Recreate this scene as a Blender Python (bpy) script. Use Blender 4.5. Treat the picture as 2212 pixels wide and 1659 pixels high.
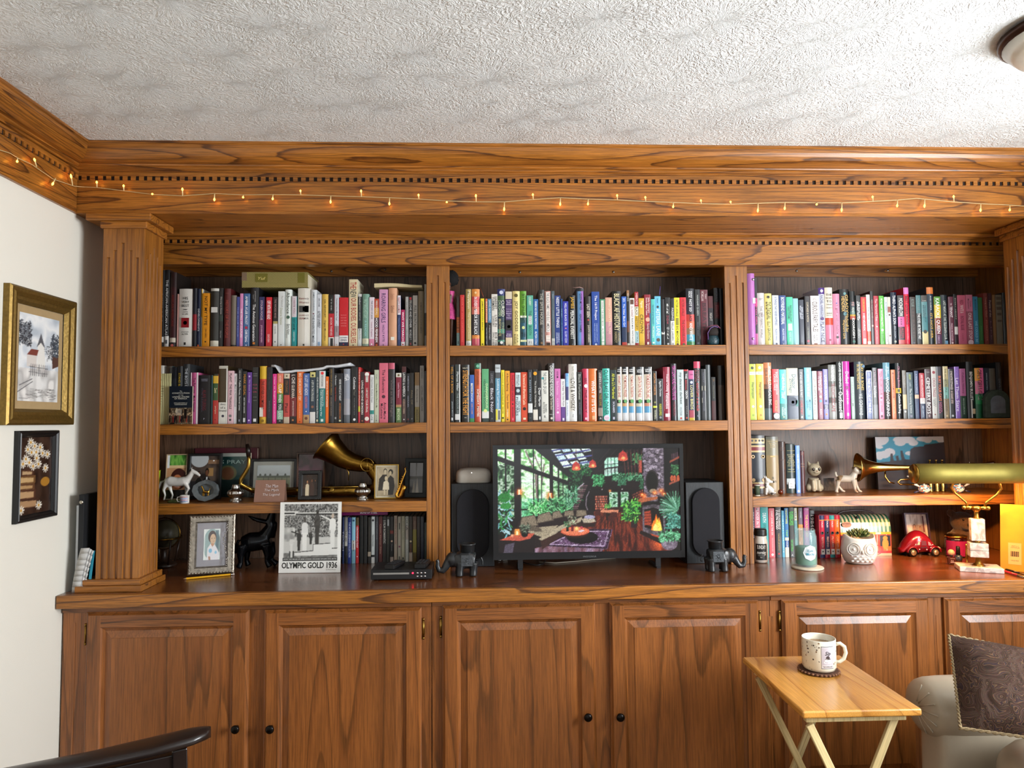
import bpy,bmesh,math,random
import numpy as np
from mathutils import Vector,Matrix
random.seed(7)
for o in list(bpy.data.objects):bpy.data.objects.remove(o)
SC=bpy.context.scene
COL=SC.collection
pi=math.pi
# camera
CZ=1.458
FPX,YAW,PITCH,ROLL=1534.0,0.0403485,0.0535113,-0.0074106
FWD=Vector((math.sin(YAW)*math.cos(PITCH),math.cos(YAW)*math.cos(PITCH),math.sin(PITCH)))
RGT=Vector((math.cos(YAW),-math.sin(YAW),0.0))
UPV=RGT.cross(FWD)
RGT,UPV=math.cos(ROLL)*RGT+math.sin(ROLL)*UPV,-math.sin(ROLL)*RGT+math.cos(ROLL)*UPV
cam=bpy.data.cameras.new('camera');camo=bpy.data.objects.new('camera',cam);COL.objects.link(camo)
cam.sensor_fit='HORIZONTAL';cam.sensor_width=36.0;cam.lens=FPX/2212*36.0;cam.clip_start=0.02
camo.matrix_world=Matrix(((RGT.x,UPV.x,-FWD.x,0),(RGT.y,UPV.y,-FWD.y,0),(RGT.z,UPV.z,-FWD.z,CZ),(0,0,0,1)))
SC.camera=camo
# world, daylight, added rear fill, exposure
wd=bpy.data.worlds.new('world');SC.world=wd;wd.use_nodes=True
wd.node_tree.nodes['Background'].inputs[0].default_value=(0.80,0.88,1.0,1)
wd.node_tree.nodes['Background'].inputs[1].default_value=1.0
def area(name,loc,direction,sx,sy,power,color,spread=pi):
 l=bpy.data.lights.new(name,'AREA');l.shape='RECTANGLE';l.size=sx;l.size_y=sy
 l.energy=power;l.color=color;l.spread=spread
 o=bpy.data.objects.new(name,l);COL.objects.link(o);o.location=loc
 o.rotation_euler=Vector(direction).to_track_quat('-Z','Y').to_euler()
 return o
area('daylight_right_window',(2.46,1.02,1.50),(-1,0.0,0.0),1.30,1.75,215,(0.93,0.97,1.0))
area('added_rear_fill',(0.3,-2.36,1.50),(0,1,0.0),1.8,1.2,12,(0.93,0.97,1.0))  # added fill behind the camera, lifts the surfaces that face it
SC.view_settings.view_transform='Standard'
SC.view_settings.look='None'
SC.view_settings.exposure=0.0
SC.view_settings.gamma=1.0
SC.view_settings.use_curve_mapping=False
try:
 SC.cycles.sample_clamp_indirect=6.0
 SC.cycles.adaptive_threshold=0.06;SC.cycles.max_bounces=7;SC.cycles.diffuse_bounces=3;SC.cycles.glossy_bounces=3;SC.cycles.transmission_bounces=6;SC.cycles.transparent_max_bounces=6
 SC.cycles.caustics_reflective=False;SC.cycles.caustics_refractive=False
except Exception:pass
# helpers
def ray(u,v):return RGT*((u-1106)/FPX)+UPV*(-(v-829.5)/FPX)+FWD
def py(u,v,y):
 r=ray(u,v);r=r*(y/r.y);r.z+=CZ;return r
def pz(u,v,z):
 r=ray(u,v);r=r*((z-CZ)/r.z);r.z=z;return r
def px(u,v,x):
 r=ray(u,v);r=r*(x/r.x);r.z+=CZ;return r
def lin(c):
 return tuple((x/12.92 if x<=0.04045 else((x+0.055)/1.055)**2.4)for x in c)
def hx(s):
 s=s.lstrip('#')
 if len(s)==3:s=''.join(ch*2 for ch in s)
 return tuple(int(s[i:i+2],16)/255 for i in(0,2,4))
def HL(s):return lin(hx(s))if isinstance(s,str)else tuple(s)
def tag(o,label=None,cat=None,group=None,kind=None):
 if label:o['label']=label
 if cat:o['category']=cat
 if group:o['group']=group
 if kind:o['kind']=kind
 return o
def thing(name,label,cat,loc=(0,0,0),rz=0.0,group=None,rot=None):
 o=bpy.data.objects.new(name,None);COL.objects.link(o)
 o.empty_display_size=0.02
 o.location=loc;o.rotation_euler=rot if rot else(0,0,rz)
 return tag(o,label,cat,group)
class MB:
 "collects faces of ONE part"
 def __init__(s):s.v=[];s.f=[];s.c=[];s.sm=[];s.cur=None;s.smooth=False
 def col(s,c):s.cur=HL(c);return s
 def face(s,idx,sm=None):
  s.f.append(tuple(idx));s.c.append(s.cur);s.sm.append(s.smooth if sm is None else sm)
 def add(s,pts):b=len(s.v);s.v.extend([tuple(p)for p in pts]);return b
 def box(s,x0,x1,y0,y1,z0,z1,M=None):
  P=[(x0,y0,z0),(x1,y0,z0),(x1,y1,z0),(x0,y1,z0),(x0,y0,z1),(x1,y0,z1),(x1,y1,z1),(x0,y1,z1)]
  if M is not None:P=[tuple(M@Vector(p))for p in P]
  b=s.add(P)
  for q in((0,3,2,1),(4,5,6,7),(0,1,5,4),(1,2,6,5),(2,3,7,6),(3,0,4,7)):s.face([b+i for i in q],False)
  return s
 def quad(s,a,b,c,d,sm=None):
  k=s.add([a,b,c,d]);s.face((k,k+1,k+2,k+3),sm);return s
 def prism(s,poly,axis,a0,a1,sm=False,caps=True):
  "poly: 2D points; axis x: (y,z) / y: (x,z) / z: (x,y)"
  def P(p,a):return(a,p[0],p[1])if axis=='x' else((p[0],a,p[1])if axis=='y' else(p[0],p[1],a))
  n=len(poly);b=s.add([P(p,a0)for p in poly]+[P(p,a1)for p in poly])
  for i in range(n):
   j=(i+1)%n;s.face((b+i,b+j,b+n+j,b+n+i),sm)
  if caps:s.face([b+i for i in range(n)][::-1],False);s.face([b+n+i for i in range(n)],False)
  return s
 def loft(s,rings,close=True,cap0=True,cap1=True,sm=True):
  n=len(rings[0]);b=s.add([p for r in rings for p in r])
  for k in range(len(rings)-1):
   for i in range(n if close else n-1):
    j=(i+1)%n;s.face((b+k*n+i,b+k*n+j,b+(k+1)*n+j,b+(k+1)*n+i),sm)
  if cap0 and close:s.face([b+i for i in range(n)][::-1],sm if n>8 else False)
  if cap1 and close:s.face([b+(len(rings)-1)*n+i for i in range(n)],sm if n>8 else False)
  return s
 def lathe(s,prof,seg=20,c=(0,0,0),cap0=True,cap1=True,sm=True,M=None,sx=1.0,sy=1.0):
  rings=[]
  for r,z in prof:
   R_=[Vector((r*sx*math.cos(2*pi*i/seg),r*sy*math.sin(2*pi*i/seg),z))for i in range(seg)]
   if M is not None:R_=[M@q for q in R_]
   rings.append([(q.x+c[0],q.y+c[1],q.z+c[2])for q in R_])
  return s.loft(rings,True,cap0,cap1,sm)
 def tube(s,pts,r,seg=8,cap=True,sm=True,sq=None):
  pts=[Vector(p)for p in pts];n=len(pts);rr=r if isinstance(r,(list,tuple))else[r]*n
  rings=[];prev=None
  for i in range(n):
   t=(pts[min(i+1,n-1)]-pts[max(i-1,0)]).normalized()
   if prev is None:
    a=Vector((0,0,1))if abs(t.z)<0.9 else Vector((1,0,0))
    u=t.cross(a).normalized()
   else:
    u=(prev-t*prev.dot(t)).normalized()
   w=t.cross(u);prev=u
   rings.append([tuple(pts[i]+(u*math.cos(2*pi*k/seg)+w*math.sin(2*pi*k/seg)*(sq or 1))*rr[i])for k in range(seg)])
  return s.loft(rings,True,cap,cap,sm)
 def ball(s,c,r,seg=12,rings=8,s3=(1,1,1),M=None):
  prof=[]
  R2=[]
  for k in range(rings+1):
   a=-pi/2+pi*k/rings;R2.append((max(1e-4,math.cos(a)),math.sin(a)))
  rg=[]
  for cr,sz in R2:
   row=[]
   for i in range(seg):
    q=Vector((cr*math.cos(2*pi*i/seg)*r*s3[0],cr*math.sin(2*pi*i/seg)*r*s3[1],sz*r*s3[2]))
    if M is not None:q=M@q
    row.append((q.x+c[0],q.y+c[1],q.z+c[2]))
   rg.append(row)
  return s.loft(rg)
 def mesh(s,name):
  me=bpy.data.meshes.new(name);me.from_pydata(s.v,[],s.f);me.validate(clean_customdata=False)
  if any(s.sm)and len(me.polygons)==len(s.sm):me.polygons.foreach_set('use_smooth',s.sm)
  if any(c is not None for c in s.c)and len(me.polygons)==len(s.c):
   at=me.color_attributes.new('Col','FLOAT_COLOR','CORNER')
   arr=[]
   for p in me.polygons:
    c=s.c[p.index]or(0.5,0.5,0.5);arr.extend(list(c[:3])+[1.0])if False else arr.extend((c[0],c[1],c[2],1.0)*p.loop_total)
   at.data.foreach_set('color',arr)
  me.update();return me
 def build(s,name,mat,parent=None,bevel=0,loc=(0,0,0),rot=(0,0,0),sub=0,bseg=2,kind=None):
  me=s.mesh(name)
  return link(name,me,mat,parent,bevel,loc,rot,sub,bseg,kind)
def link(name,me,mat,parent=None,bevel=0,loc=(0,0,0),rot=(0,0,0),sub=0,bseg=2,kind=None):
 o=bpy.data.objects.new(name,me);COL.objects.link(o)
 if mat is not None:
  if me.materials:me.materials[0]=mat
  else:me.materials.append(mat)
 o.location=loc;o.rotation_euler=rot
 if parent is not None:o.parent=parent
 if bevel:
  m=o.modifiers.new('b','BEVEL');m.width=bevel;m.segments=bseg;m.limit_method='ANGLE';m.angle_limit=0.6;m.harden_normals=False
 if sub:
  m=o.modifiers.new('s','SUBSURF');m.levels=sub;m.render_levels=sub
 if kind:o['kind']=kind
 return o
def struct(o):o['kind']='structure';return o
# materials
MATS={}
def newmat(name):
 m=bpy.data.materials.new(name);m.use_nodes=True;nt=m.node_tree
 return m,nt,nt.nodes['Principled BSDF'],nt.nodes,nt.links
def setp(b,**k):
 for n,v in k.items():
  n=n.replace('_',' ')
  if n in b.inputs:b.inputs[n].default_value=v
def simple(name,color,rough=0.5,metal=0.0,var=0.06,scale=40.0,bump=0.0,spec=0.5,coat=0.0,trans=0.0,ior=1.45,emis=0.0,sheen=0.0,sub=0.0):
 if name in MATS:return MATS[name]
 c=HL(color)
 m,nt,b,N,L=newmat(name)
 tc=N.new('ShaderNodeTexCoord');nz=N.new('ShaderNodeTexNoise');nz.inputs['Scale'].default_value=scale;nz.inputs['Detail'].default_value=4
 L.new(tc.outputs['Object'],nz.inputs['Vector'])
 mx=N.new('ShaderNodeMix');mx.data_type='RGBA'
 mx.inputs['A'].default_value=(*[x*(1-var*2)for x in c],1);mx.inputs['B'].default_value=(*[min(1,x*(1+var*2))for x in c],1)
 L.new(nz.outputs['Fac'],mx.inputs['Factor']);L.new(mx.outputs['Result'],b.inputs['Base Color'])
 setp(b,Roughness=rough,Metallic=metal,IOR=ior)
 b.inputs['Specular IOR Level'].default_value=spec
 b.inputs['Coat Weight'].default_value=coat;b.inputs['Coat Roughness'].default_value=0.12
 b.inputs['Transmission Weight'].default_value=trans
 b.inputs['Sheen Weight'].default_value=sheen
 if emis:b.inputs['Emission Color'].default_value=(*c,1);b.inputs['Emission Strength'].default_value=emis
 if bump:
  bp=N.new('ShaderNodeBump');bp.inputs['Strength'].default_value=bump;bp.inputs['Distance'].default_value=0.002
  L.new(nz.outputs['Fac'],bp.inputs['Height']);L.new(bp.outputs['Normal'],b.inputs['Normal'])
 MATS[name]=m;return m
def printed(name,rough=0.42,coat=0.0,emis=0.0,spec=0.5,metal=0.0,bump=0.0,grain=0.05):
 "colour comes from the printed colours of the faces"
 if name in MATS:return MATS[name]
 m,nt,b,N,L=newmat(name)
 at=N.new('ShaderNodeAttribute');at.attribute_name='Col'
 tc=N.new('ShaderNodeTexCoord');nz=N.new('ShaderNodeTexNoise');nz.inputs['Scale'].default_value=220;L.new(tc.outputs['Object'],nz.inputs['Vector'])
 mr=N.new('ShaderNodeMapRange');mr.inputs['To Min'].default_value=1-grain;mr.inputs['To Max'].default_value=1+grain;L.new(nz.outputs['Fac'],mr.inputs['Value'])
 mu=N.new('ShaderNodeVectorMath');mu.operation='SCALE';L.new(at.outputs['Color'],mu.inputs[0]);L.new(mr.outputs['Result'],mu.inputs['Scale'])
 if emis:
  b.inputs['Base Color'].default_value=(0.01,0.01,0.01,1)
  L.new(at.outputs['Color'],b.inputs['Emission Color']);b.inputs['Emission Strength'].default_value=emis
 else:L.new(mu.outputs['Vector'],b.inputs['Base Color'])
 setp(b,Roughness=rough,Metallic=metal);b.inputs['Specular IOR Level'].default_value=spec
 b.inputs['Coat Weight'].default_value=coat;b.inputs['Coat Roughness'].default_value=0.08
 if bump:
  bp=N.new('ShaderNodeBump');bp.inputs['Strength'].default_value=bump;bp.inputs['Distance'].default_value=0.001
  L.new(nz.outputs['Fac'],bp.inputs['Height']);L.new(bp.outputs['Normal'],b.inputs['Normal'])
 MATS[name]=m;return m
def oak(name,along,c_light,c_mid,c_dark,rough=0.34,lines=11.0,cross=8.0,alongf=1.05,coat=0.25,contrast=1.0,pore=1.0):
 "stained oak: contour lines of a stretched noise give the cathedral grain, a second one the pores"
 if name in MATS:return MATS[name]
 m,nt,b,N,L=newmat(name)
 tc=N.new('ShaderNodeTexCoord');oi=N.new('ShaderNodeObjectInfo')
 sc=N.new('ShaderNodeVectorMath');sc.operation='SCALE';sc.inputs[0].default_value=(13.7,7.3,9.1);L.new(oi.outputs['Random'],sc.inputs['Scale'])
 ad=N.new('ShaderNodeVectorMath');ad.operation='ADD';L.new(tc.outputs['Object'],ad.inputs[0]);L.new(sc.outputs['Vector'],ad.inputs[1])
 def mapped(fa,fc):
  v={'x':(fa,fc,fc),'y':(fc,fa,fc),'z':(fc,fc,fa)}[along]
  mu=N.new('ShaderNodeVectorMath');mu.operation='MULTIPLY';mu.inputs[1].default_value=v;L.new(ad.outputs['Vector'],mu.inputs[0]);return mu.outputs['Vector']
 n1=N.new('ShaderNodeTexNoise');n1.inputs['Scale'].default_value=1;n1.inputs['Detail'].default_value=1.2;n1.inputs['Roughness'].default_value=0.35;n1.inputs['Distortion'].default_value=0.25
 L.new(mapped(alongf,cross),n1.inputs['Vector'])
 nw=N.new('ShaderNodeTexNoise');nw.inputs['Scale'].default_value=1;nw.inputs['Detail'].default_value=3;L.new(mapped(14,60),nw.inputs['Vector'])
 w1=N.new('ShaderNodeMath');w1.operation='MULTIPLY_ADD';w1.inputs[1].default_value=0.012;L.new(nw.outputs['Fac'],w1.inputs[0]);L.new(n1.outputs['Fac'],w1.inputs[2])
 ml=N.new('ShaderNodeMath');ml.operation='MULTIPLY';ml.inputs[1].default_value=lines;L.new(w1.outputs[0],ml.inputs[0])
 fr=N.new('ShaderNodeMath');fr.operation='FRACT';L.new(ml.outputs[0],fr.inputs[0])
 rp=N.new('ShaderNodeValToRGB');e=rp.color_ramp.elements
 e[0].position=0.0;e[0].color=(*HL(c_light),1)
 e[1].position=1.0;e[1].color=(*HL(c_light),1)
 for p_,c_ in((0.55,c_light),(0.84,c_mid),(0.93,c_dark),(0.965,c_dark)):
  k=e.new(p_);k.color=(*HL(c_),1)
 L.new(fr.outputs[0],rp.inputs['Fac'])
 n2=N.new('ShaderNodeTexNoise');n2.inputs['Scale'].default_value=1;n2.inputs['Detail'].default_value=4;n2.inputs['Roughness'].default_value=0.6
 L.new(mapped(9,330),n2.inputs['Vector'])
 m2=N.new('ShaderNodeMapRange');m2.inputs['From Min'].default_value=0.38;m2.inputs['From Max'].default_value=0.60;m2.inputs['To Min'].default_value=1-0.45*pore;m2.inputs['To Max'].default_value=1.08;L.new(n2.outputs['Fac'],m2.inputs['Value'])
 n3=N.new('ShaderNodeTexNoise');n3.inputs['Scale'].default_value=1;n3.inputs['Detail'].default_value=2;L.new(mapped(1.3,3.5),n3.inputs['Vector'])
 m3=N.new('ShaderNodeMapRange');m3.inputs['From Min'].default_value=0.3;m3.inputs['From Max'].default_value=0.7;m3.inputs['To Min'].default_value=0.80;m3.inputs['To Max'].default_value=1.18;L.new(n3.outputs['Fac'],m3.inputs['Value'])
 mm=N.new('ShaderNodeMath');mm.operation='MULTIPLY';L.new(m2.outputs['Result'],mm.inputs[0]);L.new(m3.outputs['Result'],mm.inputs[1])
 fin=N.new('ShaderNodeVectorMath');fin.operation='SCALE';L.new(rp.outputs['Color'],fin.inputs[0]);L.new(mm.outputs[0],fin.inputs['Scale'])
 L.new(fin.outputs['Vector'],b.inputs['Base Color'])
 setp(b,Roughness=rough);b.inputs['Coat Weight'].default_value=coat;b.inputs['Coat Roughness'].default_value=0.22
 bp=N.new('ShaderNodeBump');bp.inputs['Strength'].default_value=0.25;bp.inputs['Distance'].default_value=0.0012
 L.new(m2.outputs['Result'],bp.inputs['Height']);L.new(bp.outputs['Normal'],b.inputs['Normal'])
 MATS[name]=m;return m
OAKC=('a66826','92581f','5e3512')
OX=oak('oak_grain_x','x',*OAKC,alongf=0.5,cross=7.5,lines=17,coat=0.15)
OZ=oak('oak_grain_z','z','a26626','945a21','7c4a18',alongf=0.30,cross=11,lines=12,pore=0.8)
OY=oak('oak_grain_y','y',*OAKC,alongf=0.5,cross=7.5,lines=17,coat=0.15)
OTOP=oak('oak_worktop','x','7c4622','71401c','5e3517',rough=0.2,cross=5,lines=7,alongf=0.5,coat=0.6)
ODX=oak('oak_door_x','x','8f5526','80491e','5e3615',rough=0.36,lines=8,alongf=0.6,cross=6)
ODZ=oak('oak_door_z','z','8f5526','824b20','6c3f19',rough=0.36,lines=8,alongf=0.45,cross=6,pore=0.7)
OBK=oak('oak_back_panel','z','6e5340','604838','443224',rough=0.45,lines=12,cross=11,alongf=0.55,coat=0.1)
# lettering
FCU=bpy.data.curves.new('lettering','FONT');FCU.resolution_u=2;FOB=bpy.data.objects.new('lettering',FCU)
TXC={}
def textdata(t,bold=0.0,shear=0.0,sp=1.0):
 k=(t,bold,shear,sp)
 if k not in TXC:
  FCU.body=t;FCU.offset=bold;FCU.shear=shear;FCU.space_character=sp;FCU.align_x='LEFT';FCU.space_line=0.95
  me=bpy.data.meshes.new_from_object(FOB)
  V=np.array([v.co[:2]for v in me.vertices]).reshape(-1,2);F=[tuple(p.vertices)for p in me.polygons]
  bpy.data.meshes.remove(me)
  if len(V):
   mn=V.min(0);mx_=V.max(0);V=(V-mn)/np.maximum(mx_-mn,1e-6);asp=(mx_[0]-mn[0])/max(1e-6,mx_[1]-mn[1])
  else:asp=1
  TXC[k]=(V,F,asp)
 return TXC[k]
def put_text(mb,t,O,U,V,w,h,bold=0.0,shear=0.0,sp=1.0,fit='fill',align=0.5):
 "writes t into the w x h rectangle at O spanned by unit vectors U (reading direction) and V (up)"
 d,F,asp=textdata(t,bold,shear,sp)
 if not len(d):return
 ww,hh=w,h
 if fit=='keep':
  if asp*h>w:hh=w/asp
  else:ww=asp*h
 ox=(w-ww)*align;oy=(h-hh)*0.5
 O=Vector(O);U=Vector(U);V=Vector(V)
 b=mb.add([tuple(O+U*(ox+p[0]*ww)+V*(oy+p[1]*hh))for p in d])
 for f in F:mb.face([b+i for i in f],False)
 # flat pictures (photos, paintings, the screen)
class Canvas:
 def __init__(s,w,h,bg='fff',ss=2):
  s.W,s.H,s.ss=w,h,ss
  s.a=np.zeros((h*ss,w*ss,3));s.a[:]=hx(bg)
  yy,xx=np.mgrid[0:h*ss,0:w*ss];s.X=(xx+0.5)/(w*ss);s.Y=(yy+0.5)/(h*ss)
  s.rng=np.random.default_rng(3)
 def _win(s,x0,y0,x1,y1):
  W,H=s.W*s.ss,s.H*s.ss
  a,b=max(0,int(x0*W)-1),min(W,int(x1*W)+2);c,d=max(0,int(y0*H)-1),min(H,int(y1*H)+2)
  return(slice(c,max(c,d)),slice(a,max(a,b)))
 def _put(s,m,c,al=1.0,w=None):
  c=np.array(hx(c)if isinstance(c,str)else c);A=s.a if w is None else s.a[w];A[m]=A[m]*(1-al)+c*al
 def rect(s,x0,y0,x1,y1,c,al=1.0):
  w=s._win(x0,y0,x1,y1);X,Y=s.X[w],s.Y[w];s._put((X>=x0)&(X<x1)&(Y>=y0)&(Y<y1),c,al,w)
 def ell(s,cx,cy,rx,ry,c,al=1.0):
  w=s._win(cx-rx,cy-ry,cx+rx,cy+ry);s._put(((s.X[w]-cx)/rx)**2+((s.Y[w]-cy)/ry)**2<=1,c,al,w)
 def ring(s,cx,cy,rx,ry,t,c,al=1.0):
  w=s._win(cx-rx,cy-ry,cx+rx,cy+ry);d=((s.X[w]-cx)/rx)**2+((s.Y[w]-cy)/ry)**2;s._put((d<=1)&(d>=(1-t)**2),c,al,w)
 def glow(s,cx,cy,r,c,al=1.0,asp=1.0):
  w=s._win(cx-r*2.2,cy-r*2.2/asp,cx+r*2.2,cy+r*2.2/asp);d=((s.X[w]-cx)**2+((s.Y[w]-cy)*asp)**2)/r**2
  c=np.array(hx(c));s.a[w]+=(np.exp(-d*2.2)*al)[...,None]*(c-s.a[w])
 def pmask(s,pts,w=None):
  X,Y=(s.X,s.Y)if w is None else(s.X[w],s.Y[w]);m=np.zeros(X.shape,bool);n=len(pts)
  for i in range(n):
   x0,y0=pts[i];x1,y1=pts[(i+1)%n]
   if y0==y1:continue
   c=(Y>min(y0,y1))&(Y<=max(y0,y1));t=(Y-y0)/(y1-y0)
   m^=c&(X<x0+t*(x1-x0))
  return m
 def poly(s,pts,c,al=1.0):
  xs=[p[0]for p in pts];ys=[p[1]for p in pts];w=s._win(min(xs),min(ys),max(xs),max(ys));s._put(s.pmask(pts,w),c,al,w)
 def line(s,x0,y0,x1,y1,wd,c,al=1.0):
  asp=s.H/s.W;w=s._win(min(x0,x1)-wd,min(y0,y1)-wd/asp,max(x0,x1)+wd,max(y0,y1)+wd/asp)
  dx,dy=x1-x0,(y1-y0)*asp;L2=dx*dx+dy*dy+1e-12;X,Y=s.X[w],s.Y[w]
  t=np.clip(((X-x0)*dx+(Y-y0)*asp*dy)/L2,0,1)
  s._put((X-x0-t*dx)**2+((Y-y0)*asp-t*dy)**2<=(wd/2)**2,c,al,w)
 def pline(s,pts,w,c,al=1.0):
  for a,b in zip(pts[:-1],pts[1:]):s.line(*a,*b,w,c,al)
 def noise(s,fx,fy,seed=0):
  r=np.random.default_rng(seed);gw,gh=int(fx)+2,int(fy)+2;g=r.random((gh,gw))
  x=s.X*fx;y=s.Y*fy;i=np.floor(x).astype(int);j=np.floor(y).astype(int);u=x-i;v=y-j;u=u*u*(3-2*u);v=v*v*(3-2*v)
  i=np.clip(i,0,gw-2);j=np.clip(j,0,gh-2)
  return(g[j,i]*(1-u)+g[j,i+1]*u)*(1-v)+(g[j+1,i]*(1-u)+g[j+1,i+1]*u)*v
 def tex(s,mask,cols,fx,fy,seed=0,al=1.0,oct=2):
  n=sum(s.noise(fx*2**k,fy*2**k,seed+k)*0.5**k for k in range(oct))/sum(0.5**k for k in range(oct))
  n=np.clip((n-0.25)/0.5,0,0.999)*(len(cols)-1);k=n.astype(int);f=(n-k)[...,None]
  C=np.array([hx(c)for c in cols]);k2=np.minimum(k+1,len(cols)-1)
  out=C[k]*(1-f)+C[k2]*f
  s.a[mask]=s.a[mask]*(1-al)+out[mask]*al
 def grad(s,mask,c0,c1,axis='y',a0=0.0,a1=1.0,al=1.0):
  t=np.clip(((s.Y if axis=='y' else s.X)-a0)/(a1-a0),0,1)[...,None]
  out=np.array(hx(c0))*(1-t)+np.array(hx(c1))*t;s.a[mask]=s.a[mask]*(1-al)+out[mask]*al
 def all(s):return np.ones(s.X.shape,bool)
 def leaves(s,x0,y0,x1,y1,n,cols,l=0.03,w=0.008,seed=1,ang=None):
  r=np.random.default_rng(seed)
  for i in range(n):
   x=r.uniform(x0,x1);y=r.uniform(y0,y1);a=r.uniform(0,2*pi)if ang is None else r.uniform(*ang)
   s.line(x,y,x+l*math.cos(a),y+l*math.sin(a)*s.W/s.H,w*r.uniform(0.6,1.3),cols[r.integers(len(cols))])
 def mesh(s,name,O,U,V,gain=1.0):
  "O = top left corner, U = full width vector, V = full height vector (downwards)"
  h,w,k=s.H,s.W,s.ss
  im=s.a.reshape(h,k,w,k,3).mean((1,3));im=np.clip(im,0,1)
  im=np.where(im<=0.04045,im/12.92,((im+0.055)/1.055)**2.4)*gain
  O=np.array(O);U=np.array(U);V=np.array(V)
  jj,ii=np.mgrid[0:h,0:w]
  P=O+((ii/(w-1))[...,None]*U)+((jj/(h-1))[...,None]*V)
  idx=(jj*w+ii);F=np.stack([idx[1:,:-1],idx[1:,1:],idx[:-1,1:],idx[:-1,:-1]],-1).reshape(-1,4)
  me=bpy.data.meshes.new(name)
  me.vertices.add(h*w);me.vertices.foreach_set('co',P.reshape(-1).astype(np.float32))
  nf=len(F);me.loops.add(nf*4);me.loops.foreach_set('vertex_index',F.reshape(-1).astype(np.int32))
  me.polygons.add(nf);me.polygons.foreach_set('loop_start',np.arange(0,nf*4,4,dtype=np.int32))
  me.update(calc_edges=True);me.validate()
  at=me.color_attributes.new('Col','FLOAT_COLOR','POINT')
  at.data.foreach_set('color',np.concatenate([im.reshape(-1,3),np.ones((h*w,1))],1).reshape(-1).astype(np.float32))
  return me
PRINT=printed('printed_card',0.5)
GLOSSY=printed('glossy_print',0.25,coat=0.3)
COVER=printed('book_cover',0.38,coat=0.15)
INK=printed('ink',0.45)
PAPER=simple('paper_pages','d8cdb2',0.8,var=0.12,scale=300)
# THE ROOM
ZW,ZWB=CZ-0.588,CZ-0.631
YW=2.565
YF=2.90
YB=3.20
YP=2.61
ZC=CZ+1.0
XL,XR=-1.48,2.36
def zv(v,y):return py(1106,v,y).z
ZFB=CZ+0.768
# walls, floor, ceiling
m_wall,nt,b,N,L=newmat('cream_wall_paint')
tc=N.new('ShaderNodeTexCoord');nz=N.new('ShaderNodeTexNoise');nz.inputs['Scale'].default_value=260;nz.inputs['Detail'].default_value=3;L.new(tc.outputs['Object'],nz.inputs['Vector'])
bp=N.new('ShaderNodeBump');bp.inputs['Strength'].default_value=0.15;bp.inputs['Distance'].default_value=0.001;L.new(nz.outputs['Fac'],bp.inputs['Height']);L.new(bp.outputs['Normal'],b.inputs['Normal'])
b.inputs['Base Color'].default_value=(*HL('e6e2d6'),1);setp(b,Roughness=0.75)
m_ceil,nt,b,N,L=newmat('stomped_plaster_ceiling')
tc=N.new('ShaderNodeTexCoord')
def nnode(scale,detail,dist,vec,rough=0.5):
 n=N.new('ShaderNodeTexNoise');n.inputs['Scale'].default_value=scale;n.inputs['Detail'].default_value=detail;n.inputs['Distortion'].default_value=dist;n.inputs['Roughness'].default_value=rough;L.new(vec,n.inputs['Vector']);return n
def mth(op,a,bb=None,clamp=False):
 n=N.new('ShaderNodeMath');n.operation=op;n.use_clamp=clamp
 for i,q in enumerate((a,bb)):
  if q is None:continue
  if isinstance(q,(int,float)):n.inputs[i].default_value=q
  else:L.new(q,n.inputs[i])
 return n.outputs[0]
vo=N.new('ShaderNodeTexVoronoi');vo.inputs['Scale'].default_value=4.6;vo.inputs['Randomness'].default_value=1.0;L.new(tc.outputs['Object'],vo.inputs['Vector'])
sb=N.new('ShaderNodeVectorMath');sb.operation='SUBTRACT';L.new(tc.outputs['Object'],sb.inputs[0])
L.new(vo.outputs['Position'],sb.inputs[1])
sx=N.new('ShaderNodeSeparateXYZ');L.new(sb.outputs['Vector'],sx.inputs[0])
ang=mth('ARCTAN2',sx.outputs['Y'],sx.outputs['X'])
rad=vo.outputs['Distance']
cb=N.new('ShaderNodeCombineXYZ');L.new(mth('MULTIPLY',ang,4.5),cb.inputs[0]);L.new(mth('MULTIPLY',rad,4.0),cb.inputs[1]);L.new(vo.outputs['Color'],cb.inputs[2])
s1=nnode(2.2,3,0.8,cb.outputs[0])
r1=mth('ABSOLUTE',mth('SUBTRACT',s1.outputs['Fac'],0.5))
r1=mth('SUBTRACT',1.0,mth('MULTIPLY',r1,9.0),True)
s2=nnode(34,3,1.6,tc.outputs['Object'])
r2=mth('ABSOLUTE',mth('SUBTRACT',s2.outputs['Fac'],0.5));r2=mth('SUBTRACT',1.0,mth('MULTIPLY',r2,8.0),True)
s3=nnode(5.0,2,0.0,tc.outputs['Object'])
gate=N.new('ShaderNodeMapRange');gate.inputs['From Min'].default_value=0.35;gate.inputs['From Max'].default_value=0.6;L.new(s3.outputs['Fac'],gate.inputs['Value'])
hgt=mth('ADD',mth('MULTIPLY',r1,gate.outputs['Result']),mth('MULTIPLY',r2,0.55))
bp=N.new('ShaderNodeBump');bp.inputs['Strength'].default_value=0.6;bp.inputs['Distance'].default_value=0.0055;L.new(hgt,bp.inputs['Height']);L.new(bp.outputs['Normal'],b.inputs['Normal'])
b.inputs['Base Color'].default_value=(*HL('e2e4e3'),1);setp(b,Roughness=0.65)
m_floor=oak('oak_floor','y','8a6238','7a5430','563a20')
m_white=simple('white_trim_paint','dcdad4',0.4)
struct(MB().box(XL,XR,-2.4,YB+0.05,-0.05,0).build('floor',m_floor))
struct(MB().box(XL-0.1,XR+0.1,-2.5,YB+0.15,ZC,ZC+0.08).build('ceiling',m_ceil))
struct(MB().box(XL-0.1,XL,-2.5,YB+0.15,0,ZC).build('wall_left',m_wall))
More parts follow.
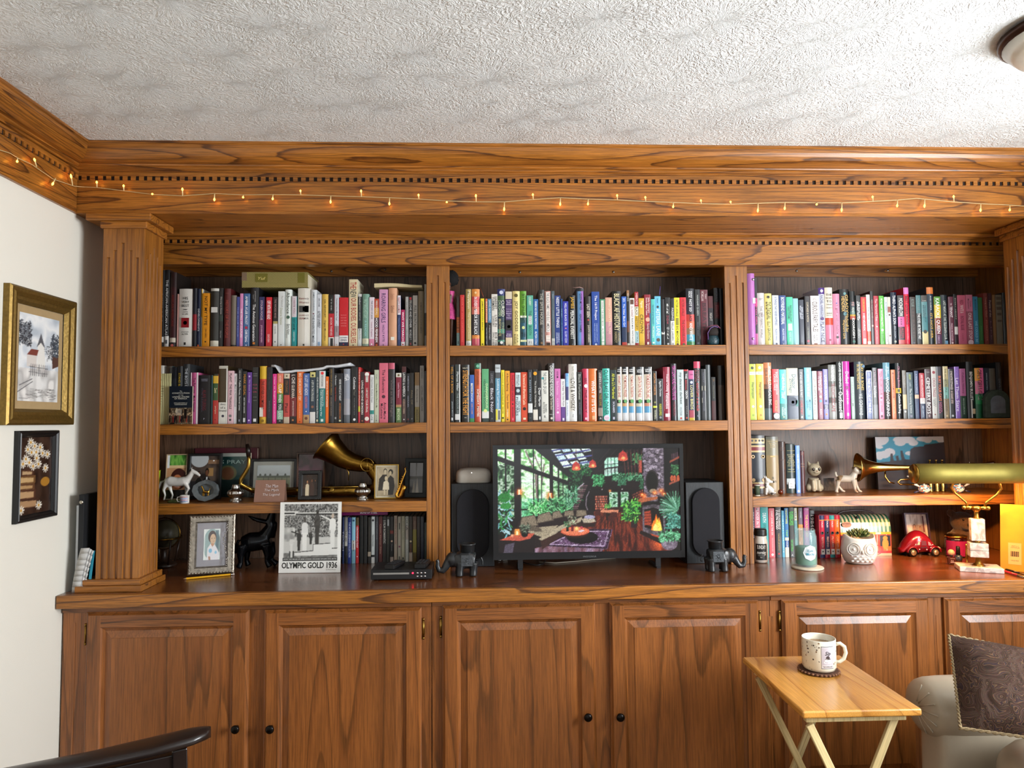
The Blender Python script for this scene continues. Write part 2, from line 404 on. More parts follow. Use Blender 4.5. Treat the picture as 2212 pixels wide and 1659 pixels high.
struct(MB().box(XL,XR,YB+0.05,YB+0.15,0,ZC).build('wall_front',m_wall))
WY0,WY1,WZ0,WZ1=0.10,1.92,0.85,2.15
m=MB();X0,X1=XR,XR+0.1
m.box(X0,X1,-2.5,WY0,0,ZC).box(X0,X1,WY1,YB+0.15,0,ZC).box(X0,X1,WY0,WY1,0,WZ0).box(X0,X1,WY0,WY1,WZ1,ZC)
struct(m.build('wall_right',m_wall))
w1=MB();t=0.05
w1.box(X0-0.01,X1,WY0,WY0+t,WZ0,WZ1).box(X0-0.01,X1,WY1-t,WY1,WZ0,WZ1).box(X0-0.01,X1,WY0+t,WY1-t,WZ0,WZ0+t).box(X0-0.01,X1,WY0+t,WY1-t,WZ1-t,WZ1)
w1=struct(w1.build('window_1',m_white));MB().box(X0+0.02,X0+0.05,(WY0+WY1)/2-0.02,(WY0+WY1)/2+0.02,WZ0+t,WZ1-t).build('mullion',m_white,w1)
m=MB();a0,a1,c0,c1=-0.6,1.2,0.9,2.1
m.box(XL,a0,-2.5,-2.4,0,ZC).box(a1,XR,-2.5,-2.4,0,ZC).box(a0,a1,-2.5,-2.4,0,c0).box(a0,a1,-2.5,-2.4,c1,ZC)
struct(m.build('wall_rear',m_wall))
w2=MB();w2.box(a0,a0+t,-2.5,-2.39,c0,c1).box(a1-t,a1,-2.5,-2.39,c0,c1).box(a0+t,a1-t,-2.5,-2.39,c0,c0+t).box(a0+t,a1-t,-2.5,-2.39,c1-t,c1)
struct(w2.build('added_rear_window',m_white))  # unseen frame and opening, added to go with the rear fill
# crown beam over the columns and along the left wall
zD1,zD0=zv(386.8,2.60),zv(395,2.60)
zM=zv(375,2.585)
def cornice_profile(P,top,D,bot):
 "P plane of the frieze, D how far the cornice projects, returns (depth, z) from top front to bottom front"
 h=top-bot;pts=[(P-D,top),(P-D,top-0.10*h)]
 for k in range(0,7):
  a=k/6*pi/2;pts.append((P-D+0.006+(D*0.62)*(1-math.cos(a)),top-0.13*h-0.62*h*math.sin(a)))
 pts+=[(P-D*0.30,bot+0.20*h),(P-D*0.20,bot+0.16*h),(P-D*0.20,bot+0.07*h),(P-D*0.10,bot+0.05*h),(P-D*0.10,bot)]
 return pts
yFz=2.60
cr=tag(thing('crown_beam','long honey oak crown beam with dentil moulding spanning above the bookcase','beam'),kind='structure')
prof=cornice_profile(yFz,ZC,0.10,zM)
XC=XL+0.02
poly=prof+[(yFz-0.006,zM),(yFz+0.10,zM),(yFz+0.10,ZC)]
MB().prism(poly,'x',XL,XR,sm=False).build('cornice',OX,cr)
MB().box(XL,XR,yFz,YF-0.02,ZFB,zM).build('frieze',OX,cr)
MB().box(XL,XR,yFz-0.006,yFz-0.0002,zD1,zM-0.0005).build('fillet',OX,cr)
MB().prism([(yFz-0.005,ZFB-0.001),(yFz-0.0002,ZFB-0.001),(yFz-0.0002,ZFB+0.012),(yFz-0.003,ZFB+0.010)],'x',XL,XR).build('bead',OX,cr)
pitch=(py(1194-0.5,391,yFz).x-py(1007.5,391,yFz).x)/11
m=MB();x=py(1007.5,391,yFz).x+pitch*0.5
x-=math.floor((x-XL)/pitch)*pitch
while x<XR-0.01:
 m.box(x-pitch*0.27,x+pitch*0.27,yFz-0.006,yFz-0.0002,zD0,zD1-0.0002);x+=pitch
m.build('dentil_row',OX,cr,kind='stuff')
m_dark=simple('dentil_hole_shade','1c0e06',0.8)  # shade inside the dentil holes, painted as a near-black ground
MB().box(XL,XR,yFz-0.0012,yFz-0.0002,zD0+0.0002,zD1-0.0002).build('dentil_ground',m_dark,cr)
lc=tag(thing('crown_moulding','oak crown moulding with dentils running along the white wall','moulding'),kind='structure')
pr=[(XL+(yFz-d),z)for d,z in prof]
polyL=pr+[(XL,zM),(XL,ZC)]
MB().prism([(a,z)for a,z in polyL],'y',-2.4,yFz,sm=False).build('cornice',OY,lc)
FX=XL+0.012
MB().box(XL,FX,-2.4,yFz-0.0065,ZFB-0.0005,zM).build('frieze',OY,lc)
m=MB();y=yFz-0.02
while y>0.4:
 m.box(FX,FX+0.007,y-pitch*0.27,y+pitch*0.27,zD0,zD1);y-=pitch
m.build('dentil_row',OY,lc,kind='stuff')
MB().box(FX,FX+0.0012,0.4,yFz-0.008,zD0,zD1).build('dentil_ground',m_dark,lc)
MB().box(FX,FX+0.006,-2.4,yFz-0.008,zD1,zM).build('fillet',OY,lc)
# fluted strip helper: heightfield front with grooves that stop at given heights
def fluted(mb,x0,x1,z0,z1,yfront,grooves,gw,depth,face='front',xside=None):
 "grooves: list of (position 0..1, z of the top end); face front looks to -y, 'right' to +x, 'left' to -x"
 w=x1-x0;xs={0.0,w}
 G=[(g*w,e)for g,e in grooves]
 for c,e in G:
  for k in(-0.5,-0.36,-0.18,0,0.18,0.36,0.5):xs.add(round(c+gw*k,5))
 xs=sorted(xs)
 zs={z0,z1}
 for c,e in G:
  for k in(0,0.35,0.75,1.0):zs.add(round(e-gw*0.5*k,5))
 zs=sorted(zs)
 def dep(x,z):
  for c,e in G:
   t=abs(x-c)/(gw*0.5)
   if t<1 and z<e:
    s_=min(1.0,(e-z)/(gw*0.5));r=math.sqrt(max(0,1-t*t));q=math.sqrt(max(0,1-(1-s_)**2));return depth*min(r,q)
  return 0.0
 b=len(mb.v);n=len(xs)
 for z in zs:
  for x in xs:
   d=dep(x,z)
   if face=='front':mb.v.append((x0+x,yfront+d,z))
   elif face=='right':mb.v.append((xside-d,x0+x,z))
   else:mb.v.append((xside+d,x1-x,z))
 for j in range(len(zs)-1):
  for i in range(n-1):
   mb.face((b+j*n+i,b+j*n+i+1,b+(j+1)*n+i+1,b+(j+1)*n+i),False)
def column(name,label,x0,x1,lo,ro):
 "square fluted column standing on the worktop"
 c=thing(name,label,'column',(0,0,0))
 y0,y1=YP,YP+0.15;zb=ZW+0.0425;zt=zv(497,YP)
 e=[zt-(v-497)/588 for v in(559,543.7,527.4,543.7,559)]
 m=MB()
 fr=[(0.13,e[0]),(0.29,e[1]),(0.47,e[2]),(0.66,e[3]),(0.82,e[4])]
 fluted(m,x0,x1,zb,zt,y0,fr,0.0125,0.006)
 sd=[(0.14,e[0]),(0.31,e[1]),(0.5,e[2]),(0.68,e[3]),(0.85,e[4])]
 fluted(m,y0,y1,zb,zt,None,sd,0.0125,0.006,'right',x1)
 fluted(m,y0,y1,zb,zt,None,sd,0.0125,0.006,'left',x0)
 m.quad((x1,y1,zb),(x0,y1,zb),(x0,y1,zt),(x1,y1,zt))
 m.build('shaft',OZ,c)
 z1=ZFB-0.0012;hA=0.020;
 a=MB().box(x0-lo*0.9,x1+ro*1.3,y0-0.022,y1+0.022,zt+0.026,z1).build('capital',OX,c,bevel=0.003)
 MB().box(x0-0.008,x1+0.010,y0-0.010,y1+0.010,zt,zt+0.026).build('necking',OX,c,bevel=0.003)
 MB().box(x0-lo,x1+ro,y0-0.022,y1+0.022,ZW+0.0002,ZW+0.021).build('plinth',OX,c,bevel=0.002)
 MB().box(x0-lo*0.65,x1+ro*0.62,y0-0.013,y1+0.013,ZW+0.0212,ZW+0.0422).build('plinth_step',OX,c,bevel=0.002)
 return c
column('fluted_column','fluted square oak column beside the cream wall',-1.379,-1.231,0.060,0.022)
column('fluted_column','fluted square oak column at the lamp end of the worktop',2.106,2.254,0.022,0.05)
# the bookcase
ZW+=0.0006
bc=thing('bookcase','built-in honey oak bookcase of three bays above the worktop','bookcase')
zH=CZ+0.643
S1=(-0.231,-0.137);S2=(1.009,1.104);BL,BR=-1.445,2.30
zt=ZFB-0.001
MB().box(XL+0.005,XR-0.005,YB,YB+0.018,ZW,zt).build('back_panel',OBK,bc)
zd1,zd0=zv(520.5,2.88),zv(527.5,2.88);zm=zv(514,2.87);zr=zv(563,YF)
hp=[(2.83,zt),(2.83,zt-0.008),(2.838,zt-0.014),(2.842,zm+0.012),(2.862,zm+0.006),(2.862,zm),(2.874,zm),(2.874,zd1),(2.88,zd1),(2.88,zd0-0.0),(2.88,zr),(2.875,zr),(2.873,zH),(YF+0.02,zH),(YF+0.02,zt)]
MB().prism(hp,'x',XL+0.005,XR-0.005).build('header',OX,bc)
pitch=(py(1700-100+52,524,2.88).x-py(1511.5,524,2.88).x)/((1652-1511.5)/15.12)
m=MB();x=py(1511.5,524,2.88).x+pitch*0.5;x-=math.floor((x-XL)/pitch)*pitch
while x<XR-0.02:
 m.box(x-pitch*0.27,x+pitch*0.27,2.874,2.8798,zd0,zd1-0.0002);x+=pitch
m.build('dentil_row',OX,bc,kind='stuff')
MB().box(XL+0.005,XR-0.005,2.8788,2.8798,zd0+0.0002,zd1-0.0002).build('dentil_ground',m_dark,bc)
for a,bb in(S1,S2):
 m=MB();w=bb-a;e=[zv(v,YF)for v in(611,595,610)]
 fluted(m,a,bb,ZW+0.0003,zH-0.0003,YF,[(0.21,e[0]),(0.49,e[1]),(0.79,e[2])],0.009,0.005)
 m.quad((bb,YF,ZW),(bb,YF+0.019,ZW),(bb,YF+0.019,zH),(bb,YF,zH));m.quad((a,YF+0.019,ZW),(a,YF,ZW),(a,YF,zH),(a,YF+0.019,zH));m.quad((bb,YF+0.019,ZW),(a,YF+0.019,ZW),(a,YF+0.019,zH),(bb,YF+0.019,zH))
 m.build('stile',OZ,bc)
 mid=(a+bb)/2
 MB().box(mid-0.010,mid+0.010,YF+0.0192,YB-0.0002,ZW+0.0003,zt).build('divider',OZ,bc)
MB().box(XL+0.005,BL,YF,YF+0.019,ZW+0.0003,zH-0.0003).build('stile',OZ,bc)
MB().box(BR,XR-0.005,YF,YF+0.019,ZW+0.0003,zH-0.0003).build('stile',OZ,bc)
MB().box(BL-0.018,BL,YF+0.0192,YB-0.0002,ZW+0.0003,zt).build('side_panel',OZ,bc)
MB().box(BR,BR+0.018,YF+0.0192,YB-0.0002,ZW+0.0003,zt).build('side_panel',OZ,bc)
ZSA,ZSB,ZSC=CZ+0.314,CZ+0.0007,CZ-0.3155
m_screw=simple('screw_steel','8a8680',0.35,1.0)
for k,(a,bb)in enumerate(((BL,sum(S1)/2-0.0105),(sum(S1)/2+0.0105,sum(S2)/2-0.0105),(sum(S2)/2+0.0105,BR))):
 a+=0.0004;bb-=0.0004
 for zz in(ZSA,ZSB)+((ZSC,)if k!=1 else()):
  sh=MB().box(a,bb,YF+0.0195,YB-0.0004,zz-0.020,zz).build('shelf',OX,bc)
  MB().box((BL,S1[1],S2[1])[k]+0.0003,(S1[0],S2[0],BR)[k]-0.0003,YF+0.0005,YF+0.0193,zz-0.042,zz).build('shelf_edge',OX,sh,bevel=0.0015)
 zcl=zv(597,3.18)
 MB().box(a,bb,3.181,YB-0.0004,zcl,zH+0.06).build('cleat',OX,bc)
 MB().box(a,bb,YF+0.0205,YB-0.0004,zH+0.06,zH+0.075).build('top_panel',OX,bc)
for u,v in((1123,588),(1325,587.5),(1721,585),(1918,584),(716,586),(832,582)):
 q=py(u,v,3.181);MB().lathe([(0.0055,0),(0.0055,0.0015),(0.0035,0.003)],10,M=Matrix.Rotation(pi/2,4,'X')).build('screw',m_screw,bc,loc=(q.x,3.1808,q.z))
 # worktop
ZW-=0.0006
wt=MB().box(XL+0.004,XR-0.004,YW,YB-0.0002,ZWB,ZW).build('worktop',OTOP,bevel=0.003)
tag(wt,'long polished oak worktop running under the bookcase','worktop')
MB().box(XL+0.004,XR-0.004,YW-0.0205,YW-0.0002,ZWB-0.0015,ZW+0.0005).build('front_edge',OX,wt,bevel=0.003)
YW-=0.0205
# base cabinets
YC=2.588
m_knob=simple('black_bronze_knob','15100d',0.25,0.7);m_hinge=simple('antique_brass_hinge','8f6d34',0.32,1.0,var=0.15,scale=200)
def door(parent,u0,u1,vt,knob=None,hinge=None):
 yD=YC-0.020
 x0=py(u0,vt,yD).x;x1=py(u1,vt,yD).x;z1=py((u0+u1)/2,vt,yD).z;z0=0.13
 d=MB();W=0.052
 def ringq(i0,y0,i1,y1):
  a=[(x0+i0,y0,z0+i0),(x1-i0,y0,z0+i0),(x1-i0,y0,z1-i0),(x0+i0,y0,z1-i0)]
  bq=[(x0+i1,y1,z0+i1),(x1-i1,y1,z0+i1),(x1-i1,y1,z1-i1),(x0+i1,y1,z1-i1)]
  for i in range(4):d.quad(a[i],a[(i+1)%4],bq[(i+1)%4],bq[i])
 ringq(0,YC-0.0003,0,YC-0.010);ringq(0,YC-0.010,0.004,YC-0.0125);ringq(0.004,YC-0.0125,0.010,YC-0.020)
 dd=d.build('door',ODZ,parent)
 for sx0,sx1 in((x0+0.010,x0+W),(x1-W,x1-0.010)):
  MB().box(sx0,sx1,YC-0.0202,YC-0.004,z0+0.010,z1-0.010).build('door_stile',ODZ,dd)
 for sz0,sz1 in((z1-W,z1-0.010),(z0+0.010,z0+W)):
  MB().box(x0+W,x1-W,YC-0.0201,YC-0.004,sz0,sz1).build('door_rail',ODX,dd)
 p_=MB()
 def ringp(i0,y0,i1,y1):
  a=[(x0+i0,y0,z0+i0),(x1-i0,y0,z0+i0),(x1-i0,y0,z1-i0),(x0+i0,y0,z1-i0)]
  bq=[(x0+i1,y1,z0+i1),(x1-i1,y1,z0+i1),(x1-i1,y1,z1-i1),(x0+i1,y1,z1-i1)]
  for i in range(4):p_.quad(a[i],a[(i+1)%4],bq[(i+1)%4],bq[i])
 ringp(W,YC-0.0200,W+0.004,YC-0.0150);ringp(W+0.004,YC-0.0150,W+0.013,YC-0.0095);ringp(W+0.013,YC-0.0095,W+0.037,YC-0.0170);ringp(W+0.037,YC-0.0170,W+0.0375,YC-0.0190)
 q=W+0.0375;p_.quad((x0+q,YC-0.0190,z0+q),(x1-q,YC-0.0190,z0+q),(x1-q,YC-0.0190,z1-q),(x0+q,YC-0.0190,z1-q))
 p_.build('raised_panel',ODZ,dd)
 if knob:
  k=py(knob[0],knob[1],YC-0.045)
  MB().lathe([(0.0065,0),(0.0055,0.010),(0.007,0.014),(0.0135,0.018),(0.0150,0.023),(0.012,0.028),(0.005,0.0305)],18,M=Matrix.Rotation(pi/2,4,'X')).build('knob',m_knob,dd,loc=(k.x,YC-0.0203,k.z))
 if hinge:
  xh=x0-0.006 if hinge[0]=='l' else x1+0.006
  hz=z1-0.048
  hg=MB().tube([(xh,YC-0.006,hz-0.058),(xh,YC-0.006,hz)],0.0042,8).box(xh-0.006,xh+0.006,YC-0.003,YC-0.0004,hz-0.050,hz-0.008)
  for zz in(hz+0.004,hz-0.062):hg.ball((xh,YC-0.006,zz),0.0052,8,6)
  hg.build('hinge',m_hinge,dd)
 return dd
gA=(137,933);gB=(933,1665);gC=(1665,2300)
units=[]
for i,(u0,u1,lab)in enumerate(((137,933,'oak base cabinet next to the cream wall'),(933,1665,'oak base cabinet under the television'),(1665,2600,'oak base cabinet behind the folding tray table'))):
 xa=py(u0,1400,YC).x if i else XL+0.006;xb=py(u1,1400,YC).x-0.001 if i<2 else XR-0.006
 c=thing('base_cabinet',lab,'cabinet',group='oak base cabinets under the worktop');units.append((c,xa,xb))
 m=MB().box(xa+0.0005,xb-0.0005,YC,YB-0.01,0.10,ZWB-0.002).box(xa+0.0005,xb-0.0005,YC+0.06,YB-0.01,0.001,0.10)
 m.build('carcass',ODZ,c)
 MB().box(xa+0.0005,xb-0.0005,YC-0.008,YC-0.0003,ZWB-0.024,ZWB-0.002).build('top_rail',ODX,c,bevel=0.002)
 zr0=ZWB-0.0245
c1,c2,c3=[u[0]for u in units]
door(c1,185,537,1321,(507,1577),('l',));door(c1,570,910,1316,(582,1577),('r',))
door(c2,955,1286,1306,(1271,1551),('l',));door(c2,1316.5,1640,1300,(1341,1551),('r',))
door(c3,1689.5,2008,1294,None,('l',));door(c3,2042,2345,1290)
for c,u,v in((c1,162,1345),(c1,553,1352),(c1,929.5,1342),(c2,936.5,1342),(c2,1661,1331),(c3,1668.5,1331),(c3,2023,1328)):
 q=py(u,v,YC);MB().box(q.x-0.003,q.x+0.003,YC-0.0012,YC-0.0002,0.12,q.z).build('face_bead',m_dark if u in(9,)else ODZ,c)
 # BOOKS
def make_book(x0,x1,zb,h,y0,depth,bands,texts,side=None,hard=False):
 w=x1-x0;bul=min(0.005,w*0.16)if hard else 0.0008;t=0.0026 if hard else 0.0009
 mb=MB();K=6
 arc=[(x0+w*k/K,y0+bul*(1-math.sin(pi*k/K))if hard else y0+bul*(abs(2*k/K-1)**4))for k in range(K+1)]
 z=zb+h
 for c,f in bands:
  z1=max(zb,z-f*h);mb.col(c)
  b=mb.add([(a,y,z1)for a,y in arc]+[(a,y,z)for a,y in arc])
  for k in range(K):mb.face((b+k,b+k+1,b+K+2+k,b+K+1+k),hard)
  z=z1
 sc_=side or max(bands,key=lambda q:q[1])[0]
 mb.col(sc_)
 yb=y0+depth;ys=y0+bul
 mb.box(x0,x0+t,ys,yb,zb,zb+h);mb.box(x1-t,x1,ys,yb,zb,zb+h)
 for zz in(zb,zb+h):
  b=mb.add([(a,y,zz)for a,y in arc]+[(x1,ys+0.002,zz),(x0,ys+0.002,zz)]);n=K+3
  mb.face([b+i for i in range(n)]if zz>zb else[b+n-1-i for i in range(n)])
 bk=mb.build('book',COVER)
 g=0.003 if hard else 0.0004
 MB().box(x0+t+0.0001,x1-t-0.0001,ys+0.0021,yb-(0.004 if hard else 0.0003),zb+(0.002 if hard else 0.0002),zb+h-g).build('pages',PAPER,bk)
 if texts:
  tm=MB();n=0
  for tx in texts:
   lv=tx.startswith('^');q=tx.lstrip('^').split('/')
   s_,c=q[0],q[1];t0,t1=float(q[2]),float(q[3]);hf=float(q[4])if len(q)>4 else(0.86 if lv else 0.55);off=float(q[5])if len(q)>5 else 0.0
   tm.col(c);yt=y0-0.0006
   if s_ in('#o','#r','#b'):
    zc=zb+h*(1-(t0+t1)/2);r=w*hf/2;xc=(x0+x1)/2+off*w
    if s_=='#b':
     tm.quad((xc-r,yt,zb+h*(1-t1)),(xc+r,yt,zb+h*(1-t1)),(xc+r,yt,zb+h*(1-t0)),(xc-r,yt,zb+h*(1-t0)))
    else:
     b=tm.add([(xc+r*math.cos(a*pi/8),yt,zc+r*math.sin(a*pi/8))for a in range(16)]);tm.face([b+i for i in range(16)])
   elif lv:
    ls=s_.split('_');hh=(t1-t0)*h/len(ls)
    for i,l in enumerate(ls):
     put_text(tm,l,(x0+w*(0.5-hf/2)+off*w,yt,zb+h*(1-t0)-hh*(i+0.86)),(1,0,0),(0,0,1),w*hf,hh*0.72,0.004,0,1.0,'keep')
   else:
    put_text(tm,s_,(x0+w*(0.5-hf/2)+off*w,yt,zb+h*(1-t0)),(0,0,-1),(1,0,0),(t1-t0)*h,w*hf,0.006)
   n+=1
  tm.build('spine_lettering',INK,bk,kind='stuff')
 return bk
BOOKS_SEEN={}
def row(spec,ox,oy,sc,vb,zb,ys,where,group,depth=0.15,rnd=0.006,shrink=0.0009):
 rr=random.Random(hash(where)%1000 if False else len(where)*7+int(ox))
 last=-9
 out=[]
 for ln in spec.strip().split('\n'):
  f=[q.strip()for q in ln.split('|')]
  a,b,tp=[float(q)for q in f[0].split()]
  opt=f[4].split()if len(f)>4 else[]
  dy=rr.uniform(0,rnd);side=None;dep=depth
  for o in opt:
   if o[0]=='d':dy=float(o[1:])/1000
   if o[0]=='s':side=o[1:]
   if o[0]=='D':dep=float(o[1:])/1000
  y0=ys+dy
  A=py(ox+a/sc,vb,y0).x;B=py(ox+b/sc,vb,y0).x
  lo_,hi_=XLIM[[k for k in XLIM if k in where][0]]
  A=max(A+shrink*0.5,last+0.0005,lo_+0.001);B=min(max(B-shrink*0.5,A+0.004),hi_-0.001);A=min(A,B-0.004);last=B
  h=py(ox+(a+b)/2/sc,oy+tp/sc,y0).z-zb
  bands=[];rest=1.0
  for q in f[1].split(','):
   c,_,fr=q.partition('*');bands.append((c,float(fr)if fr else None))
  tot=sum(q[1]for q in bands if q[1]);nn=[q for q in bands if q[1]is None]
  bands=[(c,fr if fr else(1-tot)/max(1,len(nn)))for c,fr in bands]
  tx=[q.strip()for q in f[2].split(';')if q.strip()]if len(f)>2 else[]
  bk=make_book(A,B,zb+0.0004,h,y0,dep,bands,tx,side,'H' in opt)
  lab=f[3]+', '+where
  if lab in BOOKS_SEEN:print('DUP LABEL',lab)
  BOOKS_SEEN[lab]=1
  tag(bk,lab,'book',group);out.append((bk,A,B,h))
 return out
L1='''
105 163 96|1b1b1c*.86,cfcbc4*.07,222|VISUAL/888/.3/.7/.3|black book with a white call label at the far end|H
167 242 92|17171a*.85,d8d5d0*.15|THE AFRICAN-AMERICAN ATLAS/ddd/.13/.84/.5;#b/555/.9/.95/.5|tall black reference book THE AFRICAN-AMERICAN ATLAS|H s2a1c18
250 346 130|2a1414*.2,3a1518*.67,cbbfae*.06,1d1213|AFRICAN AMERICANS/7c2a22/.3/.72/.4;#o/c86a62/.94/1/.5|tall dark red picture book with a call label|H s201a18
362 385 465|b08076||very thin dusty pink booklet
388 598 385|d6d2ca|^HIS_VERY_BEST/1d1d1d/.13/.32/.56;^JIMMY_CARTER_A LIFE/333/.34/.45/.42;#b/8c1820/.495/.66/.58;#o/3a2620/.51/.65/.3;^JONATHAN_ALTER/333/.72/.79/.55;#b/222/.91/.955/.14|thick off-white hardcover HIS VERY BEST|H
602 668 376|1c1e28*.44,8e1a26*.27,17181f||black hardcover with a red block on its spine|H
672 728 386|15203a|DEVELOPMENTS/ddd/.34/.72/.45;#b/c4572a/.95/.985/.5|navy hardcover with white capitals and an orange foot mark|H
731 752 386|d8a92a*.48,d4d0c4||thin yellow and white paperback|d12
756 866 452|d58a16|NOT MY TYPE/2a1c0c/.06/.59/.42;E. JEAN CARROLL/5a3a0c/.64/.83/.3;#b/2a1c0c/.88/.905/.2|amber paperback NOT MY TYPE
878 1006 378|c9c9c2*.045,2c2b27*.84,d2cdba*.115|#b/cfcfcb/.32/.41/.78|black library book in a clear sleeve with a white foot label|H
1010 1076 375|222426*.46,2c3a34*.1,1b1c1e|Dancing on Stones/d0d0cc/.15/.44/.42;Nicky Cooper/aaa/.72/.84/.35|black paperback with small white script next to the maroon tome
1086 1190 382|54191b|^MAROON/b06a5a/.06/.1/.5;HISTORY OF THE PEOPLE/a5453a/.2/.84/.45|worn maroon cloth tome with red lettering|H
1196 1281 486|756b60*.95,2a2624||plain taupe hardcover with a dark foot|H
1284 1330 510|3c448a|THE BLUE HOUR/9aa6d8/.2/.8/.3|slim royal blue paperback beside the taupe hardcover
1334 1386 458|d58abb|THE FALL OF CULTURE/fff/.28/.82/.5|slim bubblegum pink paperback
1391 1486 458|3d659a|AMBER A'LEE FROST/fff/.05/.58/.42;#o/b02a4a/.61/.66/.5;DIRTBAG/fff/.68/.9/.42;#b/dde/.95/.97/.2;#b/d8e4ee/.02/.98/.05/.42|denim blue paperback DIRTBAG
1491 1622 365|17171c|The Anxious Generation/f0f0f0/.28/.9/.34;JONATHAN/bbb/.06/.24/.14/.1;HAIDT/999/.12/.2/.12/-.12;#b/d07a2a/.915/.95/.28|black hardcover The Anxious Generation|H
1632 1712 510|232a58*.45,5a2450|STOLEN FOCUS/e6c8d8/.07/.46/.4;JOHANN HARI/e0b0c8/.56/.9/.4|navy to plum paperback STOLEN FOCUS
1740 1828 515|c61d2c|OFF WITH HER HEAD/fff/.07/.44/.62;ELEANOR HERMAN/f6c8c8/.74/.9/.4|scarlet paperback with white brush script
1848 1920 515|191614*.48,a89a5c*.05,d2d2ce|THE WICKED MIND/a88/.04/.42/.4;A NOVEL/777/.58/.74/.3;#o/555/.87/.91/.3|half black half white paperback with a tan stripe
1926 2026 424|d4d9d8|The Failure of/999/.08/.28/.3/.12;Desire States/a5a88a/.3/.6/.34;#o/666/.94/.97/.2|pale grey paperback with faint lettering
2031 2132 396|dde4df|Abundance/2e3a34/.05/.42/.5;#o/3a5a4a/.43/.53/.55;Ezra Klein/555/.6/.78/.34/.1;Derek Thompson/777/.6/.84/.3/-.2|white hardcover Abundance with a green globe|H
2137 2214 500|d2cad0*.41,168a8c|I HATE YOU -/8c3a5c/.05/.38/.36;DON'T LEAVE ME/0d3a40/.44/.66/.5;KREISMAN/d5f0f0/.7/.88/.25|white and teal paperback DON'T LEAVE ME
'''
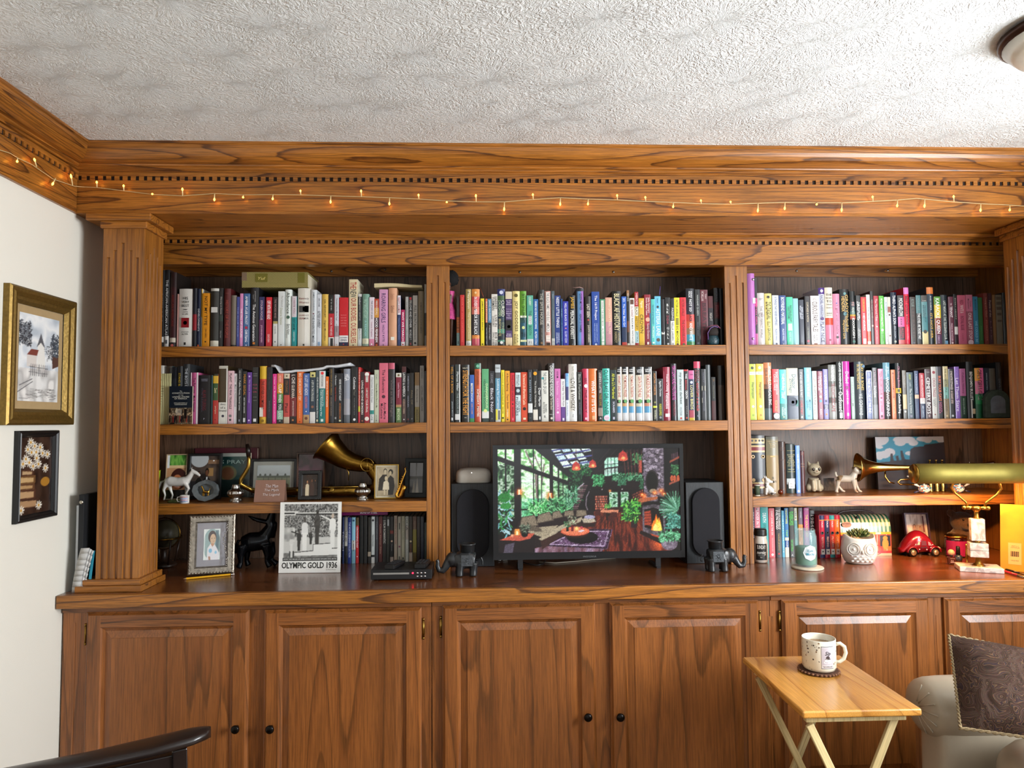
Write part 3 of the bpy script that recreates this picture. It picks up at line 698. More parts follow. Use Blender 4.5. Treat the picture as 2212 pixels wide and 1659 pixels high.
L1b='''
157 356 375|d8d4c9|^Kennedy_Women/7c1a26/.15/.275/.78;#b/3a3a3a/.3/.41/.76;#b/bbb/.32/.39/.2;^LAURENCE_LEAMER/7c1a26/.435/.54/.76;#b/222/.945/.975/.14;#b/e8e6de/.01/.99/.3/.2|thick cream hardcover with maroon title and a photo strip|H
358 451 400|cbd0d4|JAMES LOUGHRAN/55606a/.04/.37/.32;#b/6a2038/.41/.43/.25;THE INHERITED MIND/2a3440/.44/.92/.36|pale silver hardcover THE INHERITED MIND|H
456 527 470|cfd4dc|ERIK LOOMIS/444c5c/.08/.24/.32;A HISTORY OF AMERICA/222a3a/.32/.64/.3/.17;IN TEN STRIKES/222a3a/.32/.62/.34/-.17;#b/8aa6c4/.9/.97/.5|white paperback IN TEN STRIKES
531 633 468|d6b04c|CAL NEWPORT/3a2e14/.1/.44/.3;Digital Minimalism/4a3c1c/.5/.88/.34|mustard yellow hardcover with fine stripes|H
637 722 478|14140f*.36,b51c2a*.45,d2d0ca|THE/bbb/.06/.3/.2;BOOK THIEVES/e8d0d0/.44/.78/.36;#b/222/.83/.98/.5/.1|black and red paperback BOOK THIEVES with a barcode sticker
728 797 472|c6cad2*.6,9a8c92*.2,cfcfd2|Depression Hates a Moving Target/3a3f4c/.08/.5/.34;NITA SWEENEY/555/.56/.72/.26;#o/c07a3a/.94/.965/.2|pale blue grey paperback with a small orange emblem
801 941 520|bf1420*.765,dcdad8*.135,1c2444|^PEOPLE'S_HISTORY_OF THE_UNITED_STATES/e88a8a/.33/.6/.64;^HOWARD_ZINN/2a3a5c/.785/.885/.8;#o/a03040/.925/.96/.16|thick red paperback with a white author panel and navy foot
951 1086 240|d6c7a2|THE/a61c24/.04/.14/.7;NEW/1a2430/.15/.27/.7;OUR BODIES, OURSELVES/a61c24/.28/.94/.7;^M/8a6a4a/.955/.985/.2|tall tan paperback OUR BODIES, OURSELVES|se2d9bc
1090 1150 465|c4c6c4*.05,23282a*.5,20262a*.1,c6cac8|Undine/ccc/.06/.2/.5;HIGHLY SENSITIVE/aaa/.2/.5/.36;Marie Forleo/666/.66/.86/.3|dark slate and white paperback beside the tan giant
1156 1262 464|6f9686*.84,d3d0b2*.1,8aa090|WOMAN'S HISTORY/a9c8b8/.1/.46/.6;A READER/9cc/.5/.8/.3;^HQ_Wo/667/.86/.92/.3|sage green library paperback|H
1264 1343 515|d6cbd3*.84,cf7f9c|THE STORY OF JANE/2c3a5c/.07/.44/.42;Laura Kaplan/9a5a7c/.5/.8/.4;#o/fff/.92/.97/.3|pale pink paperback THE STORY OF JANE
1338 1416 540|b03a1c*.19,c88c34*.2,3a1a2a*.2,5a1c24|MIKKI KENDALL/f0e8d8/.04/.34/.42;HOOD FEMINISM/fff/.4/.9/.52;#o/d05a2a/.935/.98/.4|fiery orange and maroon paperback HOOD FEMINISM
1419 1552 395|ca90b6|ROARING GIRLS/2a2250/.07/.58/.5;HOLLY KYTE/2a2250/.62/.91/.26;^B/222/.945/.985/.3|mauve pink paperback ROARING GIRLS
1562 1692 372|cd9876|Chronicle of a/a8745a/.1/.2/.4;Girlhood/8a5a44/.3/.42/.4;#b/ded8ca/.83/.885/.44|faded peach cloth book with a paper label|H
1700 1752 488|d4ced6*.375,27345f|NASTY WOMEN/a8202c/.04/.34/.52;Feminism Resistance/8a96c0/.44/.7/.3;MUKHOPADHYAY/7a86b0/.7/.86/.25|white over navy paperback NASTY WOMEN
1757 1817 708|b11d58*.86,d8d0d2|WHY WE MARCH/fff/.06/.84/.5;#o/b02030/.9/.97/.4|short magenta paperback WHY WE MARCH
1824 1872 508|a6a7a5|THE VINDICATION/666/.1/.44/.35;IRMA BOYLE/777/.64/.9/.3|narrow pale grey paperback beyond the magenta one
1876 1932 508|1a1816|#b/b02a34/.01/.06/.6;GO TO HELL/d8d4cc/.07/.13/.7;LOVE AND OTHER/ccc/.14/.62/.6;MICHELLE T/bbb/.66/.86/.6;#b/903038/.92/.96/.4|black paperback with white boxed capitals
1938 2012 488|b5b2ac|FULL FRONTAL/191919/.2/.62/.55;feminism/333/.62/.86/.4;#o/222/.9/.955/.5|grey paperback FULL FRONTAL
2020 2112 420|75684f|WOMANIST FICTION IN LATIN AMERICA/3a3020/.2/.76/.3|drab olive tan book at the shadowed end|H
2118 2150 315|9a948c*.46,1c1a1c*.36,77706a||narrow grey and black folder against the divider
'''
L2='''
88 150 140|d8d2c8||white booklet mostly hidden behind the yellow card|d10
152 282 150|4a3c30*.3,5a7c7a||brown and teal album behind the yellow card|d14 H
286 352 165|11151d*.2,20242c*.25,7d8ca0*.06,5a3040*.05,9aa0ac*.05,16181e||black book with coloured stripes behind the small card
356 446 150|15161a|STAND BACK/c9a52a/.12/.45/.36|black book with yellow capitals STAND BACK|H
452 556 118|2b2e31|THE BOYS OF/c8ccd0/.07/.42/.4|charcoal hardcover with silver capitals|H
574 692 250|c35a8a|#b/e0c8d4/.0/1/.14/-.43;#b/e8e2e4/.0/1/.2/.4;The Pink Line/3a1a2c/.1/.4/.3;Mark Gevisser/3a1a2c/.45/.77/.3|rose pink hardcover The Pink Line with white edges|H
696 882 290|111216|^ANDREW_HODGES/99a/.07/.13/.72;ALAN TURING/6a1a2a/.3/.72/.3;THE ENIGMA/445/.26/.76/.12/-.2;^P/aab/.87/.92/.2|very thick black paperback with faint red letters
886 916 290|1d3a3c||thin dark teal book
920 1002 270|2a2a1c*.04,d2a832*.15,31502c*.34,b0322a|Zami/e6d8a0/.28/.38/.5;Jamie Figueroa/f0d0b0/.64/.8/.35;#o/5a1810/.9/.93/.2|red paperback with a yellow flower at its top
1008 1148 145|c0bcae*.05,3e2f16*.58,d8d6cc*.37|^diary_of a_friend/555/.64/.8/.8;#o/334/.83/.9/.3;#b/dedcd6/.04/1/.16/.42|thick worn book bound in brown tape
1148 1238 222|d8b3bb|PLANT/221/.05/.22/.4;THE PINK TRIANGLE/1c1418/.25/.72/.4;#o/333/.9/.95/.4;#o/777/.83/.87/.5|pale pink paperback THE PINK TRIANGLE
1238 1294 265|d2d2d4|Gender/555/.05/.18/.35;Men in Homosexual/777/.22/.66/.5;#b/999/.2/.66/.06/.4|slim white paperback near the purple spine
1297 1368 188|17181a|WHEN I'M GONE/ccc/.03/.19/.3;Public Faces, Secret Lives/e4e4e4/.22/.76/.42;#b/889/.92/.96/.3|black paperback Public Faces, Secret Lives
1372 1443 230|131315|MARK SEGAL/cf8a2c/.06/.46/.5;AND THEN I DANCED/d8d8d8/.5/.8/.3;#b/ccc/.89/.97/.5|black paperback with orange and white letters AND THEN I DANCED
1446 1518 245|5d3189|The Queer Advantage/d0b8e6/.14/.6/.3;#o/c8b0e0/.06/.1/.4;#o/e0c8f0/.92/.95/.4|purple paperback
1523 1618 168|131314|^MORRIS_HANNE/999/.1/.17/.7;^FOR_THE_GIRL/9a3a5a/.28/.47/.74;^---_----/888/.5/.62/.6;#b/ddd/.91/.965/.5|black paperback with dim pink capitals
1636 1748 150|d6ad24*.225,c43a26*.66,cfa222|THE OTHER OLYMPIANS/2a120c/.255/.75/.38;#b/d6d2ca/.72/.88/.5/-.2;#o/8a6a10/.93/.97/.4|red and yellow hardcover THE OTHER OLYMPIANS with a sticker|H
1752 1836 165|17151a|Martyr Heavens/5a3a4a/.1/.4/.3;you'll be fine/888/.6/.8/.22;The Darkest Ritual/4c3a5a/.6/.9/.26|black book right beside THE OTHER OLYMPIANS
1840 1902 270|dd2a8a|How to Begin a Revolution/ffd0e8/.06/.96/.4|hot pink paperback
1910 2006 263|d9775e*.2,d99430*.2,4f7a36*.19,22402e*.15,8cb09a*.18,17201c|ACEVEDO/ffe0d0/.04/.17/.32;CLAP/fff/.22/.39/.5;WHEN/fff/.42/.58/.5;YOU/fff/.61/.73/.5;LAND/cfe6d8/.76/.91/.5;^H/ddd/.93/.97/.3|rainbow banded paperback CLAP WHEN YOU LAND
2014 2104 265|ccc0a8*.1,1b1614*.33,b8403a*.44,c0b09a|#o/5a4a30/.03/.07/.3;STEIN DANKE/8a5a3a/.14/.38/.4;Paul/2a1010/.6/.78/.5|black and brick red paperback with a cream foot
'''
L2b='''
36 142 262|24100f*.48,6d1a1e*.38,17100f|I, CHE/f0e8e0/.03/.21/.55;GUEVARA/e8dcd0/.23/.5/.42;JOHN BLACKTHORN/e0c8c0/.55/.85/.3;#o/b87a4a/.91/.96/.3|black and maroon paperback with bold white capitals
148 243 238|dc641c|BIG CHICAS DON'T CRY/f6f0d8/.03/.56/.44;ANNETTE CHAVEZ MACIAS/e8b08a/.6/.9/.2;#o/8a3a10/.95/.98/.2|orange paperback BIG CHICAS DON'T CRY
245 342 262|3d5f9c*.83,b08a5a|A LOT LIKE ADIOS/f2f2f6/.04/.44/.5;ALEXIS DARIA/e07a6a/.46/.7/.4;#o/f0f0f0/.74/.79/.2;#o/6a3a2a/.85/.95/.5|blue paperback with a white looping title
348 434 243|c9c078*.1,20303e*.68,d6d4d0*.22|A SPY IN THE STRUGGLE/d8dcd4/.16/.57/.42;#o/8a5a44/.64/.72/.5;#o/222/.04/.09/.4|dark blue paperback A SPY IN THE STRUGGLE
438 490 215|3c4c52|CHE GUEVARA The Motorcycle Diaries/e6e8e4/.13/.9/.5;#b/d8d0a8/.93/.97/.5|narrow slate grey paperback The Motorcycle Diaries
491 588 224|d4d4d2*.335,136e6c|TRISTO DE GUEVARA/333/.08/.3/.3;#o/e0353a/.0/.09/.5;Reminiscences of the/d8ecec/.36/.68/.24/.14;Cuban Revolutionary War/e6f4f4/.36/.87/.34/-.18;#b/d8e8e0/.92/.97/.4|white and teal paperback with a red dot sticker
590 637 310|e0681a|BENITO THE OUTSIDER/fff0e0/.1/.66/.4|slim bright orange paperback
640 718 170|18161a|OPEN VEINS OF LATIN AMERICA/9a7a3a/.03/.5/.34;EDUARDO GALEANO/8a7a68/.54/.87/.3|black hardcover with a dim gold title OPEN VEINS|H
722 772 262|141416|Che Guevara/f0f0f0/.04/.24/.45;Guerrilla Warfare/b83a2c/.28/.56/.42;#b/999/.88/.92/.5|slim black paperback with white and red script
774 858 262|15151a|NEVER WHISTLE AT NIGHT/f4f4f4/.12/.55/.36;AN INDIGENOUS DARK/d07a3a/.6/.92/.3;#o/c8c8a0/.93/.975/.4|black paperback NEVER WHISTLE AT NIGHT
866 978 192|8b919e*.55,9c9ca4*.3,5a5f66|HIGA/f4f4f6/.1/.22/.7|misty grey hardcover|H
988 1087 165|131316|Colonize/f2f2f2/.18/.4/.4;This!/7a7468/.41/.51/.3;YOUNG WOMEN OF COLOR/888/.55/.86/.14;#o/e8e8e8/.92/.96/.4|black paperback Colonize This!
1094 1128 168|c02c2c*.7,c8b83a*.1,b82838|THE BODY IS NOT AN APOLOGY/f0d8c0/.04/.7/.5|thin red booklet with a yellow patch
1130 1188 240|2c1416|LIVING BEYOND BORDERS/f0e4e0/.17/.84/.52;#o/c06a4a/.94/.98/.4|narrow dark maroon paperback LIVING BEYOND BORDERS
1190 1270 238|9a1f2e|#o/e8e4dc/.0/.1/.86;#b/e8e4dc/.08/.2/.5;HALSEY/3a6a4a/.08/.22/.36;I AM NOT YOUR FINAL/e8e4dc/.32/.8/.42;#o/e8e0d4/.86/.98/.86|crimson paperback with white round emblems
1277 1338 284|d2d3d0*.74,2f9088*.08,d8d8d6|Cleanliness Radical Hope/667/.05/.58/.5;HOPE/1a3a3a/.75/.95/.4|short white paperback with a teal patch
1343 1414 208|b7bca4|YUKI/667/.08/.18/.3;George Mothers Born in Me/444c3a/.26/.72/.4;BLOOM/778/.86/.97/.3|pale sage paperback
1419 1556 102|ce6377|The Influencers/3a1c2a/.11/.5/.34;#o/4a2230/.53/.6/.4;Anna-Marie/3a1c2a/.66/.94/.3/.16;McLemore/3a1c2a/.68/.93/.3/-.2|tall rose paperback The Influencers
1560 1658 100|b84e66*.105,1b1518|Vivid as the Night/6a5a58/.28/.9/.5|tall black book with a pink top|H
1676 1764 256|d0ccc0*.085,75162e*.555,a07a50*.05,4d6a3a|#o/6a5a3a/.025/.065/.4;Latina Writers/d8a8b8/.2/.5/.3;BENICE NOVAS/d8e0b8/.72/.95/.5|maroon and green paperback with a white top
1768 1838 158|4a1a1c*.1,171214*.5,3a2422|LATINO in AMERICA/e8e4e0/.11/.54/.55;SOLEDAD O'BRIEN/c8a890/.58/.84/.36;#o/ddd/.93/.96/.3|black paperback LATINO in AMERICA
1842 1892 262|13141a|PUERTO RICO/aab/.06/.36/.4;ISMAEL/99a/.46/.7/.4;#o/7a2a2a/.92/.95/.5|slim black paperback near the shadowed corner
1894 1956 252|1a1714|FALL OF/8a7a5a/.36/.64/.4;#o/777/.9/.95/.4|slim black brown paperback
1968 2042 248|8a6a3c*.26,a49e94*.43,8a7a3a|Borderlands/555/.34/.6/.3;ANZALDUA/3a3018/.74/.95/.5|tan and grey banded paperback
2048 2114 142|8e8983|RAY SUAREZ/4a4642/.05/.23/.36;LATINO AMERICANS/3a3632/.36/.8/.42|warm grey hardcover LATINO AMERICANS
2116 2150 225|201c1c||narrow black book in the corner by the divider
'''
M1='''
188 236 505|5c504a*.41,d4773a*.31,93bcbc|^WE'VE_TAKEN_OVER_BE_THEM/3a1a0c/.43/.7/.8;^IT'S ONLY/3a6a6a/.74/.8/.7;#b/222/.88/.94/.2|photo, orange and aqua banded paperback beside the doll|d16
242 312 480|c32b2b|FEAR OF THE UNKNOWN/e06a5a/.05/.9/.3|bright red paperback near the doll
331 414 390|aa9556*.9,cfcfc8|Mayzlynn/f0e6c8/.03/.34/.5;The Gospel Choirs/e6d8b0/.4/.86/.5;^LI/667/.92/.97/.4|old gold hardcover with white script and a call label|H
423 548 388|d8883a*.13,c83a3e*.18,d06a5a*.13,241c22*.36,d8843a*.06,c0455a|#o/f0c890/.04/.09/.3;IN EVERY MIRROR SHE'S BLACK/fff/.14/.79/.42;BJARNASON/e8c0a0/.84/.96/.2|orange hardcover IN EVERY MIRROR SHE'S BLACK|H
558 618 535|e5d020|JAMES BALDWIN: ESSAYS/3a3008/.05/.66/.42;#o/4a3c08/.93/.97/.4|narrow lemon yellow paperback on the top row
634 667 538|cf6a3a*.5,15161a|BALDWIN/fae0c8/.06/.48/.5;THE FIRE NEXT TIME/ddd/.6/.95/.3|thin orange and black paperback
669 728 540|4a7898*.5,14161a|JAMES BALDWIN/e0eef6/.03/.45/.5;IF BEALE STREET/ccc/.56/.86/.3|blue over black paperback
729 822 468|d8d4cc|HARRIET/15130f/.05/.29/.42/.24;TUBMAN/15130f/.05/.31/.42/-.22;LIVE IN/15130f/.4/.62/.42/.24;CONCERT/15130f/.42/.62/.34/-.22;BOB THE/15130f/.73/.98/.42/.24;DRAG QUEEN/15130f/.73/.98/.34/-.22|off-white paperback LIVE IN CONCERT
820 942 388|26306c*.115,44603c*.08,1c3340*.5,3a8a78*.07,16262e*.12,4a8a70*.03,182224|#o/c8cce0/.03/.09/.5;CURSED/e8ecd8/.2/.48/.42/.2;DAUGHTERS/a8c098/.2/.48/.34/-.22;OYINKAN/9aa880/.58/.78/.3/.2;BRAITHWAITE/b8b080/.52/.82/.3/-.2;#o/e8e8e4/.9/.96/.4|dark teal hardcover CURSED DAUGHTERS with a navy top|H
944 1047 428|d2c6ac*.135,4d3866*.7,d5c2a0|^On Her_Own_Ground/f0e4f0/.155/.25/.8;^The life and_times of_Madam_C.J._Walker/d8c8e0/.3/.5/.8;#b/24201e/.52/.71/.9;#o/d8d0c8/.6/.68/.5;^A'Lelia_Bundles/f0e4f0/.76/.82/.8;^M/443/.96/.99/.2|purple and cream paperback with a portrait photo
1052 1168 420|e1cd86|#o/5a5024/.05/.11/.5;JOY GODDESS/3a3420/.18/.73/.5;A'LELIA/4a4428/.78/.93/.26/.16;BUNDLES/4a4428/.78/.95/.26/-.2|pale yellow hardcover JOY GODDESS|H
1170 1270 420|62a02c*.46,2e5a5a*.1,24586c|SKY FULL OF ELEPHANTS/14200c/.05/.58/.45;#b/e8ecd8/.445/.48/.98;#o/c8d08a/.62/.7/.5;CEBO/10201c/.74/.83/.3/.18;CAMPBELL/10201c/.7/.86/.3/-.2;#b/d8dca8/.88/.915/.98|green and blue hardcover SKY FULL OF ELEPHANTS|H
1274 1374 487|52a28c*.855,cfd3d0|COLBERT/e8f0e0/.03/.2/.36;THE/1c4a40/.3/.41/.4;#b/dfe8e4/.4/.57/.55;RISKY/a03050/.41/.56/.4;BOOTH/1c4a40/.6/.78/.4;^F1/556/.88/.96/.4|seafoam green paperback THE BOOTH with a library label
1375 1452 545|1d5f9e|WHEN NO ONE IS WATCHING/fff/.04/.63/.42;ALYSSA COLE/fff/.68/.96/.42|cobalt blue paperback WHEN NO ONE IS WATCHING
1455 1548 400|2b2b2a|THE SPITE HOUSE/b8b4a8/.06/.62/.5;JOHNNY COMPTON/8a8478/.68/.88/.3;#o/8a6a4a/.92/.96/.4|black hardcover THE SPITE HOUSE|H
1552 1652 420|c7968c|#b/f0e8e2/.02/.74/.6;THE BLACK FAMILY WHO BUILT AMERICA/201614/.03/.73/.48;#b/e8dcd2/.8/.91/.7;^CHERYL_MCKISSACK/3a2018/.8/.9/.6;#b/3a2a24/.93/.98/.6|pink brick patterned hardcover BLACK FAMILY WHO BUILT AMERICA|H
1654 1704 420|4e5c64*.855,b8bab4|TECHNOLOGY/9ab/.05/.14/.4;DIVERSITY/89a/.35/.55/.3;^71/556/.89/.95/.6|slim blue grey hardcover with a call label
1706 1798 490|1d357c|NEEDY LITTLE THINGS/f4f4f8/.03/.63/.5;CHANNELLE/c8d0e8/.73/.92/.26/.14;DESAMOURS/c8d0e8/.73/.94/.26/-.18;^W/e0506a/.95/.985/.3|deep blue paperback NEEDY LITTLE THINGS
1800 1828 540|1e4c88|THE REST/a8c8e8/.2/.4/.5;A MEMOIR/88a8d8/.5/.9/.4|thin medium blue paperback
1831 1918 578|2b30a0|WELL-READ BLACK GIRL/e8e8f8/.04/.55/.4;GLORY EDIM/d8d8f0/.66/.92/.4;#o/d07a9a/.58/.62/.3|short indigo paperback WELL-READ BLACK GIRL
1922 2028 486|141416|JAMES/d8a424/.03/.26/.62;PERCIVAL EVERETT/f0efe8/.3/.86/.52;^A/888/.94/.98/.2|black hardcover with yellow and white capitals|H
2048 2164 378|16161c*.05,6696c8|#b/9a6ab8/.05/1/.4/.25;QUEEN MOTHER/141c3a/.09/.38/.4;ASHLEY D. FARMER/141c3a/.44/.76/.32;#b/15151a/.05/1/.1/-.45;#b/15151a/.05/1/.1/.45|blue and violet hardcover QUEEN MOTHER with a ribbon|H s15151a
'''
M1b='''
38 128 500|2d2725*.98,1c1816|LAST SEEN/e6dccc/.16/.42/.5;#o/b83a3a/.45/.5/.3;JUDITH GIESBERG/d8ccb8/.58/.92/.36|dark brown hardcover LAST SEEN|H
136 258 430|204698|The 1619 Project/f4f4f8/.07/.52/.42;ORIGIN STORY/a8bce0/.58/.92/.14/.14;NIKOLE HANNAH/a8bce0/.58/.92/.14/-.14;#o/d0d8ec/.95/.985/.3|thick blue paperback The 1619 Project
262 346 545|32805a|#b/e8ece4/.03/.9/.5;DRIVING THE GREEN BOOK/1c4a34/.05/.58/.36;ALVIN HALL/1c4a34/.62/.88/.36;#b/e0e8dc/.91/.99/.5|green and white paperback DRIVING THE GREEN BOOK
347 452 520|cf9e88*.5,b8868e|WHAT DOESN'T KILL YOU/f4d8b8/.03/.74/.32/.14;A LIFE IN/a07a80/.7/.9/.2/-.2|peach to mauve paperback
456 592 420|141412|BLACK AF HISTORY/e2d6a8/.05/.72/.62;MICHAEL/a89a70/.76/.92/.22/.18;HARRIOT/a89a70/.74/.94/.3/-.16|thick black hardcover BLACK AF HISTORY with cream capitals|H
598 676 505|2259b6*.62,1a2a4a*.3,b83a2a|ZAKIYA/d8e0f4/.03/.11/.5;The Other Black Girl/f0f4fc/.15/.6/.4|royal blue paperback The Other Black Girl
678 719 408|9a6c44*.1,1b1612*.45,6a3c24*.2,241a14*.2,d8d0b8|BLACK BUCK/ccb/.06/.2/.6|narrow dark brown paperback with a cream foot|d2
722 800 530|e4e2de|#b/5a3c2c/.03/.13/.7;D.L. HUGHLEY/8a1a24/.17/.4/.4;BLACK MAN, WHITE HOUSE/181818/.42/.94/.4|white paperback BLACK MAN, WHITE HOUSE
801 862 434|a81f28*.27,e8dfc4*.17,d8ac24*.28,a5c4c8*.22,9a1c24|HEROES/f0c8c8/.03/.24/.5;BLACK/201810/.28/.43/.6;HISTORY/4a3808/.46/.7/.6;JATIKA/203038/.74/.92/.5|red cream and yellow banded paperback BLACK HISTORY
863 950 530|d0a72e|Ngozi/f8eec8/.06/.2/.6;CROWN/4a3610/.34/.73/.6;^A/f0d888/.94/.98/.2|golden yellow paperback CROWN
951 1050 474|8e2030*.4,9c2430*.2,7c1e2e|Salty Summers/f0e0e0/.06/.36/.36/.18;Sweet Maple Cakes/f0e0e0/.06/.4/.36/-.18;#o/e0a890/.44/.53/.7;Sunny Dreams/e8d0d8/.56/.86/.4;#b/e0d8d0/.92/.97/.3;#b/3a6088/.36/.92/.2/.4|dark red paperback with white script lines
1052 1114 545|51bab2|THE ART OF GETTING LOST/3a4a8a/.12/.54/.5;MORGAN/f0f8f4/.58/.82/.4;#o/e8f0f0/.9/.96/.5|narrow turquoise paperback
1108 1206 500|66b9d6|ASTERIA LANE/e8f4fa/.25/.8/.62;Someone/2a4a6a/.04/.14/.3;#o/2a2a34/.19/.24/.4;#o/5a4a3c/.84/.91/.6|sky blue paperback with pale tall letters
1210 1262 545|18171a*.7,d0cec8*.05,1c1a1c|#b/30302e/.7/.72/.5|slim black paperback with a white block near its foot
1268 1350 520|161616|^B_L_K/f0f0ec/.12/.34/.42;^U_D_E/c04a60/.36/.55/.4;^G_I_R_L/e8e8e4/.6/.86/.42;#o/ccc/.93/.98/.4|black paperback with stacked white and red squares
1352 1414 535|15161a*.47,dcdcd8|PASSING/e8e8e8/.2/.45/.5;NELLA LARSEN/3a3a3a/.5/.88/.5;^V/222/.93/.98/.4|black and white paperback PASSING
1410 1498 522|e4d820|VICTOR LAVALLE/2a240c/.04/.39/.42;#b/8a8218/.42/.57/.5;BIG MACHINE/2a240c/.59/.93/.42;#o/5a2a3a/.94/.985/.4|yellow paperback BIG MACHINE
1500 1598 518|d0202c|VICTOR LAVALLE/4a0c10/.04/.38/.42;THE CHANGELING/4a0c10/.46/.91/.42;#o/3a5a2a/.94/.985/.35|red paperback THE CHANGELING
1598 1730 380|1c1d26*.25,2c2434*.2,bc3a34*.12,c25a34*.12,8a6c50*.11,3c92a8*.12,3f8a4e|KENAN/e8e8ec/.05/.16/.2/.12;MALIK/e8e8ec/.05/.16/.2/-.12;NOT SO/f4f4f4/.19/.4/.3;BLACK/141418/.42/.58/.3;AND WHITE/f4f4f4/.6/.9/.34;^H/223/.93/.97/.2|black hardcover with rainbow stripes BLACK AND WHITE|H
1732 1814 395|17181a|MADAME QUEEN/b8bcb8/.1/.46/.36;MARY KAY/778/.58/.82/.22;#o/556/.93/.97/.4|black paperback MADAME QUEEN
1818 1934 400|5c1626|MCMILLAN/c8b0b0/.03/.2/.36/-.22;TERRY/c8b0b0/.07/.17/.2/.22;BREATHE/2a0a12/.24/.82/.5|dark maroon paperback in the dim corner
1938 2016 498|54161f*.24,241a24|NIGHT/c0b8b0/.34/.5/.5|small dark paperback behind the teal pouch
2030 2118 370|15181a*.25,401218*.28,14171a|HOLLY/445/.03/.24/.4;Black/7a3038/.3/.52/.5|black and dark red hardcover in the shadow|H
2120 2172 380|141518||black book against the second divider
'''
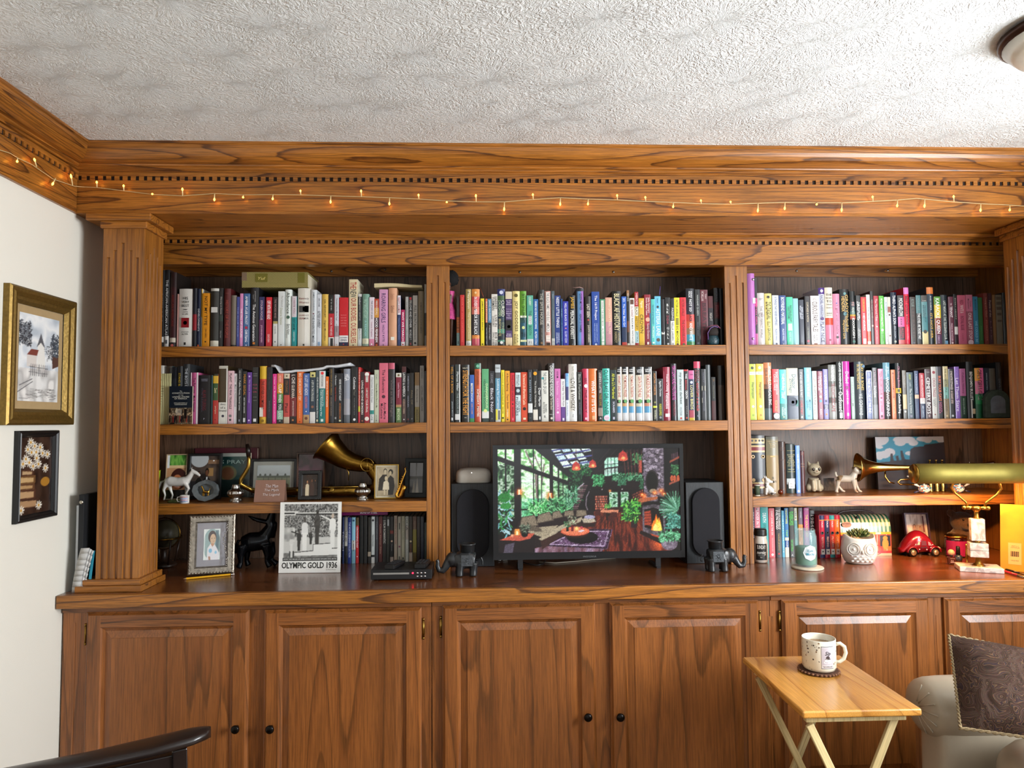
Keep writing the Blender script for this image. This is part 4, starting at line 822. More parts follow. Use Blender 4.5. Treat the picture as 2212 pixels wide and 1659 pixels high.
M2='''
88 152 130|151515|HELL OF A BOOK/d8962c/.04/.5/.56;JASON MOTT/b8c4c8/.64/.9/.4;#b/ddd/.92/.97/.4|black hardcover HELL OF A BOOK
163 247 124|303634*.86,d6d6d4*.1,22282c|Marcus Miller/d8e0e0/.13/.46/.4;THE COLOR OF/8a9a98/.5/.85/.34;#b/e4e6e6/.0/1/.2/.4|grey black book with a silver edge and call label
266 388 128|14120f|^HALTY/e6dcc0/.04/.08/.7;STRENGTH FOR THE FIGHT/e29a3c/.1/.88/.7;^NAL/d8d0c0/.9/.945/.3|black hardcover STRENGTH FOR THE FIGHT with orange capitals|H
390 462 285|2d5cac*.92,3a8a4a|TREVOR/1a3a7c/.19/.4/.36;#b/f0f0f4/.18/.4/.46;TREVOR/1a3a7c/.19/.39/.38;NOAH/f4f4fa/.41/.57/.42;BORN A CRIME/e0a080/.61/.83/.3|blue paperback with a green foot
467 568 105|226046*.1,c2562a*.32,b8482a|#o/7ac0a0/.02/.08/.5;ONYI NWABINELI/4a1a0c/.13/.38/.36;SOMEDAY, MAYBE/f6ecd8/.44/.91/.42|rust orange hardcover SOMEDAY, MAYBE with a green top|H
579 688 193|5ba472*.8,d2d4d0*.13,2c3a34|DANGEROUS/d8f0b8/.28/.74/.3/.2;HERE IN THE SOUTH/2c5a3c/.2/.74/.3/-.1;#o/d8e08a/.76/.82/.5|green paperback with a white library label
690 778 225|19171b|LUIS SUAREZ/8a8890/.05/.24/.4;Black Noir/d8d4dc/.34/.82/.5;WIDE/777/.92/.95/.3|black paperback Black Noir
786 870 125|b9c0c4*.14,4a4c4e*.1,5a90ac*.54,cfd0cc|^PERRY/444/.03/.1/.8;Looking for Lorraine/e8f2f6/.26/.77/.5;#b/d8ce3a/.78/.97/.34/-.25;#b/555/.8/.96/.3/.2|blue hardcover Looking for Lorraine
877 930 210|efd61e|THE MISADVENTURES/8a7a0c/.04/.26/.4;OF AWKWARD BLACK GIRL/3a3008/.28/.68/.45;ISSA RAE/3a3008/.71/.84/.4;#o/2a2408/.9/.95/.6|narrow bright yellow paperback AWKWARD BLACK GIRL
935 1014 222|e09a20|A Bound Beating/3a1c0c/.05/.4/.5;Tayor Smith/3a1c0c/.46/.74/.42;SMASH/f8e8c0/.76/.9/.3;#o/222/.94/.97/.3|orange paperback with brown script
1017 1094 253|cd1f2e|THIS CURSED HOUSE/3a0810/.04/.58/.4;#o/2a0c10/.62/.66/.3;DEL SANDEEN/4a0c14/.7/.9/.3;#b/e06a70/.93/.97/.4|red paperback THIS CURSED HOUSE
1097 1180 250|cbd7da*.29,2a2634*.17,c8d6d8|MARGOT LEE/2c4454/.05/.26/.24/.16;SHETTERLY/2c4454/.05/.27/.24/-.16;#o/b8c8cc/.31/.43/.7;FIGURES/24384a/.5/.88/.4/-.2;HIDDEN/24384a/.58/.8/.36/.22|pale blue paperback HIDDEN FIGURES
1184 1288 243|cb431d|The Immortal Life of/f6d8b8/.04/.36/.4;Henrietta Lacks/f6d8b8/.36/.66/.44;#o/2a120c/.69/.79/.5;#b/e8d8b8/.92/.96/.4|orange red paperback with flowing white script
1291 1362 205|1c2024*.65,cfd2d2*.18,15171a|SHOWN/99a/.05/.15/.3;NOTES FOR/9ab/.2/.62/.36;^READ/aaa/.9/.96/.4|black paperback with a barcode sticker low on its spine
1368 1442 200|17150f*.77,d6d0c4*.2,4a2418|#o/eaa224/.03/.13/.8;The Deadly Wandering/d8d4cc/.22/.72/.4|black paperback with a glowing orange sun
1443 1500 222|17171a|Dear Martin/f0f0f0/.34/.7/.66;#b/ddd/.9/.96/.4|black paperback Dear Martin
1500 1608 220|d8d8d0*.46,d2d2ca|THE COLOR/1c2226/.03/.28/.44;OF LAW/1c2226/.3/.46/.5;RICHARD/444/.66/.82/.26/.16;ROTHSTEIN/444/.62/.84/.28/-.16;#o/3a9aa0/.12/.18/.36/-.3;^R/666/.87/.94/.4|off-white paperback THE COLOR OF LAW
1602 1702 105|2d2624|OVERGROUND RAILROAD/f2f0ec/.04/.57/.5;The Green Book/c8bca8/.59/.8/.4;^TAYLOR/ddd/.86/.9/.7;#o/d8d0c0/.92/.97/.4|tall dark brown hardcover OVERGROUND RAILROAD|H
1704 1796 190|c86cab|HONEY/5a1a4a/.05/.14/.3;#o/3a1030/.14/.18/.3;Bad Feminist/e8b0d8/.24/.5/.4;GIRL/e8b8dc/.56/.8/.3;#o/f0d0e4/.81/.85/.4|orchid pink paperback
1798 1872 348|e2e0e2*.66,5f3d86|Alice Walker The Color Purple/3a3038/.05/.64/.45;#b/e0d8e8/.92/.98/.4|short white paperback with a purple foot
1873 1924 260|5a98cc*.28,3a3a6c*.28,d2dae2|OTHERS/d8e8f4/.06/.28/.4;A NOVEL/8a9ab8/.6/.9/.4|thin sky blue and white paperback
1918 2052 118|dedad2*.83,d8d8d6|FAWN WEAVER/88857c/.04/.26/.3;LOVE & WHISKEY/332c24/.26/.82/.5;^d._s./556/.87/.93/.4|tall ivory hardcover LOVE & WHISKEY|H
2054 2124 238|20201f|Black Fortunes/a8a8a0/.05/.56/.5;SHOMARI/667/.62/.86/.36|black paperback Black Fortunes
'''
M2b='''
0 92 190|c32b50|SURLY/3a0c1c/.18/.28/.4;#o/fff/.29/.37/.6;THE KINKY/5a1024/.4/.84/.4;#b/f0c0c8/.93/.97/.4|raspberry paperback with a white dot|H
93 224 188|da722e|^-------/e8a878/.05/.2/.4;WHAT IF IT'S US/fff/.23/.83/.42;#b/f0b080/.9/.97/.3|bright orange hardcover WHAT IF IT'S US|H
231 304 213|2e2a28*.74,8a7a70*.16,22201e|LEGENDS & LATTES/e8e4dc/.05/.45/.42;TREE LINE/a08a3a/.46/.7/.42;^A/eee/.92/.97/.5|dark brown paperback LEGENDS & LATTES
306 420 186|3ec0ac|OLIVIE BLAKE/16343a/.03/.45/.58;GIRL DINNER/16343a/.47/.88/.58;#o/e0c8d8/.89/.99/.8;^HOT/a03a5a/.91/.97/.5|turquoise hardcover GIRL DINNER with a round sticker|H
424 522 208|1e2b2d|All the Li's Murdered/d2d63a/.07/.56/.5;SICRABIES/dde/.62/.84/.3;#b/bbc/.92/.97/.3|dark green paperback with acid yellow script
528 603 163|15151a*.135,ddd2c0*.475,20222a*.06,cfc8b4*.06,5a98c0*.12,d0d2d6|^LARGE_PRINT/fff/.03/.1/.8;WHAT DID SHE/a8322c/.16/.56/.5;#o/5a9a5a/.61/.66/.6;#b/e8e6e2/.0/1/.3/.35|large print library book, narrowest and nearest the dark green one|H
611 703 163|15151a*.135,ddd2c0*.475,20222a*.06,c8a070*.06,5a98c0*.12,d0d2d6|^LARGE_PRINT/fff/.03/.1/.8;THE MOVING FINGER/a8322c/.16/.56/.5;#o/5a9a5a/.61/.66/.6;#b/e8e6e2/.0/1/.3/.35|large print library book THE MOVING FINGER|H
711 808 163|15151a*.135,ddd2c0*.475,20222a*.06,c8a070*.06,5a98c0*.12,d0d2d6|^LARGE_PRINT/fff/.03/.1/.8;THE MAN IN THE BROWN/a8322c/.16/.56/.4;#o/5a9a5a/.61/.66/.6;#b/e8e6e2/.0/1/.25/.37|large print library book, middle of the five white ones|H
822 944 163|15151a*.15,ddd2c0*.465,20222a*.06,c8c0a8*.06,5a98c0*.12,d0d2d6|^LARGE_PRINT/fff/.04/.11/.8;DEATH ON THE NILE/a8322c/.18/.56/.4;#o/5a9a5a/.61/.66/.5;#b/e8e6e2/.0/1/.2/.4|large print library book DEATH ON THE NILE|H
950 1070 163|15151a*.135,ddd2c0*.475,20222a*.06,c88a70*.06,5a98c0*.12,d0d2d6|^LARGE_PRINT/fff/.03/.1/.8;THE MURDER ON THE LINKS/a8322c/.14/.58/.5;#o/5a9a5a/.61/.66/.5;#b/e8e6e2/.0/1/.14/.42|large print library book THE MURDER ON THE LINKS|H
1080 1144 228|26241c*.7,c8d23a*.04,1c1c14|AGATHA CHRISTIE/d08a4a/.04/.48/.5;THE MYSTERIOUS/d8d8b8/.78/.97/.5;#o/888a4a/.6/.66/.5|slim black paperback with orange name and lime stripe
1146 1240 345|191a1c|Agatha Christie/e8e8e8/.05/.42/.4;MURDER EXPRESS/c8c83a/.6/.88/.4;#o/888/.89/.96/.4|short black paperback with a white scrawl
1244 1358 163|8c1d36|Frances Cruising/f0dce0/.14/.46/.4;Vietnamitos/f4e4e8/.48/.78/.46;#b/d08a9a/.08/.82/.03/-.4;#b/e8d0d4/.87/.93/.6|burgundy hardcover with white serif lines|H
1366 1454 112|1f1a22|MATZAH AND PASTRAMIS/c052a0/.04/.64/.7;WIENERSKI/8a3040/.66/.92/.4|dark hardcover with tall magenta letters|H
1457 1562 204|b8c6c6|my dearest darkest/1c2224/.06/.68/.5;KAYLA COTTINGHAM/667/.74/.9/.3;#o/b83a2a/.94/.97/.3|pale grey paperback my dearest darkest
1562 1634 203|b52a2a*.03,171518|THIS/f0f0f0/.08/.18/.4;delicious/b8343a/.2/.4/.5;DEATH/f0f0f0/.42/.57/.42;KAYLA/888/.72/.88/.3;#o/c84a3a/.93/.97/.4|black paperback THIS delicious DEATH
1636 1722 216|c0588c*.175,232c4a*.62,9a3a4a*.15,c8a82c|^LEAN/6a1a44/.03/.14/.6;LOVER BIRDS/dcd48a/.3/.78/.5;#o/c8d0e0/.21/.27/.5|navy paperback LOVER BIRDS with a pink top
1716 1824 78|c6425f*.115,182423*.3,152024|ASHLEY/8a3a44/.14/.34/.3/.2;ELSTON/8a3a44/.14/.34/.36/-.2;ANATOMY of an ALIBI/b83c40/.36/.84/.42;#o/667/.9/.95/.3|tall black hardcover with a coral top|H
1826 1902 195|16171a|DEADLY/667/.07/.26/.3;#b/a8a490/.33/.42/.14/-.3;#b/a8a490/.33/.42/.14/.3;WILLIAM FAULKNER/667/.44/.82/.3;#b/88847a/.56/.66/.14/-.3|black paperback with pale dashes
1904 1978 130|41484a||plain slate grey hardcover|H
1984 2052 320|161414*.55,4a1a1c|JOSE/8a6a3a/.04/.1/.5;PREMIER/776/.2/.5/.3|black and maroon paperback in deep shade
2094 2188 140|1a1613*.36,4a3c34|CHARLES/3a3024/.4/.7/.36|dark brown hardcover against the second divider|H
'''
R1='''
104 128 70|8ab4dc||thin pale blue folder behind the violet binder|D240 d4
240 284 150|1c1a20*.3,c03a78*.12,201c22*.4,b04a80|MATCH GIRL/e0408a/.32/.7/.5|narrow black book with pink lettering beside the binder|D180
286 400 390|d4cdcc|DELLA/888/.1/.14/.5;THIS TINY PERFECT WORLD/5a5456/.25/.85/.3;#o/b8aeb0/.3/.55/.7|white hardcover with a soft photo|H
402 517 398|dfd37e|#o/3a3420/.04/.1/.4;ZIG ZAG/28241a/.16/.38/.62;GIRL/28241a/.38/.5/.5;ELLY GRIFFITHS/28241a/.54/.9/.36|pale yellow hardcover ZIG ZAG GIRL|H
520 627 428|cdd4e0|10 THINGS THAT NEVER HAPPENED/2a3a6c/.03/.6/.34;ALEXIS HALL/4a5a8a/.66/.9/.26;#o/556/.94/.98/.3|pale blue white paperback 10 THINGS THAT NEVER HAPPENED
630 738 430|22427f|BOYFRIEND MATERIAL/f2f4fa/.04/.58/.5;ALEXIS HALL/d8e0f0/.66/.9/.26;#o/9ab/.95/.98/.2|navy blue paperback BOYFRIEND MATERIAL
742 848 455|38ba92|PARIS DAILLENCOURT/1a4a44/.17/.52/.3/.16;IS ABOUT TO CRUMBLE/1a4a44/.2/.46/.3/-.16;#b/f0e8e0/.55/.69/.6;^OPEN/a04a3c/.58/.66/.5;ALEXIS HALL/c8f0e0/.72/.92/.3|mint green paperback with a white sticker
848 934 478|88bec6|#o/e8f2f2/.95/.99/.3|plain powder blue paperback
938 1030 500|1b2338|DIARIES OF THE/c8ccd8/.16/.42/.3/.14;NIGHT LIBRARY/c8ccd8/.13/.42/.34/-.18;#o/667/.93/.97/.3|dark navy paperback with small white title
1034 1122 442|221c20|CUPCAKES & WITCH/c8b89a/.12/.52/.36;LISA HARPER/887/.62/.86/.3;#o/b85a6a/.88/.94/.5|black paperback with gold small capitals
1130 1266 435|d8d2d2|ALICE'S/8a7a7a/.05/.1/.4;CURIOUS FAIRY TALES/4a3424/.12/.72/.6;ALIX E./4a4444/.78/.9/.26/.16;HARROW/4a4444/.78/.92/.26/-.16;#b/9a6a5a/.95/.99/.4|thick white paperback with ornate brown lettering
1266 1362 308|4a2c7c*.11,c6cadd|#o/e0d8f0/.03/.08/.5;RACHEL HARRISON/33285c/.13/.5/.44;#o/4a2c6c/.5/.57/.6;PLAY NICE/2c2450/.59/.94/.56|lavender hardcover PLAY NICE with a purple top|H
1366 1492 303|dfd8c6*.525,c4452f*.12,d6809a|^THE_ROAD_TO_TENDER_HEARTS/33281c/.1/.38/.74;^ANNIE_HARTNETT/4a3c2c/.43/.5/.74;#o/8a3a54/.88/.93/.3|cream, red and pink hardcover THE ROAD TO TENDER HEARTS|H
1494 1602 403|d58ca8|#o/4a5aa0/.17/.2/.2;I, girl unthinkable/9a4a6c/.22/.78/.4;#o/2a1c22/.8/.88/.4|soft pink hardcover with curly title|H
1606 1756 330|14191a|GRADY/d8ac54/.1/.42/.3/.18;HENDRIX/d8ac54/.13/.4/.36/-.2;Witchcraft for/d0a850/.42/.76/.34/.16;Wayward Girls/d0a850/.54/.88/.34/-.2;#o/5a8a8a/.06/.1/.3;#o/4a7a80/.42/.46/.4|thick black hardcover Witchcraft for Wayward Girls|H
1762 1852 362|1a1e1f*.2,36424a*.05,2a3c44*.12,4a6a68*.06,c09a3a*.03,b0584a*.06,171c1c|MY BEST/e0b0a8/.2/.28/.5;FRIEND'S/d8e0d0/.3/.42/.5;EXORCISM/f0ece4/.5/.86/.42;#o/2a6a5a/.9/.96/.5|black hardcover EXORCISM with rainbow stripes|H
1856 1932 430|141819|THE FINAL GIRL/f0f0ee/.13/.48/.3/.14;SUPPORT GROUP/f0f0ee/.12/.5/.34/-.18;GRADY/c8c8c4/.68/.84/.24/.16;HENDRIX/c8c8c4/.66/.86/.26/-.16|black paperback SUPPORT GROUP
1934 2022 457|d21d2a|HORRORSTOR/f0b02c/.04/.3/.4;HENDRIX/fff/.34/.7/.34;#b/f0d0d0/.86/.97/.6|tomato red paperback with an orange word
2022 2082 417|e0dcd6*.72,c65030*.2,e0d8cc|HIGHSMITH/a8c4d0/.03/.22/.4;THE PRICE OF SALT/3a6480/.24/.72/.36|white and rust paperback THE PRICE OF SALT
2084 2138 362|26201f*.18,4a2024*.5,2a2a2e|RED RIGHT HAND/a89a94/.16/.5/.5;#o/c8b8b0/.58/.7/.6|narrow dark wine paperback
'''
R1b='''
0 80 437|a91a30|The Mirrored Milan/f0c8c8/.06/.5/.44;#o/f0e0e0/.6/.64/.3;SPITTLE/d8a0a0/.7/.88/.3|crimson paperback with cream script
86 166 436|50b036|WE ALL WANT THE IMPOSSIBLE PARTY/f4f8e8/.05/.62/.4;#o/f4f8ec/.66/.72/.5;CASEY/2a5a1c/.76/.92/.2/.16;JOHNSTON/2a5a1c/.76/.94/.24/-.16|lime green paperback
170 222 455|cfe0e6*.45,d6dcdc|ALTARBOY JAY/3a5a6a/.1/.44/.4;JOHNSON/556/.66/.92/.3|narrow icy white paperback
222 272 455|d8ccba*.2,9a5a4a*.12,dcd6ce|A NOVEL/8a3a2c/.2/.3/.5;#o/4a2a24/.32/.42/.6;#o/6a4a3c/.75/.85/.6|narrow cream paperback with brown pictures
274 376 378|142138*.6,16202c|THIRD ALPHA'S SON/eef0f4/.06/.6/.5;ERIN DOOM/b8c0cc/.64/.86/.3;#o/b0b8a8/.89/.97/.4|dark navy hardcover with white brush capitals|H
380 486 428|201a1e*.43,c85a98*.2,241a1e*.26,c04848|MOONFLOW/f6f4f0/.06/.42/.62;^*_X_*/2a1a24/.46/.6/.6;BITTER/a83a4a/.66/.86/.3/.18;KARELLA/a83a4a/.64/.86/.34/-.16|black and pink paperback MOONFLOW
488 572 303|d67ac0*.115,d21c3c|BEST OFFER WINS/3a0810/.15/.64/.5;MARISA KASHINO/f0a0a8/.68/.9/.3|bright red hardcover BEST OFFER WINS with a pink top|H
578 672 455|3b3330|KYLIE/7a8a84/.05/.2/.5;LEE BAKER/5a4a44/.24/.86/.4;#o/667/.93/.97/.3|charcoal brown paperback
676 756 428|4c787c*.36,16181a|MONIKA KIM/7a9a9c/.06/.3/.4;THE EYES/f4f4f2/.36/.56/.55;ARE THE BEST PART/f4f4f2/.58/.88/.55|teal over black paperback THE EYES ARE THE BEST PART
756 858 428|4a4644*.13,5a8a8e*.3,427e84*.3,cfc088|^THAMES/e0e0d8/.08/.14/.7;THE DOUBLE LIFE OF/1c3a44/.2/.54/.24/.12;BENSON/1c3a44/.2/.44/.24/-.16;#o/33302a/.68/.78/.6|sea green paperback with a ship picture
860 966 299|d0773a*.115,1b2c3c*.5,1a242a|MARY KUBICA/c8ccd0/.15/.4/.24;IT'S NOT HER/d8a83a/.45/.88/.36|dark navy hardcover IT'S NOT HER with an orange top|H
968 1072 448|54902c*.17,d2b828*.27,8a3c20*.22,6a2430*.12,4a2444|KARAOKE/fff/.04/.45/.58;QUEEN/fff/.48/.76/.58;DOMINIC LIM/c8a0c0/.8/.96/.26|multicoloured paperback KARAOKE QUEEN
1076 1188 422|152128|LAST NIGHT AT THE TELEGRAPH CLUB/c8ccc4/.12/.88/.36;#b/5a8aa8/.91/.99/.4/.1|dark blue black hardcover with a pale blue foot mark|H
1192 1276 450|5c2a3a|THE/e0c0c8/.13/.18/.36;TENANT/f2e8ea/.2/.43/.5;FREIDA MCFADDEN/d8b0bc/.55/.92/.36;#o/e0c8c8/.93/.98/.4|plum paperback TENANT
1278 1334 410|22201e*.64,d0ceca*.15,2c1a20|EVERY HEART/b8b4ac/.08/.5/.3|narrow black paperback with a white sticker
1338 1472 426|c4637f|RED/6a1c34/.1/.18/.4;WHITE &/f4e0e6/.2/.36/.4;ROYAL BLUE/6a2444/.42/.7/.4;CASEY/a84a64/.76/.92/.2|thick dusty rose paperback ROYAL BLUE
1475 1584 420|c0708c*.33,925162|Casey/3a2030/.12/.24/.24/.18;McQuiston/3a2030/.08/.28/.28/-.16;ONE LAST STOP/e6d0d4/.36/.88/.5;#o/d8c0c8/.9/.99/.8|pink and mauve paperback ONE LAST STOP
1586 1666 448|2f7694|MORPHEUS/1a3a5a/.06/.28/.36;WE COULD BE/8ac0d8/.5/.94/.44|steel blue paperback
1668 1738 464|255a2e|HEARTWOOD/5a8a54/.6/.9/.2|dark green paperback beyond the steel blue one
1756 1826 392|6c2a26|Young and Gifted/b07a6a/.08/.46/.5;PURPOSE/a06a5a/.52/.92/.3|brick brown hardcover in the dim end
1827 1892 394|3a1a26|Poems of the/b09a90/.14/.46/.5;LIFE/6a4a54/.54/.9/.3|deep plum hardcover in the dim end
1893 1948 420|7e5d3a||narrow tan paperback
1949 2052 420|6e685c|#b/4a443a/.04/.1/.8;#b/4a443a/.14/.2/.8;#b/4a443a/.24/.3/.8;#b/4a443a/.36/.41/.7;#b/4a443a/.5/.54/.7|grey zebra patterned paperback
2060 2108 385|1b2022||black book tucked behind the lamp-side column
'''
R2='''
72 188 122|b8ce3e*.14,f0f0ea*.055,b6cc3c|#o/2a2a1c/.04/.1/.4;^ALICE/444/.15/.18/.6;Heartstopper/24240f/.33/.62/.5;#o/f0f4e0/.73/.79/.36;#o/8aa02a/.89/.94/.3|lime yellow paperback with a white band
190 310 118|e3b52e*.14,f4efe2*.055,e2b42c|#o/f0f0e4/.04/.1/.4;^ALICE/444/.15/.18/.6;Heartstopper/2c220c/.33/.62/.5;#o/f6f0da/.73/.79/.36;#o/a8841c/.89/.94/.3|sunny yellow paperback with a white band
316 442 98|ca8258*.38,8a5a44*.08,1d1a1a*.34,4a5a5c|DELIA OWENS/3a1c10/.1/.44/.3/-.2;WHERE THE CRAWDADS SING/f4f0ea/.06/.74/.36/.2|sunset orange and black hardcover with a marsh scene|H
444 556 203|d02c30*.86,221416|BOND OF OBSESSION/f6d8d8/.06/.5/.3/.14;CASSIE HALE/f6d8d8/.1/.42/.28/-.16;ROSA SALLET/f0b878/.62/.84/.4;#o/ece4e0/.86/.99/.84;^HOT/a03a4a/.9/.96/.5|red paperback with a round white sticker at its foot
558 672 208|30b6b2*.68,207a74|THE/f4fafa/.08/.2/.3;Holiday/f4fafa/.18/.42/.5;TRAP/f4fafa/.44/.58/.5;ROAN/d8f0ec/.78/.9/.26/.16;PARRISH/d8f0ec/.75/.92/.26/-.16;#o/e0d8a8/.93/.96/.2|aqua paperback Holiday TRAP
674 856 188|d6cba8*.53,24344c*.46,d0c4a0|Doctor/2a6a7c/.12/.4/.36/.14;Zhivago/2a6a7c/.2/.48/.34/-.16;#o/1c2c44/.55/.75/.8;#o/c8a084/.62/.7/.26;#b/3c7a78/.62/.74/.24/.38|thick cream and navy paperback with a cloaked figure
860 948 204|1d2026|IT WAS HER HOUSE FIRST/d8d8d4/.06/.56/.4;CHERIE PRIEST/c83a3c/.62/.9/.4;#o/bbb/.93/.97/.4|black paperback IT WAS HER HOUSE FIRST
958 1072 178|64b4d4|EARLY DEPARTURES: THE TRUTH ABOUT/eaf6fa/.03/.56/.36;MEGHAN/1c4a5c/.62/.82/.3/.2;QUINN/1c4a5c/.63/.78/.3/-.18;^H/1c3a4a/.9/.96/.3|light blue paperback with crowded white capitals
1084 1162 234|e2dacd|KILLERS OF/a82c2c/.1/.3/.5;A CERTAIN AGE/3a3430/.3/.7/.46;DEANNA/444/.74/.88/.26/.16;RAYBOURN/444/.73/.9/.28/-.16|white paperback A CERTAIN AGE
1166 1252 236|7c3049|A Gentleman's Guide/f0dce2/.04/.45/.4/.14;TO Get In Line/f0dce2/.1/.4/.4/-.2;#o/d8c0a8/.5/.56/.5;#o/5a9ac0/.58/.66/.5;ALEX/e8d0d8/.78/.9/.4|rosy brown paperback with a little bathing figure
1254 1338 204|6f67aa*.7,33315a*.1,6a62a4|LAVENDER HOUSE/f0eef8/.12/.6/.5;#o/2c2848/.61/.66/.4;LEV AC/ccd/.72/.8/.5;#o/b07a4a/.87/.93/.4|violet paperback LAVENDER HOUSE
1350 1474 133|8e908c*.3,6a6c68*.1,9a9c98*.2,5c5e5a*.1,a2a29e|ROSENBERG/f4f4f2/.04/.3/.44;THE AUSCHWITZ/8c1f24/.34/.6/.46;ESCAPE/8c1f24/.62/.86/.46|silver grey wrinkled hardcover ESCAPE|H
1478 1580 84|1c1e1e|DAVID ROSENFELT/e8ecea/.03/.48/.36;Outfoxed/f6f6f4/.52/.86/.62;#b/c8c8c4/.88/.98/.5;#b/cfd2d0/.0/1/.12/.42|black library book Outfoxed|H
1586 1692 78|c42c9e|Defied/f8dcf0/.18/.38/.5;#o/7a1464/.43/.48/.5;LINDY RYAN/f4d0ea/.5/.74/.34;#b/f0e0ec/.89/.94/.3|magenta hardcover Defied|H
1694 1758 325|7d9188|PHANTOM/a8b8b0/.1/.7/.36|short grey green paperback
1764 1934 84|17262e*.3,142028|BURY OUR BONES/c8a84c/.04/.5/.26/.2;IN THE MIDNIGHT SOIL/c8a84c/.05/.48/.3/-.16;V.E. SCHWAB/c8ccc8/.56/.93/.34;#o/3a6a8a/.02/.14/.3/.34|thick midnight blue hardcover with gold serif title|H
1942 2038 224|2c3d7c|#b/e8ecf2/.0/1/.1/-.45;#b/e8ecf2/.0/1/.1/.45;#b/e8ecf2/.0/.02/1;ADAM/c8d0e0/.05/.12/.3;THEY BOTH DIE AT THE END/f0f2f8/.16/.88/.46|navy paperback with white borders THEY BOTH DIE
2042 2126 180|17171a*.28,3a3840*.24,26282c*.2,5a5c60|MURDERLESS/a08a94/.06/.36/.4;Incident/f2f2f0/.36/.58/.5|black paperback Incident
'''
R2b='''
72 156 198|d8809f|TEEN KILLERS CLUB/5a1c34/.05/.52/.5;#o/8a3a58/.56/.6/.4;LILY SPARKS/7a2c48/.64/.86/.36;#b/5a2438/.92/.97/.4|candy pink paperback TEEN KILLERS CLUB
160 272 98|6e9cae*.3,5a7078*.22,4a3430*.2,2c2628|EMILY/e0ecf0/.08/.2/.22/.16;ST. JAMES/e0ecf0/.06/.24/.22/-.16;WOODWORKING/f8f8f4/.26/.95/.46|blue to brown hardcover WOODWORKING|H
278 348 213|da7240|MY HOSTING IS ALMOST OVER/5a1c0c/.06/.58/.4;JANE BETHEL/f0c078/.62/.9/.36|tangerine paperback
354 444 105|18161a*.45,c6a836*.09,17171a|CN Stirring Stories/c0708a/.06/.44/.5;#b/3a300c/.47/.52/.4;Carrion Starling/f4f4f2/.56/.9/.56|black hardcover with a yellow label and bold white letters|H
456 522 222|6a645a*.3,5a544a*.2,b8a67c*.3,55524c|MERCHANT/a8a49c/.1/.36/.4;#o/e8e0cc/.82/.88/.5|grey brown paperback with a cream glow
526 632 254|2c414a|GREGORY/b0c040/.04/.16/.3;joyful/98a8ac/.22/.3/.4;The Screaming Science/c0c8c4/.35/.88/.42;#b/778/.92/.97/.4|dark teal blue paperback with a gothic title
648 718 230|2d3c60*.5,c8a88c*.08,2c3a5c|A SEASON SACRIFICE/b8c0d8/.07/.46/.36;JOYCE H/8a9ac0/.06/.3/.2;STEPHEN/5a6a8c/.65/.88/.3|indigo paperback with a beige notch
732 812 266|a8202e*.55,dcd6d2*.12,22304c|GAVI WEDDING & ENGAGEMENT/f4dcdc/.04/.54/.4;^A NEW_ROMANCE/8a3030/.57/.65/.8;BEN DIAVOLI/b8c4d8/.72/.97/.36|red white and navy banded paperback
818 918 204|3b2128|^TALES/aaa/.04/.08/.6;CEMETERY BOYS/f8f4f0/.17/.9/.58;#b/a08a8a/.92/.97/.3|maroon brown paperback CEMETERY BOYS
922 1004 164|b9b6b0|#o/8a2a34/.07/.15/.6;CHUCK TINGLE/8c2636/.22/.58/.56;LUCKY/444/.62/.78/.26/.16;DAY/444/.64/.76/.26/-.16;#o/7a3a34/.9/.94/.3|light grey hardcover with a red rose
1008 1098 163|201a24*.3,1c1a1e|BURY YOUR GAYS/dc6a3c/.18/.66/.5;CHUCK/b04a78/.68/.88/.26/.16;TINGLE/b04a78/.68/.9/.3/-.16|black hardcover BURY YOUR GAYS in orange
1100 1192 158|b7a77a*.25,8c8a66*.15,6a9a90*.22,7c6a50*.38|THE SECRET PEOPLE/2c281c/.04/.5/.34;RECKONING/2c281c/.56/.86/.34;#o/b8a07a/.93/.97/.4|tan and teal hardcover with dark spaced capitals
1196 1288 200|1f1e21|OF MONSTERS ESTRANGED/d8c8c0/.04/.42/.42;AN ORDINARY AFFAIR/c8b0a8/.44/.7/.42;#o/aaa/.92/.97/.4|black paperback with broken white letters
1292 1372 163|8864b6|ATHENS/a88ad0/.06/.2/.4;Let Them Stare/f2ecf8/.22/.86/.6|lilac paperback Let Them Stare
1374 1472 195|b76c9a*.55,2b4438|Culture History/5a2448/.08/.5/.4;MASQUERADE/9ab0a4/.6/.92/.3|orchid and dark green paperback
1494 1606 84|1b1d20|BENJAMIN BULLET/f6f6f4/.18/.68/.5;#b/c8c8c4/.66/.99/.2;#b/c0a888/.83/.92/.4/.3|tall black hardcover with white stencil capitals|H
1626 1756 184|dc9230*.26,c86a8a*.26,2a7a4a*.2,1a5434|GIRLS GIRLS GIRLS/f8ecec/.03/.64/.56;#b/d0628c/.0/.5/.45/.27;GIRLS GIRLS GIRLS/fae8ec/.03/.64/.5|orange, pink and green hardcover GIRLS GIRLS GIRLS|H
1758 1852 184|111a2c|SARAH WATERS/aab4c4/.1/.44/.2|dark navy paperback behind the stone plaque
1858 1962 190|4c463e||brown grey book behind the stone plaque|H
1968 2056 92|1e2226|DEVILS/5a6068/.3/.5/.4|tall black hardcover behind the stone plaque|H
'''
